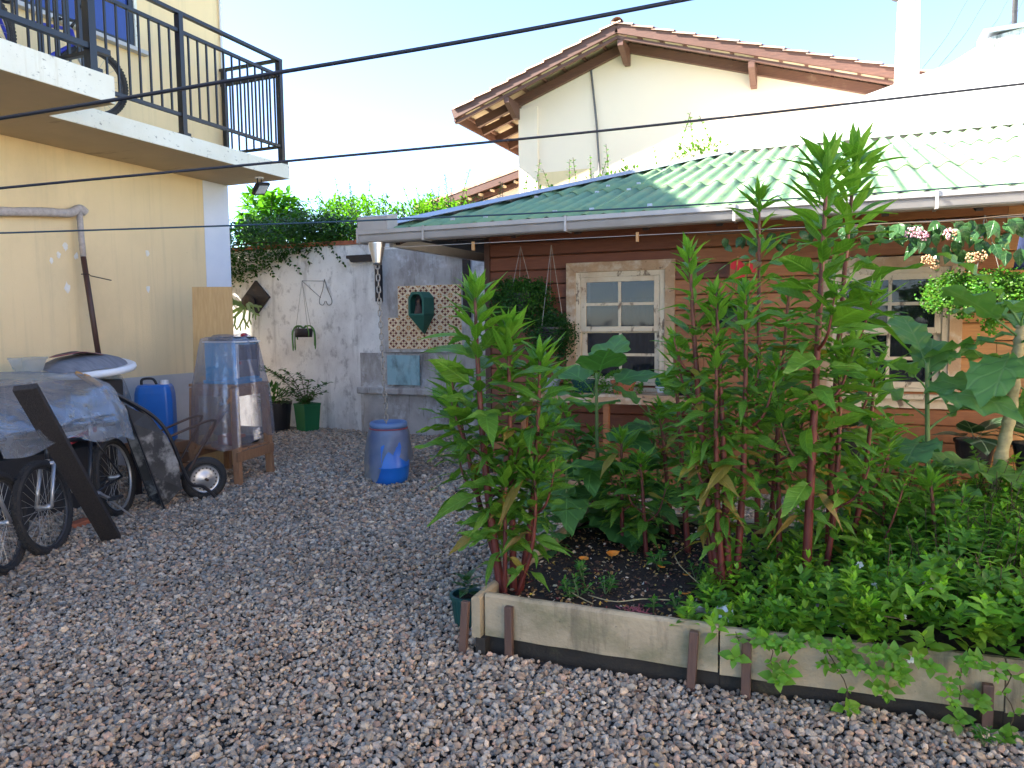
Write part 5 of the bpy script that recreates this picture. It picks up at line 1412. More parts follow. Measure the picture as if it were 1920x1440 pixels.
# wrapped frame pole leaning on the yellow wall
po = thing('wrapped_frame_pole', 'brown pole with a cloth-wrapped crossbar leaning on the yellow wall', 'pole', (-7.2, 5.65, 1.2))
b = MB(); pth = [V((-7.33, 4.2, 2.66)), V((-7.32, 4.75, 2.72)), V((-7.31, 5.2, 2.775)), V((-7.30, 5.48, 2.80)), V((-7.30, 5.60, 2.86)), V((-7.30, 5.67, 2.83))]
b.tube(smooth_path(pth, 6), [.045 + .008 * nz(i * .7, 3) for i in range(31)], 10); b.build('crossbar', 'wrap', po, smooth=True)
b = MB(); b.tube([(-7.30, 5.60, 2.82), (-7.29, 5.60, 2.55), (-7.285, 5.605, 2.36)], .030, 10); b.build('wrapped_upright', 'wrap', po, smooth=True)
b = MB(); b.tube([(-7.285, 5.605, 2.36), (-7.15, 5.63, 1.20)], .028, 10); b.build('upright', 'pole_brown', po, smooth=True)
b = MB(); b.tube([(-7.26, 5.55, 2.17), (-7.23, 5.61, 2.18), (-7.26, 5.66, 2.16), (-7.2, 5.86, 2.12)], .006, 5); b.build('wire_tie', 'rust', po)

# ================================================================== RAISED BED
ZSOIL = .24
bd = thing('raised_bed', 'raised garden bed edged with mossy concrete boards held by wooden stakes', 'planter', (-.3, 4.1, 0))
def board(p, q, z0, z1, th, name='board', mat='concrete'):
    p, q = V((p[0], p[1], 0)), V((q[0], q[1], 0)); d = (q - p); n = V((-d.y, d.x, 0)).normalized()
    k = 24; rows_ = []
    fr_ = []; 
    for i in range(k + 1):
        c = p + d * (i / k); w = .004 * nz(c.x * 6, c.y * 6, z1 * 9); t_ = .003 * nz(c.x * 11, c.y * 9, 4)
        fr_.append([c + V((0, 0, z0 + w)), c + V((0, 0, z1 - .012 + t_)), c + n * .012 + V((0, 0, z1 + t_)), c + n * (th - .012) + V((0, 0, z1 + t_)), c + n * th + V((0, 0, z1 - .012 + t_)), c + n * th + V((0, 0, z0))])
    b_ = MB(); b_.grid(fr_); b_.add(fr_[0], [tuple(range(6))]); b_.add(fr_[-1], [tuple(range(5, -1, -1))])
    return b_.build(name, mat, bd, smooth=False)
F0, F1, F2, F3 = (-1.50, 3.185), (-.40, 3.20), (.66, 3.30), (2.3, 3.55)
board(F0, (F1[0] - .004, F1[1]), .095, .300, .045); board((F1[0] + .004, F1[1] + .002), F2, .085, .292, .045); board((F2[0] + .006, F2[1]), F3, .08, .29, .045)
board((-1.555, 5.06), (-1.555 + .0, 3.15), .09, .30, .045)
board((-1.50, 5.08), (2.3, 5.2), .08, .28, -.045)
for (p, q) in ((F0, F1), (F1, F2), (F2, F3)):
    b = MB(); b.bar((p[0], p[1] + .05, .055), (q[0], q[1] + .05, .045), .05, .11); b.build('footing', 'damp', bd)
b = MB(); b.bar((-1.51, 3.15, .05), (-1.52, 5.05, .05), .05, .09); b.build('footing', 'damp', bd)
for (x, y, h_, lean) in ((-1.365, 3.165, .265, .0), (-.515, 3.175, .275, .015), (-.285, 3.185, .265, 0), (.60, 3.265, .2, .0), (-1.60, 3.14, .27, .02)):
    b = MB(); b.bar((x, y - .002, -.02), (x + lean, y + .001, h_), .038, .030, upv=(0, 1, 0)); b.build('stake', 'stake', bd, bevel=.003)
rows = []
for i in range(40):
    y = 3.22 + 1.9 * i / 39
    rows.append([(x, y + .03 * x if False else y, ZSOIL + .018 * nz(x * 5, y * 5) + .012 * nz(x * 14, y * 14, 3) + (.03 if x > -.2 else 0)) for x in [-1.515 + 3.8 * j / 79 for j in range(80)]])
    rows[-1] = [(x, max(yy, 3.235 + (.01 if x < -.4 else .10 * (x + .4))), z) for x, yy, z in rows[-1]]
b = MB(); b.grid(rows); b.build('soil', 'soil', bd, smooth=True)
# litter of dry leaves, husks and peelings on the soil
random.seed(11)
Lf = Leaves()
pal = [(.10, .055, .03), (.16, .09, .045), (.30, .17, .06), (.42, .27, .08), (.06, .035, .025), (.22, .12, .06), (.5, .42, .3), (.12, .03, .03), (.34, .20, .12)]
for _ in range(3400):
    x = random.uniform(-1.48, .2); y = random.uniform(3.28, 5.0)
    z = ZSOIL + .018 * nz(x * 5, y * 5) + .012 * nz(x * 14, y * 14, 3) + .012
    d = rdir(-.25, .35); L = random.uniform(.008, .03); c = random.choice(pal)
    if random.random() < .03: c = (.6, .56, .48)
    if random.random() < .10 * max(0, nz(x * 4, y * 4, 7) * 3): c = random.choice(((.62, .40, .06), (.6, .3, .05), (.55, .42, .14)))
    Lf.leaf((x, y, z), d, rdir(.3, 1), L, L * random.uniform(.35, .8), jit(c, .3), droop=random.uniform(-.4, .6))
for _ in range(90):
    x = random.uniform(-2.6, 1.2); y = random.uniform(2.5, 3.12) if x > -1.6 else random.uniform(2.6, 4.5); L = random.uniform(.012, .035)
    Lf.leaf((x, y, .035), rdir(-.1, .2), rdir(.5, 1), L, L * random.uniform(.35, .6), jit(random.choice(pal[:4]), .3), droop=random.uniform(-.3, .5))
lt = Lf.build('leaf_litter', 'litter'); tag(lt, 'brown and straw coloured leaf litter on the bare soil and beside the bed', 'litter', kind='stuff')
k = 0
for (x, y, s, lab) in ((-1.24, 3.95, .03, 'orange peel nearest the left board of the bed'), (-1.10, 4.08, .045, 'large orange peel at the back of the bare soil'), (-.80, 3.98, .03, 'orange peel in the middle of the bare soil beside a seedling'),
                       (-.62, 3.62, .032, 'orange peel close to the thick bunch of red stems'), (-.66, 3.90, .025, 'small orange peel left of the red stems')):
    b = MB(); rows = []
    for i in range(5):
        for_ = []
        for j in range(8):
            a = i / 4 * 1.2; t = j / 7 * 3.4 + k; r_ = s * math.sin(a + .15); for_.append((x + r_ * math.cos(t), y + r_ * math.sin(t), ZSOIL + .03 + s * .7 * (1 - math.cos(a)) + .01 * nz(i, j, k)))
        rows.append(for_)
    b.grid(rows); tag(b.build('orange_peel', 'orange', smooth=True, thick=.003), lab, 'peel', 'orange peels on the soil'); k += 1
b = MB(); rows = [[(-.56 + .20 * i / 8 + .02 * nz(i, j), 3.36 + .09 * j / 5 + .015 * nz(j, i, 3), ZSOIL + .045 + .035 * math.sin(i * .7) * math.cos(j * .9) + .02 * nz(i * 1.3, j * 1.7, 5)) for j in range(6)] for i in range(9)]
b.grid(rows); tag(b.build('crumpled_bag', 'white_plastic', smooth=True), 'crumpled pale plastic wrapper on the soil beside the thick red stems', 'wrapper')
b = MB()
for i in range(40):
    p = V((-.80 + random.gauss(0, .035), 3.34 + random.gauss(0, .02), ZSOIL + .02)); b.tube([p, p + rdir(-.1, .6) * .03], .003, 4)
tag(b.build('root_scraps', 'print_red'), 'little heap of reddish root scraps beside the front board', 'scraps')
for (pts, lab) in (([(-1.05, 3.42, .275), (-.9, 3.36, .285), (-.78, 3.40, .30), (-.66, 3.46, .29)], 'pale crooked twig lying near the front board'), ([(-1.2, 3.50, .28), (-1.12, 3.40, .28), (-1.0, 3.33, .27)], 'short pale twig lying left of the seedlings'), ([(-.55, 3.75, .27), (-.7, 3.95, .30), (-.78, 4.2, .29)], 'long dry twig lying across the middle of the soil')):
    b = MB(); b.tube(smooth_path(pts, 5), .0028, 5); tag(b.build('twig', 'bark', smooth=True), lab, 'twig')

# ================================================================== LEAF MESHES
def leaf_mesh(name, mat, pet, prof, droop, fold, wave, wn_, nseg=8, half=2, lobes=0.0, thickpet=.010, seedv=0):
    """unit-length leaf along +Y: petiole, then a blade with a drooping midrib"""
    b_ = MB(); rows_ = []
    def mid(t): return V((.055 * math.sin(seedv * 2.3) * t * t * 1.6 + .015 * math.sin(seedv + t * 3), t, -droop * t * t * .9 + .12 * droop * t))
    for i in range(nseg + 1):
        s = i / nseg; t = pet + (1 - pet) * s
        x_ = s * (len(prof) - 1); k_ = min(int(x_), len(prof) - 2); w = prof[k_] + (prof[k_ + 1] - prof[k_]) * (x_ - k_)
        c = mid(t); row = []
        for j in range(-half, half + 1):
            a = j / half
            ww = w * (1 + lobes * math.sin(s * wn_ * 2.1 + seedv) * abs(a))
            zz = fold * abs(a) * w - .35 * fold * w * a * a + wave * math.sin(s * wn_ + seedv * 2 + (1.7 if j > 0 else 0)) * abs(a) ** 2
            row.append((c.x + a * ww, c.y - (.06 * abs(a) * w if s > .1 else 0), c.z + zz))
        rows_.append(row)
    b_.grid(rows_)
    b_.tube([mid(0), mid(pet * .5), mid(pet + .02)], [thickpet, thickpet * .9, thickpet * .6], 5, cap=False)
    me = bpy.data.meshes.new(name); me.from_pydata(b_.v, [], b_.f); me.materials.append(MT[mat]); me.polygons.foreach_set('use_smooth', [True] * len(me.polygons)); me.update()
    return me
AP = [0, .068, .115, .143, .150, .138, .110, .070, .032, .003]
AM = [leaf_mesh('leaf', 'leaf_amaranth', .20, AP, dr_, .35, wv, 7 + k, 9, 2, seedv=k * 1.7, thickpet=.009) for k, (dr_, wv) in enumerate(((.12, .012), (.30, .02), (.5, .028), (.75, .03), (.95, .025), (.4, .045), (.2, .04), (.6, .05), (.05, .03)))]
MT['leaf_old'] = leafmat('old_yellowing_leaf', (0.30, 0.27, 0.03), (0.24, 0.15, 0.05), 0.35, veins=0.3, vscale=26)
AW = [leaf_mesh('leaf', 'leaf_old', .20, AP, dr_, .5, .04, 8 + k, 9, 2, seedv=k * 2.7, thickpet=.009) for k, dr_ in enumerate((.9, 1.3))]
YP = [0, .055, .096, .118, .122, .110, .085, .053, .024, .002]
AY = [leaf_mesh('leaf', 'leaf_young', .12, YP, dr_, .5, .012, 6 + k, 9, 2, seedv=k * 1.3 + 5, thickpet=.008) for k, dr_ in enumerate((-.10, .08, .22, .4))]
CP = [0, .10, .19, .25, .285, .29, .27, .22, .14, .02]
CM = [leaf_mesh('leaf', 'leaf_collard', .30, CP, dr_, .26, .05, 22 + k * 2, 18, 4, lobes=.05, seedv=k * 2.1, thickpet=.014) for k, dr_ in enumerate((.15, .35, .6, .9))]
HP = [.04, .24, .33, .36, .34, .29, .22, .14, .07, .002]
BM = [leaf_mesh('leaf', 'leaf_broad', .34, HP, dr_, .20, .03, 19 + k, 16, 4, lobes=.05, seedv=k * 1.9 + 2, thickpet=.010) for k, dr_ in enumerate((.2, .45, .7, 1.0))]
OP = [.02, .17, .24, .265, .26, .235, .19, .13, .065, .002]
HM = [leaf_mesh('leaf', 'leaf_heart', .12, OP, dr_, .25, .012, 5 + k, 8, 2, seedv=k * 1.1, thickpet=.008) for k, dr_ in enumerate((.2, .5, .9))]
VM = [leaf_mesh('leaf', 'leaf_caladium', .30, HP, dr_, .15, .01, 5 + k, 10, 3, seedv=k * 1.1, thickpet=.008) for k, dr_ in enumerate((.4, .8))]

def put_leaf(root, mes, p, d, upv, L, roll=0.0, wid=1.0):
    M = Matrix.Translation(V(p)) @ frame(d, upv).to_4x4() @ Matrix.Rotation(roll, 4, 'Y') @ Matrix.Diagonal((L * wid, L, L, 1))
    return pset('leaf', random.choice(mes), root, M)

def shoot(root, path, r0_, r1_, L0, L1, n, t0, rosette=12, name='stem', young=True, az0=0.0, lmin=.07, colr=None):
    """a leafy axis: stem tube with spiralling leaves and a tuft of young ones at its tip"""
    pth = smooth_path(path, 8); k = len(pth)
    base_c, tip_c = colr or ((.135, .024, .020), (.24, .095, .055))
    cols = []; rs = []
    for i in range(k):
        t = i / (k - 1); rs.append(r0_ + (r1_ - r0_) * t)
        q = random.uniform(.8, 1.2); cols.append(tuple((base_c[j] + (tip_c[j] - base_c[j]) * t ** 2.2) * q for j in range(3)))
    b_ = MB(); b_.tube(pth, rs, 7, col=cols); b_.build(name, 'stem', root, smooth=True)
    def at(t):
        s = t * (k - 1); i = min(int(s), k - 2); return pth[i].lerp(pth[i + 1], s - i), (pth[i + 1] - pth[i]).normalized()
    n = int(n * 1.95)
    for i in range(n):
        f_ = (i + random.uniform(-.3, .3)) / n; t = t0 + (1 - t0) * max(0, f_) ** .9
        p, ax = at(min(t, .985)); a = az0 + i * 2.39996 + random.uniform(-.35, .35)
        side = V((math.cos(a), math.sin(a), 0)); u_ = (t - t0) / (1 - t0)
        el = .06 + .75 * u_ + random.uniform(-.35, .30)
        d = (side * math.cos(el) + V((0, 0, math.sin(el)))).normalized()
        env = math.sin(math.pi * min(1, .18 + .62 * u_)) ** .7
        L = (L0 + (L1 - L0) * u_) * env * random.uniform(.6, 1.3)
        L = max(L, lmin)
        if u_ > .72 and young: put_leaf(root, AY, p, d, (0, 0, 1), L * 1.0, random.uniform(-.3, .3))
        else: put_leaf(root, AW if random.random() < (.10 if u_ < .3 else .03) else AM, p, d, (random.gauss(0, .25), random.gauss(0, .25), 1), L, random.uniform(-.6, .6), random.uniform(.7, 1.2))
    p, ax = at(1.0)
    for i in range(rosette):
        a = az0 + i * 2.39996; f_ = i / max(1, rosette - 1)
        el = .35 + 1.05 * f_; side = V((math.cos(a), math.sin(a), 0))
        d = (side * math.cos(el) + ax * math.sin(el)).normalized()
        put_leaf(root, AY, p - ax * (.10 * (1 - f_)), d, (0, 0, 1) if el < 1.2 else -side, L1 * random.uniform(.75, 1.05) * (1 - .35 * f_), random.uniform(-.3, .3), .9)

def amaranth(label, base, top, n, seedv, L0=.27, L1=.20, branches=(), r0_=.016, t0=.22, bend=(0, 0), rosette=13):
    random.seed(seedv)
    base = V(base); top = V(top)
    root = thing('amaranth_plant', label, 'plant', base, 'amaranth plants in the raised bed')
    m1 = base.lerp(top, .35) + V((bend[0], bend[1], 0)); m2 = base.lerp(top, .7) + V((bend[0] * .8, bend[1] * .8, 0))
    shoot(root, [base - V((0, 0, .02)), m1, m2, top - V((0, 0, .06))], r0_ * 1.25, .0065, L0, L1, n, t0, rosette, az0=random.uniform(0, 6))
    pth = smooth_path([base, m1, m2, top], 8)
    for (t, az, L, nn) in branches:
        p = pth[int(t * (len(pth) - 1))]; e = V((math.cos(az), math.sin(az), 0))
        shoot(root, [p, p + e * L * .35 + V((0, 0, L * .30)), p + e * L * .55 + V((0, 0, L * .95))], r0_ * .5, .004, L0 * .72, L1 * .72, nn, .15, 8, 'branch', az0=random.uniform(0, 6), lmin=.05)
    return root
AMA = [
 ('tallest amaranth of the leafy clump at the left corner of the bed', (-1.505, 3.40), (890, 530), 46, .31, .24, ((.45, 3.4, .30, 9), (.30, .2, .3, 9)), .020, (-.03, 0)),
 ('amaranth second in height in the left corner clump', (-1.455, 3.44), (952, 595), 40, .27, .22, ((.4, .3, .3, 9),), .017, (0, 0)),
 ('right leaning amaranth of the left corner clump', (-1.43, 3.46), (1012, 645), 34, .25, .20, ((.3, -.3, .28, 8), (.5, .8, .2, 6)), .015, (.03, 0)),
 ('short amaranth leaning left behind the left corner clump', (-1.56, 3.55), (842, 675), 30, .24, .20, ((.4, 2.9, .25, 7),), .014, (-.03, 0)),
 ('low side amaranth with lime tip at the foot of the left corner clump', (-1.42, 3.39), (1000, 860), 20, .22, .16, (), .011, (.05, 0)),
 ('low amaranth shoot in front of the left corner clump', (-1.47, 3.36), (948, 870), 18, .24, .17, (), .011, (.0, 0)),
 ('tallest amaranth of the middle clump, in front of the left window edge', (-.46, 3.76), (1293, 450), 44, .22, .15, ((.5, 2.6, .26, 9), (.62, 3.6, .22, 8), (.38, .5, .22, 8)), .019, (-.03, .02)),
 ('amaranth of the middle clump with its tip just right of the tallest', (-.42, 3.74), (1343, 525), 38, .22, .15, ((.5, .4, .24, 8), (.35, 3.0, .22, 8)), .017, (0, 0)),
 ('amaranth of the middle clump with its tip under the red flower', (-.40, 3.78), (1398, 520), 38, .23, .15, ((.5, -.3, .26, 8), (.62, 1.0, .2, 8)), .017, (.02, 0)),
 ('shorter amaranth at the front of the middle clump', (-.44, 3.70), (1345, 620), 34, .21, .14, ((.4, 3.3, .22, 8), (.3, -.6, .2, 8)), .015, (-.02, 0)),
 ('amaranth with thin stem left of the middle clump, before the window', (-.74, 4.43), (1262, 625), 36, .20, .13, ((.45, 3.2, .25, 8), (.6, 1.0, .2, 6)), .016, (0, 0)),
 ('dark-stemmed amaranth standing left behind the middle clump', (-.89, 4.73), (1235, 740), 28, .18, .12, ((.5, 2.2, .2, 7),), .017, (0, 0)),
 ('low bushy amaranth at the foot of the middle clump', (-.52, 3.95), (1325, 735), 30, .20, .14, ((.4, 3.5, .2, 7), (.3, .2, .2, 7)), .012, (-.03, 0)),
 ('tallest amaranth of all, rising past the gutter right of centre', (-.075, 3.80), (1552, 285), 52, .30, .27, ((.42, .4, .34, 10), (.33, 2.9, .3, 9), (.55, 5.2, .26, 8)), .020, (.0, 0)),
 ('amaranth just behind the tallest with its tip beside it', (.03, 4.17), (1605, 272), 46, .31, .27, ((.36, .1, .36, 10), (.5, 5.8, .3, 9)), .018, (-.02, 0)),
 ('slender amaranth with a narrow tip left of the tallest one', (-.36, 4.60), (1424, 345), 40, .24, .22, ((.5, 2.5, .26, 8), (.42, -.2, .26, 8)), .016, (0, .02)),
 ('mid-height amaranth between the middle clump and the tallest one', (-.20, 4.05), (1455, 660), 34, .22, .15, ((.4, 2.8, .24, 8), (.5, .3, .22, 8)), .014, (0, 0)),
 ('mid-height amaranth at the foot of the tallest one', (.0, 3.92), (1575, 640), 34, .23, .16, ((.35, -.2, .3, 9), (.5, 2.8, .22, 8)), .014, (.03, 0)),
 ('amaranth with a red side branch right of the tallest one', (.10, 4.25), (1640, 690), 32, .23, .15, ((.12, -.35, .5, 12), (.4, .5, .26, 8)), .015, (.03, 0)),
 ('small amaranth rising behind the squash leaves left of the sunflower', (-1.40, 4.85), (1050, 745), 24, .22, .15, ((.4, 3.0, .22, 7), (.5, .2, .2, 7)), .012, (0, 0)),
 ('small amaranth just right of the sunflower stem', (-1.12, 4.35), (1165, 800), 26, .22, .15, ((.4, 2.6, .22, 7), (.3, .3, .2, 7)), .012, (0, 0)),
 ('bushy low amaranth between the sunflower and the dark-stemmed one', (-.95, 4.25), (1200, 840), 26, .21, .14, ((.4, 3.2, .22, 8), (.3, .2, .22, 8)), .012, (0, 0)),
 ('bushy amaranth in front of the big collard', (.30, 4.45), (1668, 790), 30, .23, .16, ((.35, 3.0, .26, 9), (.4, .2, .26, 9), (.3, 4.6, .24, 8)), .013, (0, 0)),
 ('low spreading amaranth under the big collard leaves', (.55, 4.30), (1745, 880), 26, .22, .15, ((.35, 2.8, .24, 8), (.4, .3, .24, 8)), .012, (0, 0)),
 ('amaranth with thin red stem in the gap below the slender one', (-.28, 4.35), (1480, 520), 34, .22, .16, ((.5, 3.3, .24, 8),), .014, (0, 0)),
]
for i, (lab, bxy, tpx, n, L0, L1, br, r0_, bend) in enumerate(AMA):
    top = unp(tpx[0], tpx[1], bxy[1])
    amaranth(lab, (bxy[0], bxy[1], ZSOIL), top, n, 100 + i, L0, L1, br, r0_, .20, bend)

# ------------------------------------------------------------------ broad-leaved plants behind the bare soil
def broad_plant(name, label, base, top, mes, n, L, seedv, stem_r=.014, mat='green_stem', t0=.15, cat='plant', up0=0.0, up1=1.0, group=None, wid=1.0):
    random.seed(seedv); base = V(base); top = V(top)
    root = thing(name, label, cat, base, group)
    pth = smooth_path([base - V((0, 0, .02)), base.lerp(top, .5) + V((random.uniform(-.02, .02), random.uniform(-.02, .02), 0)), top], 8)
    b_ = MB(); b_.tube(pth, [stem_r * (1 - .5 * i / (len(pth) - 1)) for i in range(len(pth))], 8); b_.build('stem', mat, root, smooth=True)
    for i in range(n):
        t = t0 + (1 - t0) * (i + .5) / n; p = pth[min(int(t * (len(pth) - 1)), len(pth) - 1)]; a = i * 2.39996 + seedv
        el = up0 + (up1 - up0) * (i / max(1, n - 1)) + random.uniform(-.2, .2); d = V((math.cos(a) * math.cos(el), math.sin(a) * math.cos(el), math.sin(el)))
        put_leaf(root, mes, p, d, (0, 0, 1), L * random.uniform(.75, 1.15) * (1 - .25 * t), random.uniform(-.3, .3), wid)
    return root
broad_plant('sunflower_plant', 'tall broad-leaved sunflower plant with a pale stem in front of the left window', (-1.36, 4.72, ZSOIL), unp(1118, 700, 4.72), BM, 16, .56, 3, .018, up0=.0, up1=.75)
broad_plant('squash_plant', 'dark drooping squash leaves left behind the bare soil', (-1.50, 4.45, ZSOIL), unp(1062, 860, 4.45), BM, 10, .44, 8, .012, up0=-.1, up1=.8)
broad_plant('squash_plant', 'low squash plant right of the sunflower stem', (-1.16, 4.65, ZSOIL), unp(1170, 880, 4.65), BM, 10, .42, 13, .011, up0=-.1, up1=.8)
broad_plant('squash_plant', 'small squash leaves against the left board of the bed', (-1.46, 4.15, ZSOIL), unp(1030, 985, 4.15), BM, 6, .24, 17, .009, up0=0, up1=.9)
broad_plant('sunflower_plant', 'young broad-leaved sunflower between the sunflower and the middle clump', (-1.0, 4.9, ZSOIL), unp(1215, 760, 4.9), BM, 12, .46, 23, .014, up0=0, up1=.8)
broad_plant('collard_plant', 'big collard with wide blue-green leaves in front of the right window', (.60, 4.95, ZSOIL), unp(1738, 680, 4.95), CM, 16, .66, 4, .020, up0=-.1, up1=1.05)
broad_plant('collard_plant', 'low collard with flat leaves below the right window', (.40, 5.0, ZSOIL), unp(1690, 880, 5.0), CM, 11, .56, 9, .016, up0=-.1, up1=.7)
broad_plant('squash_plant', 'squash leaves spreading low across the middle of the bed', (-.98, 4.55, ZSOIL), unp(1190, 930, 4.55), BM, 9, .38, 29, .010, up0=-.1, up1=.8)
broad_plant('squash_plant', 'tall squash leaves directly behind the left corner clump', (-1.45, 4.9, ZSOIL), unp(1040, 800, 4.9), BM, 10, .42, 37, .012, up0=0, up1=.8)
broad_plant('collard_plant', 'young collard between the two window fronts behind the red stems', (.15, 4.98, ZSOIL), unp(1600, 860, 4.98), CM, 9, .42, 43, .012, up0=0, up1=.9)
# tall collard with a bare, scarred trunk at the right edge
ck = thing('tree_collard', 'tall collard with a bare scarred pale trunk at the right edge', 'plant', (.93, 5.05, ZSOIL))
pA = unp(1845, 1000, 5.0); pB = unp(1872, 880, 5.0); pC = unp(1895, 770, 5.0); pD = unp(1908, 660, 5.0); pE = unp(1915, 610, 5.0)
pth = smooth_path([pA - V((0, 0, .1)), pB, pC, pD, pE], 10)
b = MB(); b.tube(pth, [.036 + .006 * (i % 3 == 0) - .014 * i / len(pth) for i in range(len(pth))], 10); b.build('trunk', 'bark', ck, smooth=True)
random.seed(31)
for i in range(15):
    t = .62 + .38 * i / 14; p = pth[int(t * (len(pth) - 1))]; a = i * 2.39996 + 1.0; el = -.15 + 1.2 * i / 14
    put_leaf(ck, CM, p, V((math.cos(a) * math.cos(el), math.sin(a) * math.cos(el), math.sin(el))), (0, 0, 1), random.uniform(.46, .62), random.uniform(-.3, .3))

# ------------------------------------------------------------------ ground cover spilling over the front board
random.seed(21)
GC = Leaves(); ST = MB()
def sprig(Lv, p, d, n, gap, L, W, c, droop=.3):
    p = V(p); d = V(d).normalized()
    for i in range(n):
        a = i * math.pi / 2 + random.uniform(-.3, .3); e = d.cross(V((0, 0, 1)))
        if e.length < .05: e = V((1, 0, 0))
        e.normalize(); f_ = d.cross(e)
        for s in (0, math.pi):
            side = e * math.cos(a + s) + f_ * math.sin(a + s); ld = (side + d * (.25 + .5 * i / n) + V((0, 0, .12))).normalized()
            k = (1 - .45 * i / n) * random.uniform(.8, 1.2)
            Lv.leaf(p, ld, (d + V((0, 0, .8))), L * k, W * k, jit(c, .28, .12), droop=droop)
        p = p + d * gap
    for s in range(3):
        Lv.leaf(p, (d + rdir() * .5), V((0, 0, 1)), L * .5, W * .45, jit((c[0] * 1.4, c[1] * 1.35, c[2] * 1.2), .15), droop=.1)
def mound_h(x, y):
    """height of the mint above the soil"""
    a = max(0, min(1, (x + .45) / .55)); b_ = max(0, min(1, (x - .1) / 1.2))
    edge = max(0, min(1, (y - 3.2) / .25))
    return (.04 + .14 * a + .30 * b_ * max(0.3, min(1, (y - 3.3) / .9)) + .16 * nz(x * 2.2, y * 2.2) * a + .05 * nz(x * 6, y * 6)) * (.45 + .55 * edge)
BASEC = (1.05, 1.05, 1.0)
for _ in range(1900):
    x = random.uniform(-.55, 1.95); y = 3.22 + 1.85 * random.random() ** 1.15 + .06 * max(0, x)
    if x < -.25 and random.random() < .55: continue
    if y > 4.4 and x < .35 and random.random() < .75: continue
    hgt = max(.01, mound_h(x, y)) * random.uniform(.35, 1.05)
    c = random.choice(((1.9, 1.6, 1.1), (2.5, 1.95, 1.05), (1.5, 1.35, 1.05), (3.2, 2.4, 1.1), (2.6, 1.7, .9)))
    d = (V((random.gauss(0, .35), random.gauss(-.12, .35), 1))).normalized()
    sprig(GC, (x, y, ZSOIL + hgt + (random.uniform(.02, .14) if random.random() < .12 else 0)), d, random.choice((2, 3, 3, 5)), .022, random.uniform(.055, .095), random.uniform(.032, .052), c)
for _ in range(420):
    x = random.uniform(.15, 1.95); y = random.uniform(3.5, 5.1); z = ZSOIL + mound_h(x, y) * random.uniform(.8, 1.1); e = V((random.gauss(0, .25), random.gauss(-.1, .25), 1)).normalized(); hh = random.uniform(.06, .22)
    p = V((x, y, z)); ST.tube([p - e * .1, p + e * hh], .0018, 4)
    for k in range(5):
        a = k * 2.4 + x * 9; GC.leaf(p + e * (hh * (k + 1) / 5), V((math.cos(a), math.sin(a), .45)), (0, 0, 1), random.uniform(.05, .095), random.uniform(.014, .022), jit(random.choice(((2.8, 2.2, 1.0), (1.9, 1.7, 1.0), (3.4, 2.3, .9))), .25), droop=.5)
for _ in range(110):
    x = random.uniform(-.2, 1.9); y = random.uniform(3.3, 5.0); p = V((x, y, ZSOIL + mound_h(x, y) * random.uniform(.5, 1.05))); ST.tube([p, p + V((random.gauss(0, .06), random.gauss(0, .06), random.uniform(.01, .07)))], .0022, 4)
for _ in range(95):        # hanging over the board
    x = random.uniform(-.25, 1.9); yb_ = 3.205 + .055 * max(0, x + .4)
    drop = random.random() ** 2 * .24 * (0.35 + .65 * min(1, max(0, (x + .1) / .6)))
    p = V((x, yb_ - .02 - random.uniform(0, .05), .31 - drop))
    sprig(GC, p, V((random.gauss(0, .4), -.9, random.uniform(-.5, .5))), 3, .018, random.uniform(.04, .06), random.uniform(.026, .036), (2.3, 1.85, 1.05))
for (x, z0, z1) in ((-.22, .31, .12), (-.12, .31, .16), (.02, .30, .05), (.50, .29, .08), (.64, .30, .03), (.72, .30, -.0), (-.33, .30, .2), (.85, .3, .05)):
    yb_ = 3.18 + .055 * max(0, x + .4); p = V((x, yb_ - .01, z0)); pts = [p]
    while pts[-1].z > z1 + .02: pts.append(pts[-1] + V((random.gauss(0, .012), random.gauss(-.004, .004), -.035)))
    ST.tube(pts, .0022, 4)
    for q in pts[1::2]: sprig(GC, q, V((random.gauss(0, .5), -1, .1)), 1, .01, .035, .022, (2.3, 1.85, 1.05))
    sprig(GC, pts[-1], V((random.gauss(0, .2), -.8, .2)), 3, .016, .065, .042, (2.3, 1.85, 1.05))
gc = GC.build('mint_ground_cover', 'foliage'); tag(gc, 'dense fresh green mint-like ground cover spilling over the concrete boards', 'ground cover', kind='stuff')
o = ST.build('trailing_stems', 'twig', gc); o['kind'] = 'stuff'
# flowers in the ground cover
fl_spots = ((1612, 1058, 3.75, 'flower_white', 'white and violet flower highest beside the red stems'), (1740, 1085, 3.55, 'flower_violet', 'uppermost violet flower in the ground cover'), (1729, 1090, 3.5, 'flower_violet', 'violet flower left of the uppermost one'), (1746, 1107, 3.5, 'flower_violet', 'violet flower below the uppermost one'),
            (1575, 1160, 3.36, 'flower_violet', 'small violet flower above the front board'), (1536, 1135, 3.42, 'flower_violet', 'pale violet flower at the left of the ground cover'), (1640, 1098, 3.5, 'flower_white', 'single white flower in the middle of the ground cover'), (1692, 1155, 3.35, 'flower_white', 'pinkish white flower low in the ground cover'), (1576, 1168, 3.34, 'flower_white', 'white flower under the small violet one'), (1707, 1235, 3.22, 'flower_white', 'white flower hanging in front of the concrete board'))
for (u, v, y, m_, lab) in fl_spots:
    p = unp(u, v, y); b = MB()
    for k in range(5):
        a = k * 1.2566 + u; e = V((math.cos(a), -.55, math.sin(a))).normalized(); M = frame(e, (0, -1, .2))
        b.add([p, p + M @ V((.007, .009, .002)), p + M @ V((.005, .018, 0)), p + M @ V((-.005, .018, 0)), p + M @ V((-.007, .009, .002))], [(0, 1, 2, 3, 4)])
    fr_ = b.build('flower', m_); tag(fr_, lab, 'flower', 'small flowers in the ground cover')

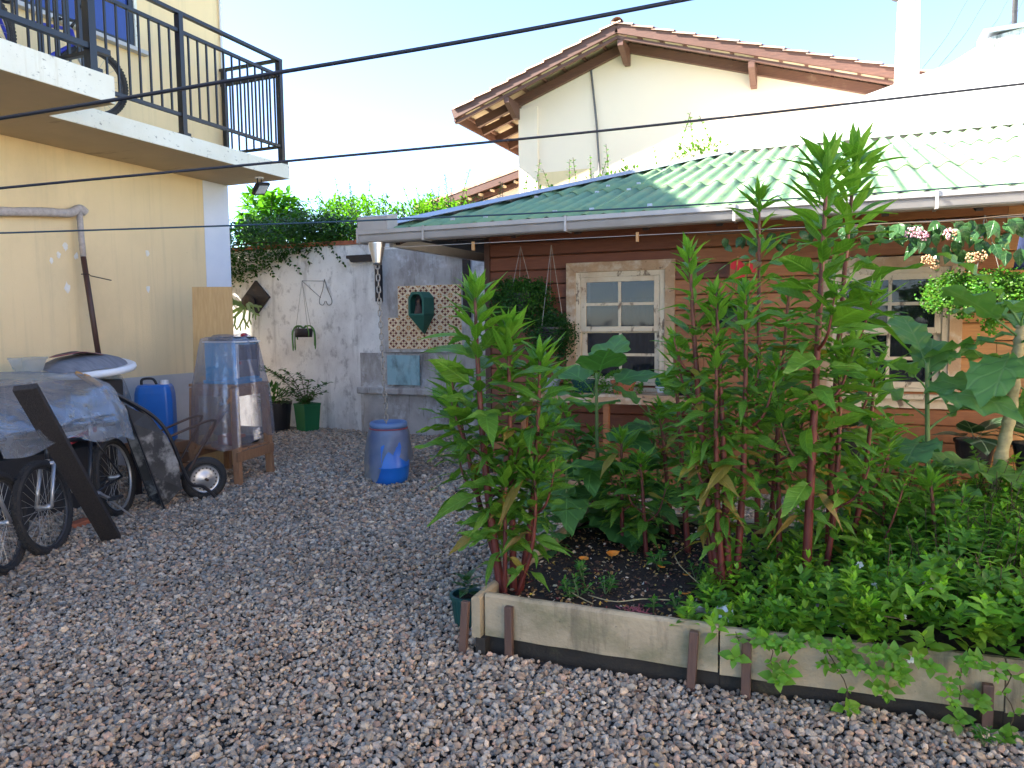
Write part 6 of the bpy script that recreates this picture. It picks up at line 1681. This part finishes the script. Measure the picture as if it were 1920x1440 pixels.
# seedlings on the bare soil and a weed in the gravel
def seedling(label, p, s, seedv, c=(.9, 1.05, .9)):
    random.seed(seedv); p = V(p); root = thing('seedling', label, 'seedling', p, 'seedlings round the bed'); Lv = Leaves(); b_ = MB()
    for k in range(3):
        e = V((random.gauss(0, .35), random.gauss(0, .35), 1)).normalized(); b_.tube([p, p + e * s * .5, p + e * s], .0025, 4); sprig(Lv, p + e * s * .45, e, 3, s * .2, s * .62, s * .30, c)
    b_.build('stem', 'green_stem', root); Lv.build('foliage', 'foliage', root)
for i, (u, v, z, s, lab) in enumerate(((1096, 1095, ZSOIL, .09, 'seedling beside the large orange peel'), (1135, 1115, ZSOIL, .07, 'seedling right of the large orange peel'), (1086, 1075, ZSOIL, .07, 'seedling at the back left of the bare soil'), (1085, 1080 + 40, ZSOIL, .09, 'seedling in the left of the bare soil'),
      (1143, 1110, ZSOIL, .08, 'seedling in the centre of the bare soil'), (1235, 1070, ZSOIL, .11, 'tall seedling at the back right of the bare soil'), (1305, 1090, ZSOIL, .09, 'seedling just left of the thick red stems'), (1065, 1118, ZSOIL, .08, 'seedling near the front board at the left'), (1068, 1128, ZSOIL, .06, 'small seedling touching the front board'),
      (1225, 1150, ZSOIL, .07, 'seedling in front right of the bare soil'), (1270, 1150, ZSOIL, .08, 'seedling near the reddish root scraps'), (1845, 1400, 0.02, .075, 'weed growing in the gravel at the lower right'))):
    d = fw + cr * ((u - 960) / 1400) - cu * ((v - 720) / 1400); p = V((0, 0, 1.6)) + d * ((z - 1.6) / d.z); seedling(lab, p, s, 300 + i)

# ------------------------------------------------------------------ pots
def round_pot(root, c, r0_, r1_, h_, mat, rim_h=.02):
    b_ = MB(); x, y, z = c; b_.lathe([(0, z + .004), (r0_, z + .004), (r1_, z + h_ - rim_h), (r1_ + .008, z + h_ - rim_h), (r1_ + .008, z + h_), (r1_ - .008, z + h_), (r1_ - .012, z + h_ - .03)], (x, y, 0), 28); b_.build('pot', mat, root, smooth=False)
    b_ = MB(); b_.lathe([(0, z + h_ - .022), (r1_ - .010, z + h_ - .028)], (x, y, 0), 20); b_.build('soil', 'soil', root)
gp_ = thing('potted_plant', 'dark green pot with a small plant beside the bed corner', 'potted plant', (-1.74, 3.48, 0))
round_pot(gp_, (-1.735, 3.47, .01), .070, .088, .165, 'teal_pot')
random.seed(9)
for k in range(13):
    a = k * 2.4; el = .1 + 1.1 * k / 12; put_leaf(gp_, HM, (-1.735, 3.47, .18 + .006 * k), V((math.cos(a) * math.cos(el), math.sin(a) * math.cos(el), math.sin(el))), (0, 0, 1), .10 - .002 * k, 0)
sq = thing('potted_plant', 'square green pot with a spreading shrub against the white wall', 'potted plant', (-7.18, 9.1, 0))
b = MB(); rows = []
for (k, z) in ((.78, .012), (.80, .05), (.83, .055), (1.0, .42), (1.03, .42), (1.03, .45), (.95, .45), (.92, .41)):
    rows.append([(-7.18 + .20 * k * x, 9.08 + .20 * k * y, z) for x, y in ((-.9, -.44), (.44, -.9), (.9, .44), (-.44, .9))])
b.grid(rows, closed=True); b.add(rows[0], [(3, 2, 1, 0)]); b.build('pot', 'green_pot', sq, bevel=.008)
b = MB(); b.add([(p[0], p[1], .415) for p in rows[-1]], [(0, 1, 2, 3)]); b.build('soil', 'soil', sq)
random.seed(14); Lv = Leaves(); b = MB()
for (ex, ey, ez, n) in ((-.95, -.1, .62, 26), (-.7, -.15, .55, 22), (-.5, 0, .42, 18), (.0, -.1, .50, 14), (.05, 0, .38, 12), (.55, -.12, .36, 18), (.3, -.15, .2, 12), (-.25, -.2, .25, 14), (-.35, -.1, .55, 16), (.15, -.25, .12, 10), (.4, -.05, .22, 14)):
    p0 = V((-7.18, 9.08, .42)); p1 = p0 + V((ex * .5, ey, ez * .75)); p2 = p0 + V((ex, ey * 1.5, ez)); pth = smooth_path([p0, p1, p2], 6); b.tube(pth, .005, 5)
    for i in range(n * 3):
        t = .1 + .9 * i / (n * 3); q = pth[min(int(t * (len(pth) - 1)), len(pth) - 1)]; d = (rdir(-.3, .6) + V((ex, 0, .2)) * .5).normalized(); Lv.leaf(q + rdir() * .02, d, V((0, -.3, 1)), random.uniform(.06, .10), random.uniform(.026, .04), jit((.55, .65, .7), .3))
b.build('twigs', 'twig', sq); Lv.build('foliage', 'foliage', sq)
bp_ = thing('potted_plant', 'round black pot with leafy plant half hidden behind the covered bench', 'potted plant', (-7.75, 9.05, 0))
round_pot(bp_, (-7.75, 9.05, .03), .20, .235, .42, 'black_pot', .04)
b = MB(); b.lathe([(0, .008), (.29, .008), (.31, .04), (.27, .04), (0, .02)], (-7.75, 9.05, 0), 24); b.build('saucer', 'black_pot', bp_)
Lv = Leaves()
for i in range(200):
    d = rdir(0, 1); q = V((-7.75, 9.05, .42)) + V((d.x * .26, d.y * .2, d.z * .28)) * random.random() ** .4; Lv.leaf(q, (d + V((0, 0, .2))), (0, -.3, 1), random.uniform(.06, .12), .04, jit((.5, .6, .6), .3))
Lv.build('foliage', 'foliage', bp_)
# plant stand below the left window
ps_ = thing('plant_stand', 'brown wooden plant stand under the left sash window', 'stand', (-1.85, 6.75, 0))
for k in range(3):
    b = MB(); b.box(-2.75, 6.58 + k * .125, .93, -.95, 6.69 + k * .125, .955); b.build('shelf_board', 'frame_wood', ps_)
    b = MB(); b.box(-2.65, 6.58 + k * .125, .30, -1.05, 6.69 + k * .125, .33); b.build('shelf_board', 'plank', ps_)
b = MB(); b.box(-2.72, 6.56, .87, -.98, 6.578, .929); b.build('edge', 'frame_wood', ps_)
b = MB(); b.box(-2.66, 6.555, .12, -1.04, 6.572, .42); b.build('front_panel', 'plank', ps_)
for (x, y) in ((-2.66, 6.60), (-2.66, 6.92), (-1.03, 6.60), (-1.03, 6.92), (-1.85, 6.60)):
    b = MB(); b.box(x - .025, y - .025, 0, x + .025, y + .025, .929); b.build('leg', 'plank', ps_)
random.seed(41)
for (x, lab, c, s, mt) in ((-2.45, 'pale mossy fern cushion at the left end of the plant stand', (1.6, 1.55, .75), .20, 'zinc'), (-2.10, 'lime moss cushion second on the plant stand', (1.7, 1.6, .6), .17, 'teal_pot'), (-1.72, 'yellow-green trailing moss pot in the middle of the plant stand', (1.5, 1.5, .7), .16, 'terracotta'), (-1.15, 'olive trailing pot at the right end of the plant stand', (1.3, 1.15, .55), .17, 'black_pot')):
    r_ = thing('moss_pot', lab, 'potted plant', (x, 6.7, .956), 'pots on the plant stand'); round_pot(r_, (x, 6.7, .956), .085, .11, .12, mt)
    Lv = Leaves()
    for i in range(700):
        d = rdir(-.5, 1); q = V((x, 6.7, 1.07)) + V((d.x * s, d.y * s * .75, d.z * s * .55 - (.08 * random.random() if d.z < .2 else 0))); Lv.chip(q, d + rdir() * .6, rdir(0, 1), .035, .012, jit(c, .35))
    Lv.build('foliage', 'foliage', r_)
for (x, lab, m_) in ((-1.40, 'green striped round cactus, left of the row by the window', 'green_pot'), (-1.28, 'pink striped round cactus in the row by the window', 'flower_pink'), (-1.50 + .34, 'dark striped round cactus, right of the row by the window', 'teal_pot')):
    r_ = thing('cactus_pot', lab, 'cactus', (x, 6.84, .956), 'cacti on the plant stand'); round_pot(r_, (x, 6.84, .956), .035, .045, .06, 'white_plastic', .01)
    b = MB()
    for k in range(10):
        a = k * .628; c0 = V((x, 6.84, 1.06)); pts = [c0 + V((.042 * math.sin(t) * math.cos(a), .042 * math.sin(t) * math.sin(a), .048 * math.cos(t))) for t in [.1 + i * .45 for i in range(7)]]
        b.tube(pts, [.006, .012, .015, .016, .015, .012, .006], 6)
    b.build('ribs', m_, r_, smooth=True)
# clay pot on a board on the gravel under the stand
pb = thing('potted_plant', 'low clay pot on a board on the gravel behind the squash leaves', 'potted plant', (-1.95, 6.35, 0)); b = MB(); b.box(-2.3, 6.2, .02, -1.5, 6.5, .05); b.build('board', 'stake', pb); round_pot(pb, (-2.0, 6.35, .051), .10, .14, .16, 'frame_wood')
# veined plants in black pots by the right end of the wall
for (x, y, lab) in ((1.05, 6.55, 'black pot of round veined leaves under the hanging fern'), (1.42, 6.5, 'second black pot of veined leaves at the right edge by the wall'), (.20, 6.6, 'pot of pale-veined leaves below the right window')):
    r_ = thing('potted_plant', lab, 'potted plant', (x, y, 0), 'veined plants in black pots'); 
    b = MB(); b.box(x - .14, y - .14, .42, x + .14, y + .14, .45); b.build('stool_top', 'plank', r_)
    for sx in (-1, 1):
        for sy in (-1, 1): b = MB(); b.box(x + sx * .11 - .015, y + sy * .11 - .015, 0, x + sx * .11 + .015, y + sy * .11 + .015, .419); b.build('stool_leg', 'plank', r_)
    round_pot(r_, (x, y, .451), .10, .135, .24, 'black_pot'); random.seed(int(x * 100))
    for k in range(9):
        a = k * 2.4; el = .2 + .9 * k / 8; put_leaf(r_, VM, (x, y, .68), V((math.cos(a) * math.cos(el), math.sin(a) * math.cos(el), math.sin(el))), (0, 0, 1), random.uniform(.24, .34), 0)
# red anthurium on the wall right of the left window
an = thing('anthurium', 'red anthurium flowers on the plank wall between the two windows', 'plant', (-.80, 6.85, 1.6)); round_pot(an, (-.82, 6.92, 1.55), .09, .115, .16, 'black_pot')
random.seed(3)
for k in range(10):
    a = k * 2.4; el = .2 + .8 * k / 9; put_leaf(an, HM, (-.82, 6.92, 1.70), V((math.cos(a) * math.cos(el), -abs(math.sin(a)) * math.cos(el), math.sin(el))), (0, 0, 1), .30, 0)
for (u, v) in ((1404, 503), (1382, 497), (1386, 518)):
    p = unp(u, v, 6.72); b = MB(); b.tube(smooth_path([(-.82, 6.92, 1.70), (p.x - .05, 6.8, 1.9), p], 5), .004, 5); b.build('flower_stalk', 'green_stem', an)
    b = MB(); b.add([p + V((.055 * math.cos(t) * (1 - .3 * math.sin(t)), -.02 * math.sin(t), .042 * math.sin(t))) for t in [2 * math.pi * i / 14 for i in range(14)]], [tuple(range(14))]); b.build('spathe', 'flower_red', an)
    b = MB(); b.tube([p + V((0, -.005, 0)), p + V((.01, -.03, .07))], [.008, .005], 6); b.build('spadix', 'grip_wood', an)

# ------------------------------------------------------------------ ferns and vine on the wooden house
def fern_mass(name, label, c, ext, n, cols, seedv, basket=True, trail=()):
    random.seed(seedv); c = V(c); root = thing(name, label, 'fern', c); Lv = Leaves()
    if basket:
        round_pot(root, (c.x, c.y, c.z - .16), .10, .14, .18, 'black_pot')
        for a in (0, 2.1, 4.2): 
            b_ = MB(); b_.tube([(c.x + .13 * math.cos(a), c.y + .13 * math.sin(a), c.z), (c.x, c.y, 2.36)], .003, 4); b_.build('hanger', 'galv', root)
    for i in range(n):
        a = random.uniform(0, 2 * math.pi); el = random.uniform(-.7, 1.0); r_ = random.random() ** .45
        d = V((math.cos(a) * math.cos(el), math.sin(a) * math.cos(el), math.sin(el)))
        tip = c + V((d.x * ext[0], d.y * ext[1], d.z * ext[2])) * r_ + V((0, 0, -.10 * r_ * r_))
        cc = random.choice(cols); cc = tuple(q * random.uniform(.7, 1.25) for q in cc)
        for k in range(16):
            q = tip + V((random.gauss(0, .035), random.gauss(0, .03), random.gauss(0, .028)))
            Lv.chip(q, rdir(-.9, .4) + V((0, -.3, 0)), V((0, -1, .6)), random.uniform(.016, .028), random.uniform(.014, .022), jit(cc, .3))
    for (x, z0, z1, cc) in trail:
        z = z0
        while z > z1:
            for _ in range(9): Lv.chip(V((x + random.gauss(0, .025), c.y - .05 + random.gauss(0, .03), z)), rdir(-1, .2), V((0, -1, .5)), .032, .024, jit(cc, .25))
            z -= .018
    Lv.build('fronds', 'foliage', root)
    return root
fern_mass('wall_fern', 'large dark curly fern hanging on the plank wall left of the window', (-2.80, 6.88, 1.88), (.34, .20, .30), 420, ((.28, .38, .38), (.42, .52, .42), (.7, .75, .4)), 51, True, ((-2.45, 1.75, 1.35, (.28, .36, .35)), (-2.38, 1.7, 1.2, (.28, .36, .35)), (-2.55, 1.7, 1.45, (.3, .4, .35)), (-2.7, 1.7, 1.5, (.3, .4, .35))))
fern_mass('wall_fern', 'smaller dark fern clump lower on the plank wall beside the left window', (-2.48, 6.88, 1.55), (.24, .16, .26), 240, ((.25, .33, .33), (.36, .45, .4)), 52, True)
fern_mass('hanging_fern', 'bright yellow-green maidenhair fern hanging at the right end of the gutter', (1.04, 6.44, 1.86), (.40, .22, .17), 620, ((1.3, 1.2, .5), (1.0, 1.05, .55), (1.6, 1.45, .5), (.8, .85, .5)), 53, True, ((1.08, 1.75, 1.48, (1.5, 1.4, .5)), (1.12, 1.7, 1.55, (1.4, 1.3, .5)), (.92, 1.75, 1.62, (1.3, 1.2, .5)), (1.32, 1.8, 1.66, (1.7, 1.6, .7)), (1.22, 1.72, 1.60, (.9, .5, .3))))
hv = thing('hoya_vine', 'waxy hoya vine with heart-shaped leaves and pink flower heads along the eave', 'vine', (.8, 6.55, 2.3)); random.seed(61)
b = MB(); b.tube(smooth_path([(.0, 6.36, 2.31), (.4, 6.30, 2.32), (.8, 6.28, 2.31), (1.25, 6.28, 2.33), (1.9, 6.3, 2.32)]), .006, 6); b.build('stem', 'twig', hv)
for i in range(95):
    x = random.choice((random.uniform(.05, 1.9), random.uniform(.55, 1.6))); drop = random.random() ** 1.6 * (.22 if .6 < x < 1.3 else .10)
    put_leaf(hv, HM, (x, 6.29 + random.uniform(-.07, .06), 2.32 - drop), V((random.gauss(0, .5), random.uniform(-.6, .1), -.7)), V((random.gauss(0, .3), -1, .4)), random.uniform(.10, .15), 0)
for (u, v, m_) in ((1717, 432, 'flower_pink'), (1730, 440, 'flower_pink'), (1780, 436, 'flower_pink'), (1785, 438, 'flower_dry'), (1737, 484, 'flower_dry'), (1752, 492, 'flower_dry'), (1822, 480, 'flower_dry'), (1840, 477, 'flower_dry'), (1706, 434, 'flower_pink')):
    p = unp(u, v, 6.22); b = MB()
    for _ in range(34):
        d = rdir(); b.ball(p + V((d.x * .036, d.y * .03, d.z * .036 - .01)), .0075, 5, 4)
    b.build('flower_head', m_, hv, smooth=True)
hv2 = thing('hoya_vine', 'short stretch of hoya vine under the gutter left of the right window', 'vine', (-.6, 6.55, 2.3)); random.seed(63)
b = MB(); b.tube([(-.95, 6.5, 2.335), (-.05, 6.5, 2.335)], .005, 6); b.build('stem', 'twig', hv2)
for i in range(26):
    put_leaf(hv2, HM, (random.uniform(-.9, -.1), 6.48 + random.uniform(-.05, .08), 2.33 - random.random() ** 2 * .12), V((random.gauss(0, .5), random.uniform(-.6, .1), -.7)), V((random.gauss(0, .3), -1, .4)), random.uniform(.08, .12), 0)
b = MB(); rows = [[(1.27 + .05 * (i / 8) * -1 + .5 * j / 10, 6.40 + .02 * math.sin(j * 1.4) * i / 8, 2.335 - .38 * i / 8) for j in range(11)] for i in range(9)]
b.grid(rows); tag(b.build('navy_cloth', 'denim', smooth=True, thick=.004), 'navy cloth hanging from the washing line at the right edge', 'cloth')

# ------------------------------------------------------------------ vines on the garden wall and bushes beyond
random.seed(71)
vn = thing('wall_vine', 'dense dark vine tumbling over the left end of the brick coping', 'vine', (-8.4, 9.4, 2.6)); Lv = Leaves()
for _ in range(5200):
    x = -9.3 + 2.6 * random.random() ** 1.2; k = max(0, min(1, (-6.9 - x) / 1.7)); z = 2.86 + random.uniform(-.55 * k ** 1.2, .45) + random.gauss(0, .05); y = 9.36 + random.gauss(-.04, .10) if z < 2.85 else random.uniform(9.25, 9.75)
    Lv.leaf((x, y, z), rdir(-.8, .6), V((0, -.6, 1)), random.uniform(.05, .085), random.uniform(.03, .048), jit(random.choice(((.30, .36, .36), (.4, .5, .42), (.5, .6, .5))), .3))
for (x, ln) in ((-7.15, .22), (-7.9, .45), (-7.55, .3), (-6.95, .34), (-8.35, .5)):
    p = V((x, 9.33, 2.86))
    while p.z > 2.86 - ln:
        p = p + V((random.gauss(.018, .012), 0, -.022)); Lv.leaf(p, rdir(-1, .2), V((0, -1, .4)), .06, .04, jit((.32, .38, .38), .3))
Lv.build('foliage', 'foliage', vn)
b = MB(); b.tube(smooth_path([(-9.2, 9.5, 2.88), (-8.4, 9.42, 2.92), (-7.6, 9.45, 2.88), (-6.9, 9.36, 2.84)]), .012, 5); b.build('vine_stem', 'twig', vn)
sv = thing('climbing_fig', 'leafy creeper with upright shoots growing along the brick coping', 'vine', (-6, 9.55, 2.9)); Lv = Leaves(); b = MB()
for _ in range(3000):
    x = random.uniform(-7.6, -4.2); z = 2.88 + abs(random.gauss(0, .16)); Lv.leaf((x, 9.55 + random.gauss(0, .10), z), rdir(-.2, .9), V((0, -.5, 1)), random.uniform(.05, .09), random.uniform(.028, .042), jit(random.choice(((.5, .6, .5), (.7, .8, .5), (.9, 1.0, .5))), .3))
for i in range(46):
    x = random.uniform(-8.9, -4.2); hgt = random.choice((.25, .35, .45, .6, .8)); p = V((x, 9.55 + random.gauss(0, .06), 2.95)); e = V((random.gauss(0, .12), 0, 1)); q = p + e * hgt; b.tube([p, p.lerp(q, .5) + V((.02, 0, 0)), q], .004, 4)
    for k in range(int(hgt / .022)):
        t = k * .022 / hgt; a = k * 2.1; Lv.leaf(p.lerp(q, t), V((math.cos(a), math.sin(a), .55)), V((0, 0, 1)), .065 * (1.15 - .5 * t), .034 * (1.15 - .5 * t), jit((.6, .7, .5), .3))
Lv.build('foliage', 'foliage', sv); b.build('shoots', 'twig', sv)
def bush(name, label, c, ext, n, col, seedv, L=.09, shoots=8, cat='bush', grp='bushes beyond the garden wall', hang=0.0):
    random.seed(seedv); c = V(c); root = thing(name, label, cat, (c.x, c.y, 0), grp); Lv = Leaves(); b_ = MB()
    b_.tube([(c.x, c.y, 0), (c.x + .05, c.y, c.z * .6), (c.x, c.y, c.z)], [.05, .04, .02], 7)
    for _ in range(10):
        d = rdir(-.1, 1); b_.tube([(c.x, c.y, c.z * .8), c + V((d.x * ext[0], d.y * ext[1], d.z * ext[2])) * .8], [.02, .006], 5)
    for _ in range(n):
        d = rdir(-.6, 1); r_ = random.random() ** .35 * (1 + .35 * nz(d.x * 2 + seedv, d.y * 2, d.z * 2)); Lv.leaf(c + V((d.x * ext[0], d.y * ext[1], d.z * ext[2])) * r_, (d + rdir() * .8), V((0, 0, 1)), L * random.uniform(.7, 1.3), L * .45, jit(col, .35), droop=.4 + hang)
    for _ in range(shoots):
        x = c.x + random.uniform(-.8, .8) * ext[0]; p = V((x, c.y - ext[1] * .3, c.z + ext[2] * .5)); hgt = random.uniform(.3, .7); q = p + V((random.gauss(0, .12), 0, hgt)); b_.tube([p, q], .006, 4)
        for k in range(int(hgt / .035)):
            t = k * .035 / hgt; a = k * 2.2; Lv.leaf(p.lerp(q, t), V((math.cos(a), math.sin(a), .5)), V((0, 0, 1)), L * (1 - .4 * t), L * .45, jit(col, .3))
    b_.build('trunk', 'twig', root, smooth=True); Lv.build('crown', 'foliage', root); return root
bush('grass_clump', 'spiky pale green grassy clump above the vine next to the yellow house', (-9.55, 11.2, 3.5), (.55, .5, .55), 900, (1.5, 1.6, .8), 81, .22, 0, hang=.5)
bush('bush', 'sunlit lime bush beyond the wall near the middle of the coping', (-7.9, 11.6, 3.35), (1.0, .7, .55), 2200, (1.5, 1.5, .5), 82, .10, 5)
bush('bush', 'sunlit lime bush beyond the wall left of the gutter end', (-6.2, 11.4, 3.25), (1.0, .7, .5), 2200, (1.7, 1.6, .45), 83, .10, 4)
bush('bush', 'darker green bush beyond the wall behind the vine', (-9.0, 12.6, 3.4), (1.1, .8, .75), 2000, (.9, 1.05, .7), 84, .11, 6)
bush('shrub', 'wispy shrub with upright shoots at the foot of the cream pilaster', (-4.55, 12.9, 3.65), (.8, .4, .40), 800, (.9, .95, .5), 85, .10, 6)
bush('shrub', 'sparse shrub showing above the hip of the green roof', (-3.3, 13.1, 3.95), (.9, .35, .35), 600, (1.0, 1.0, .45), 86, .10, 5)
bush('shrub', 'small sprigs of shrub above the roof ridge before the white parapet', (-2.05, 13.2, 4.4), (.5, .3, .28), 300, (1.2, 1.15, .5), 87, .10, 3)
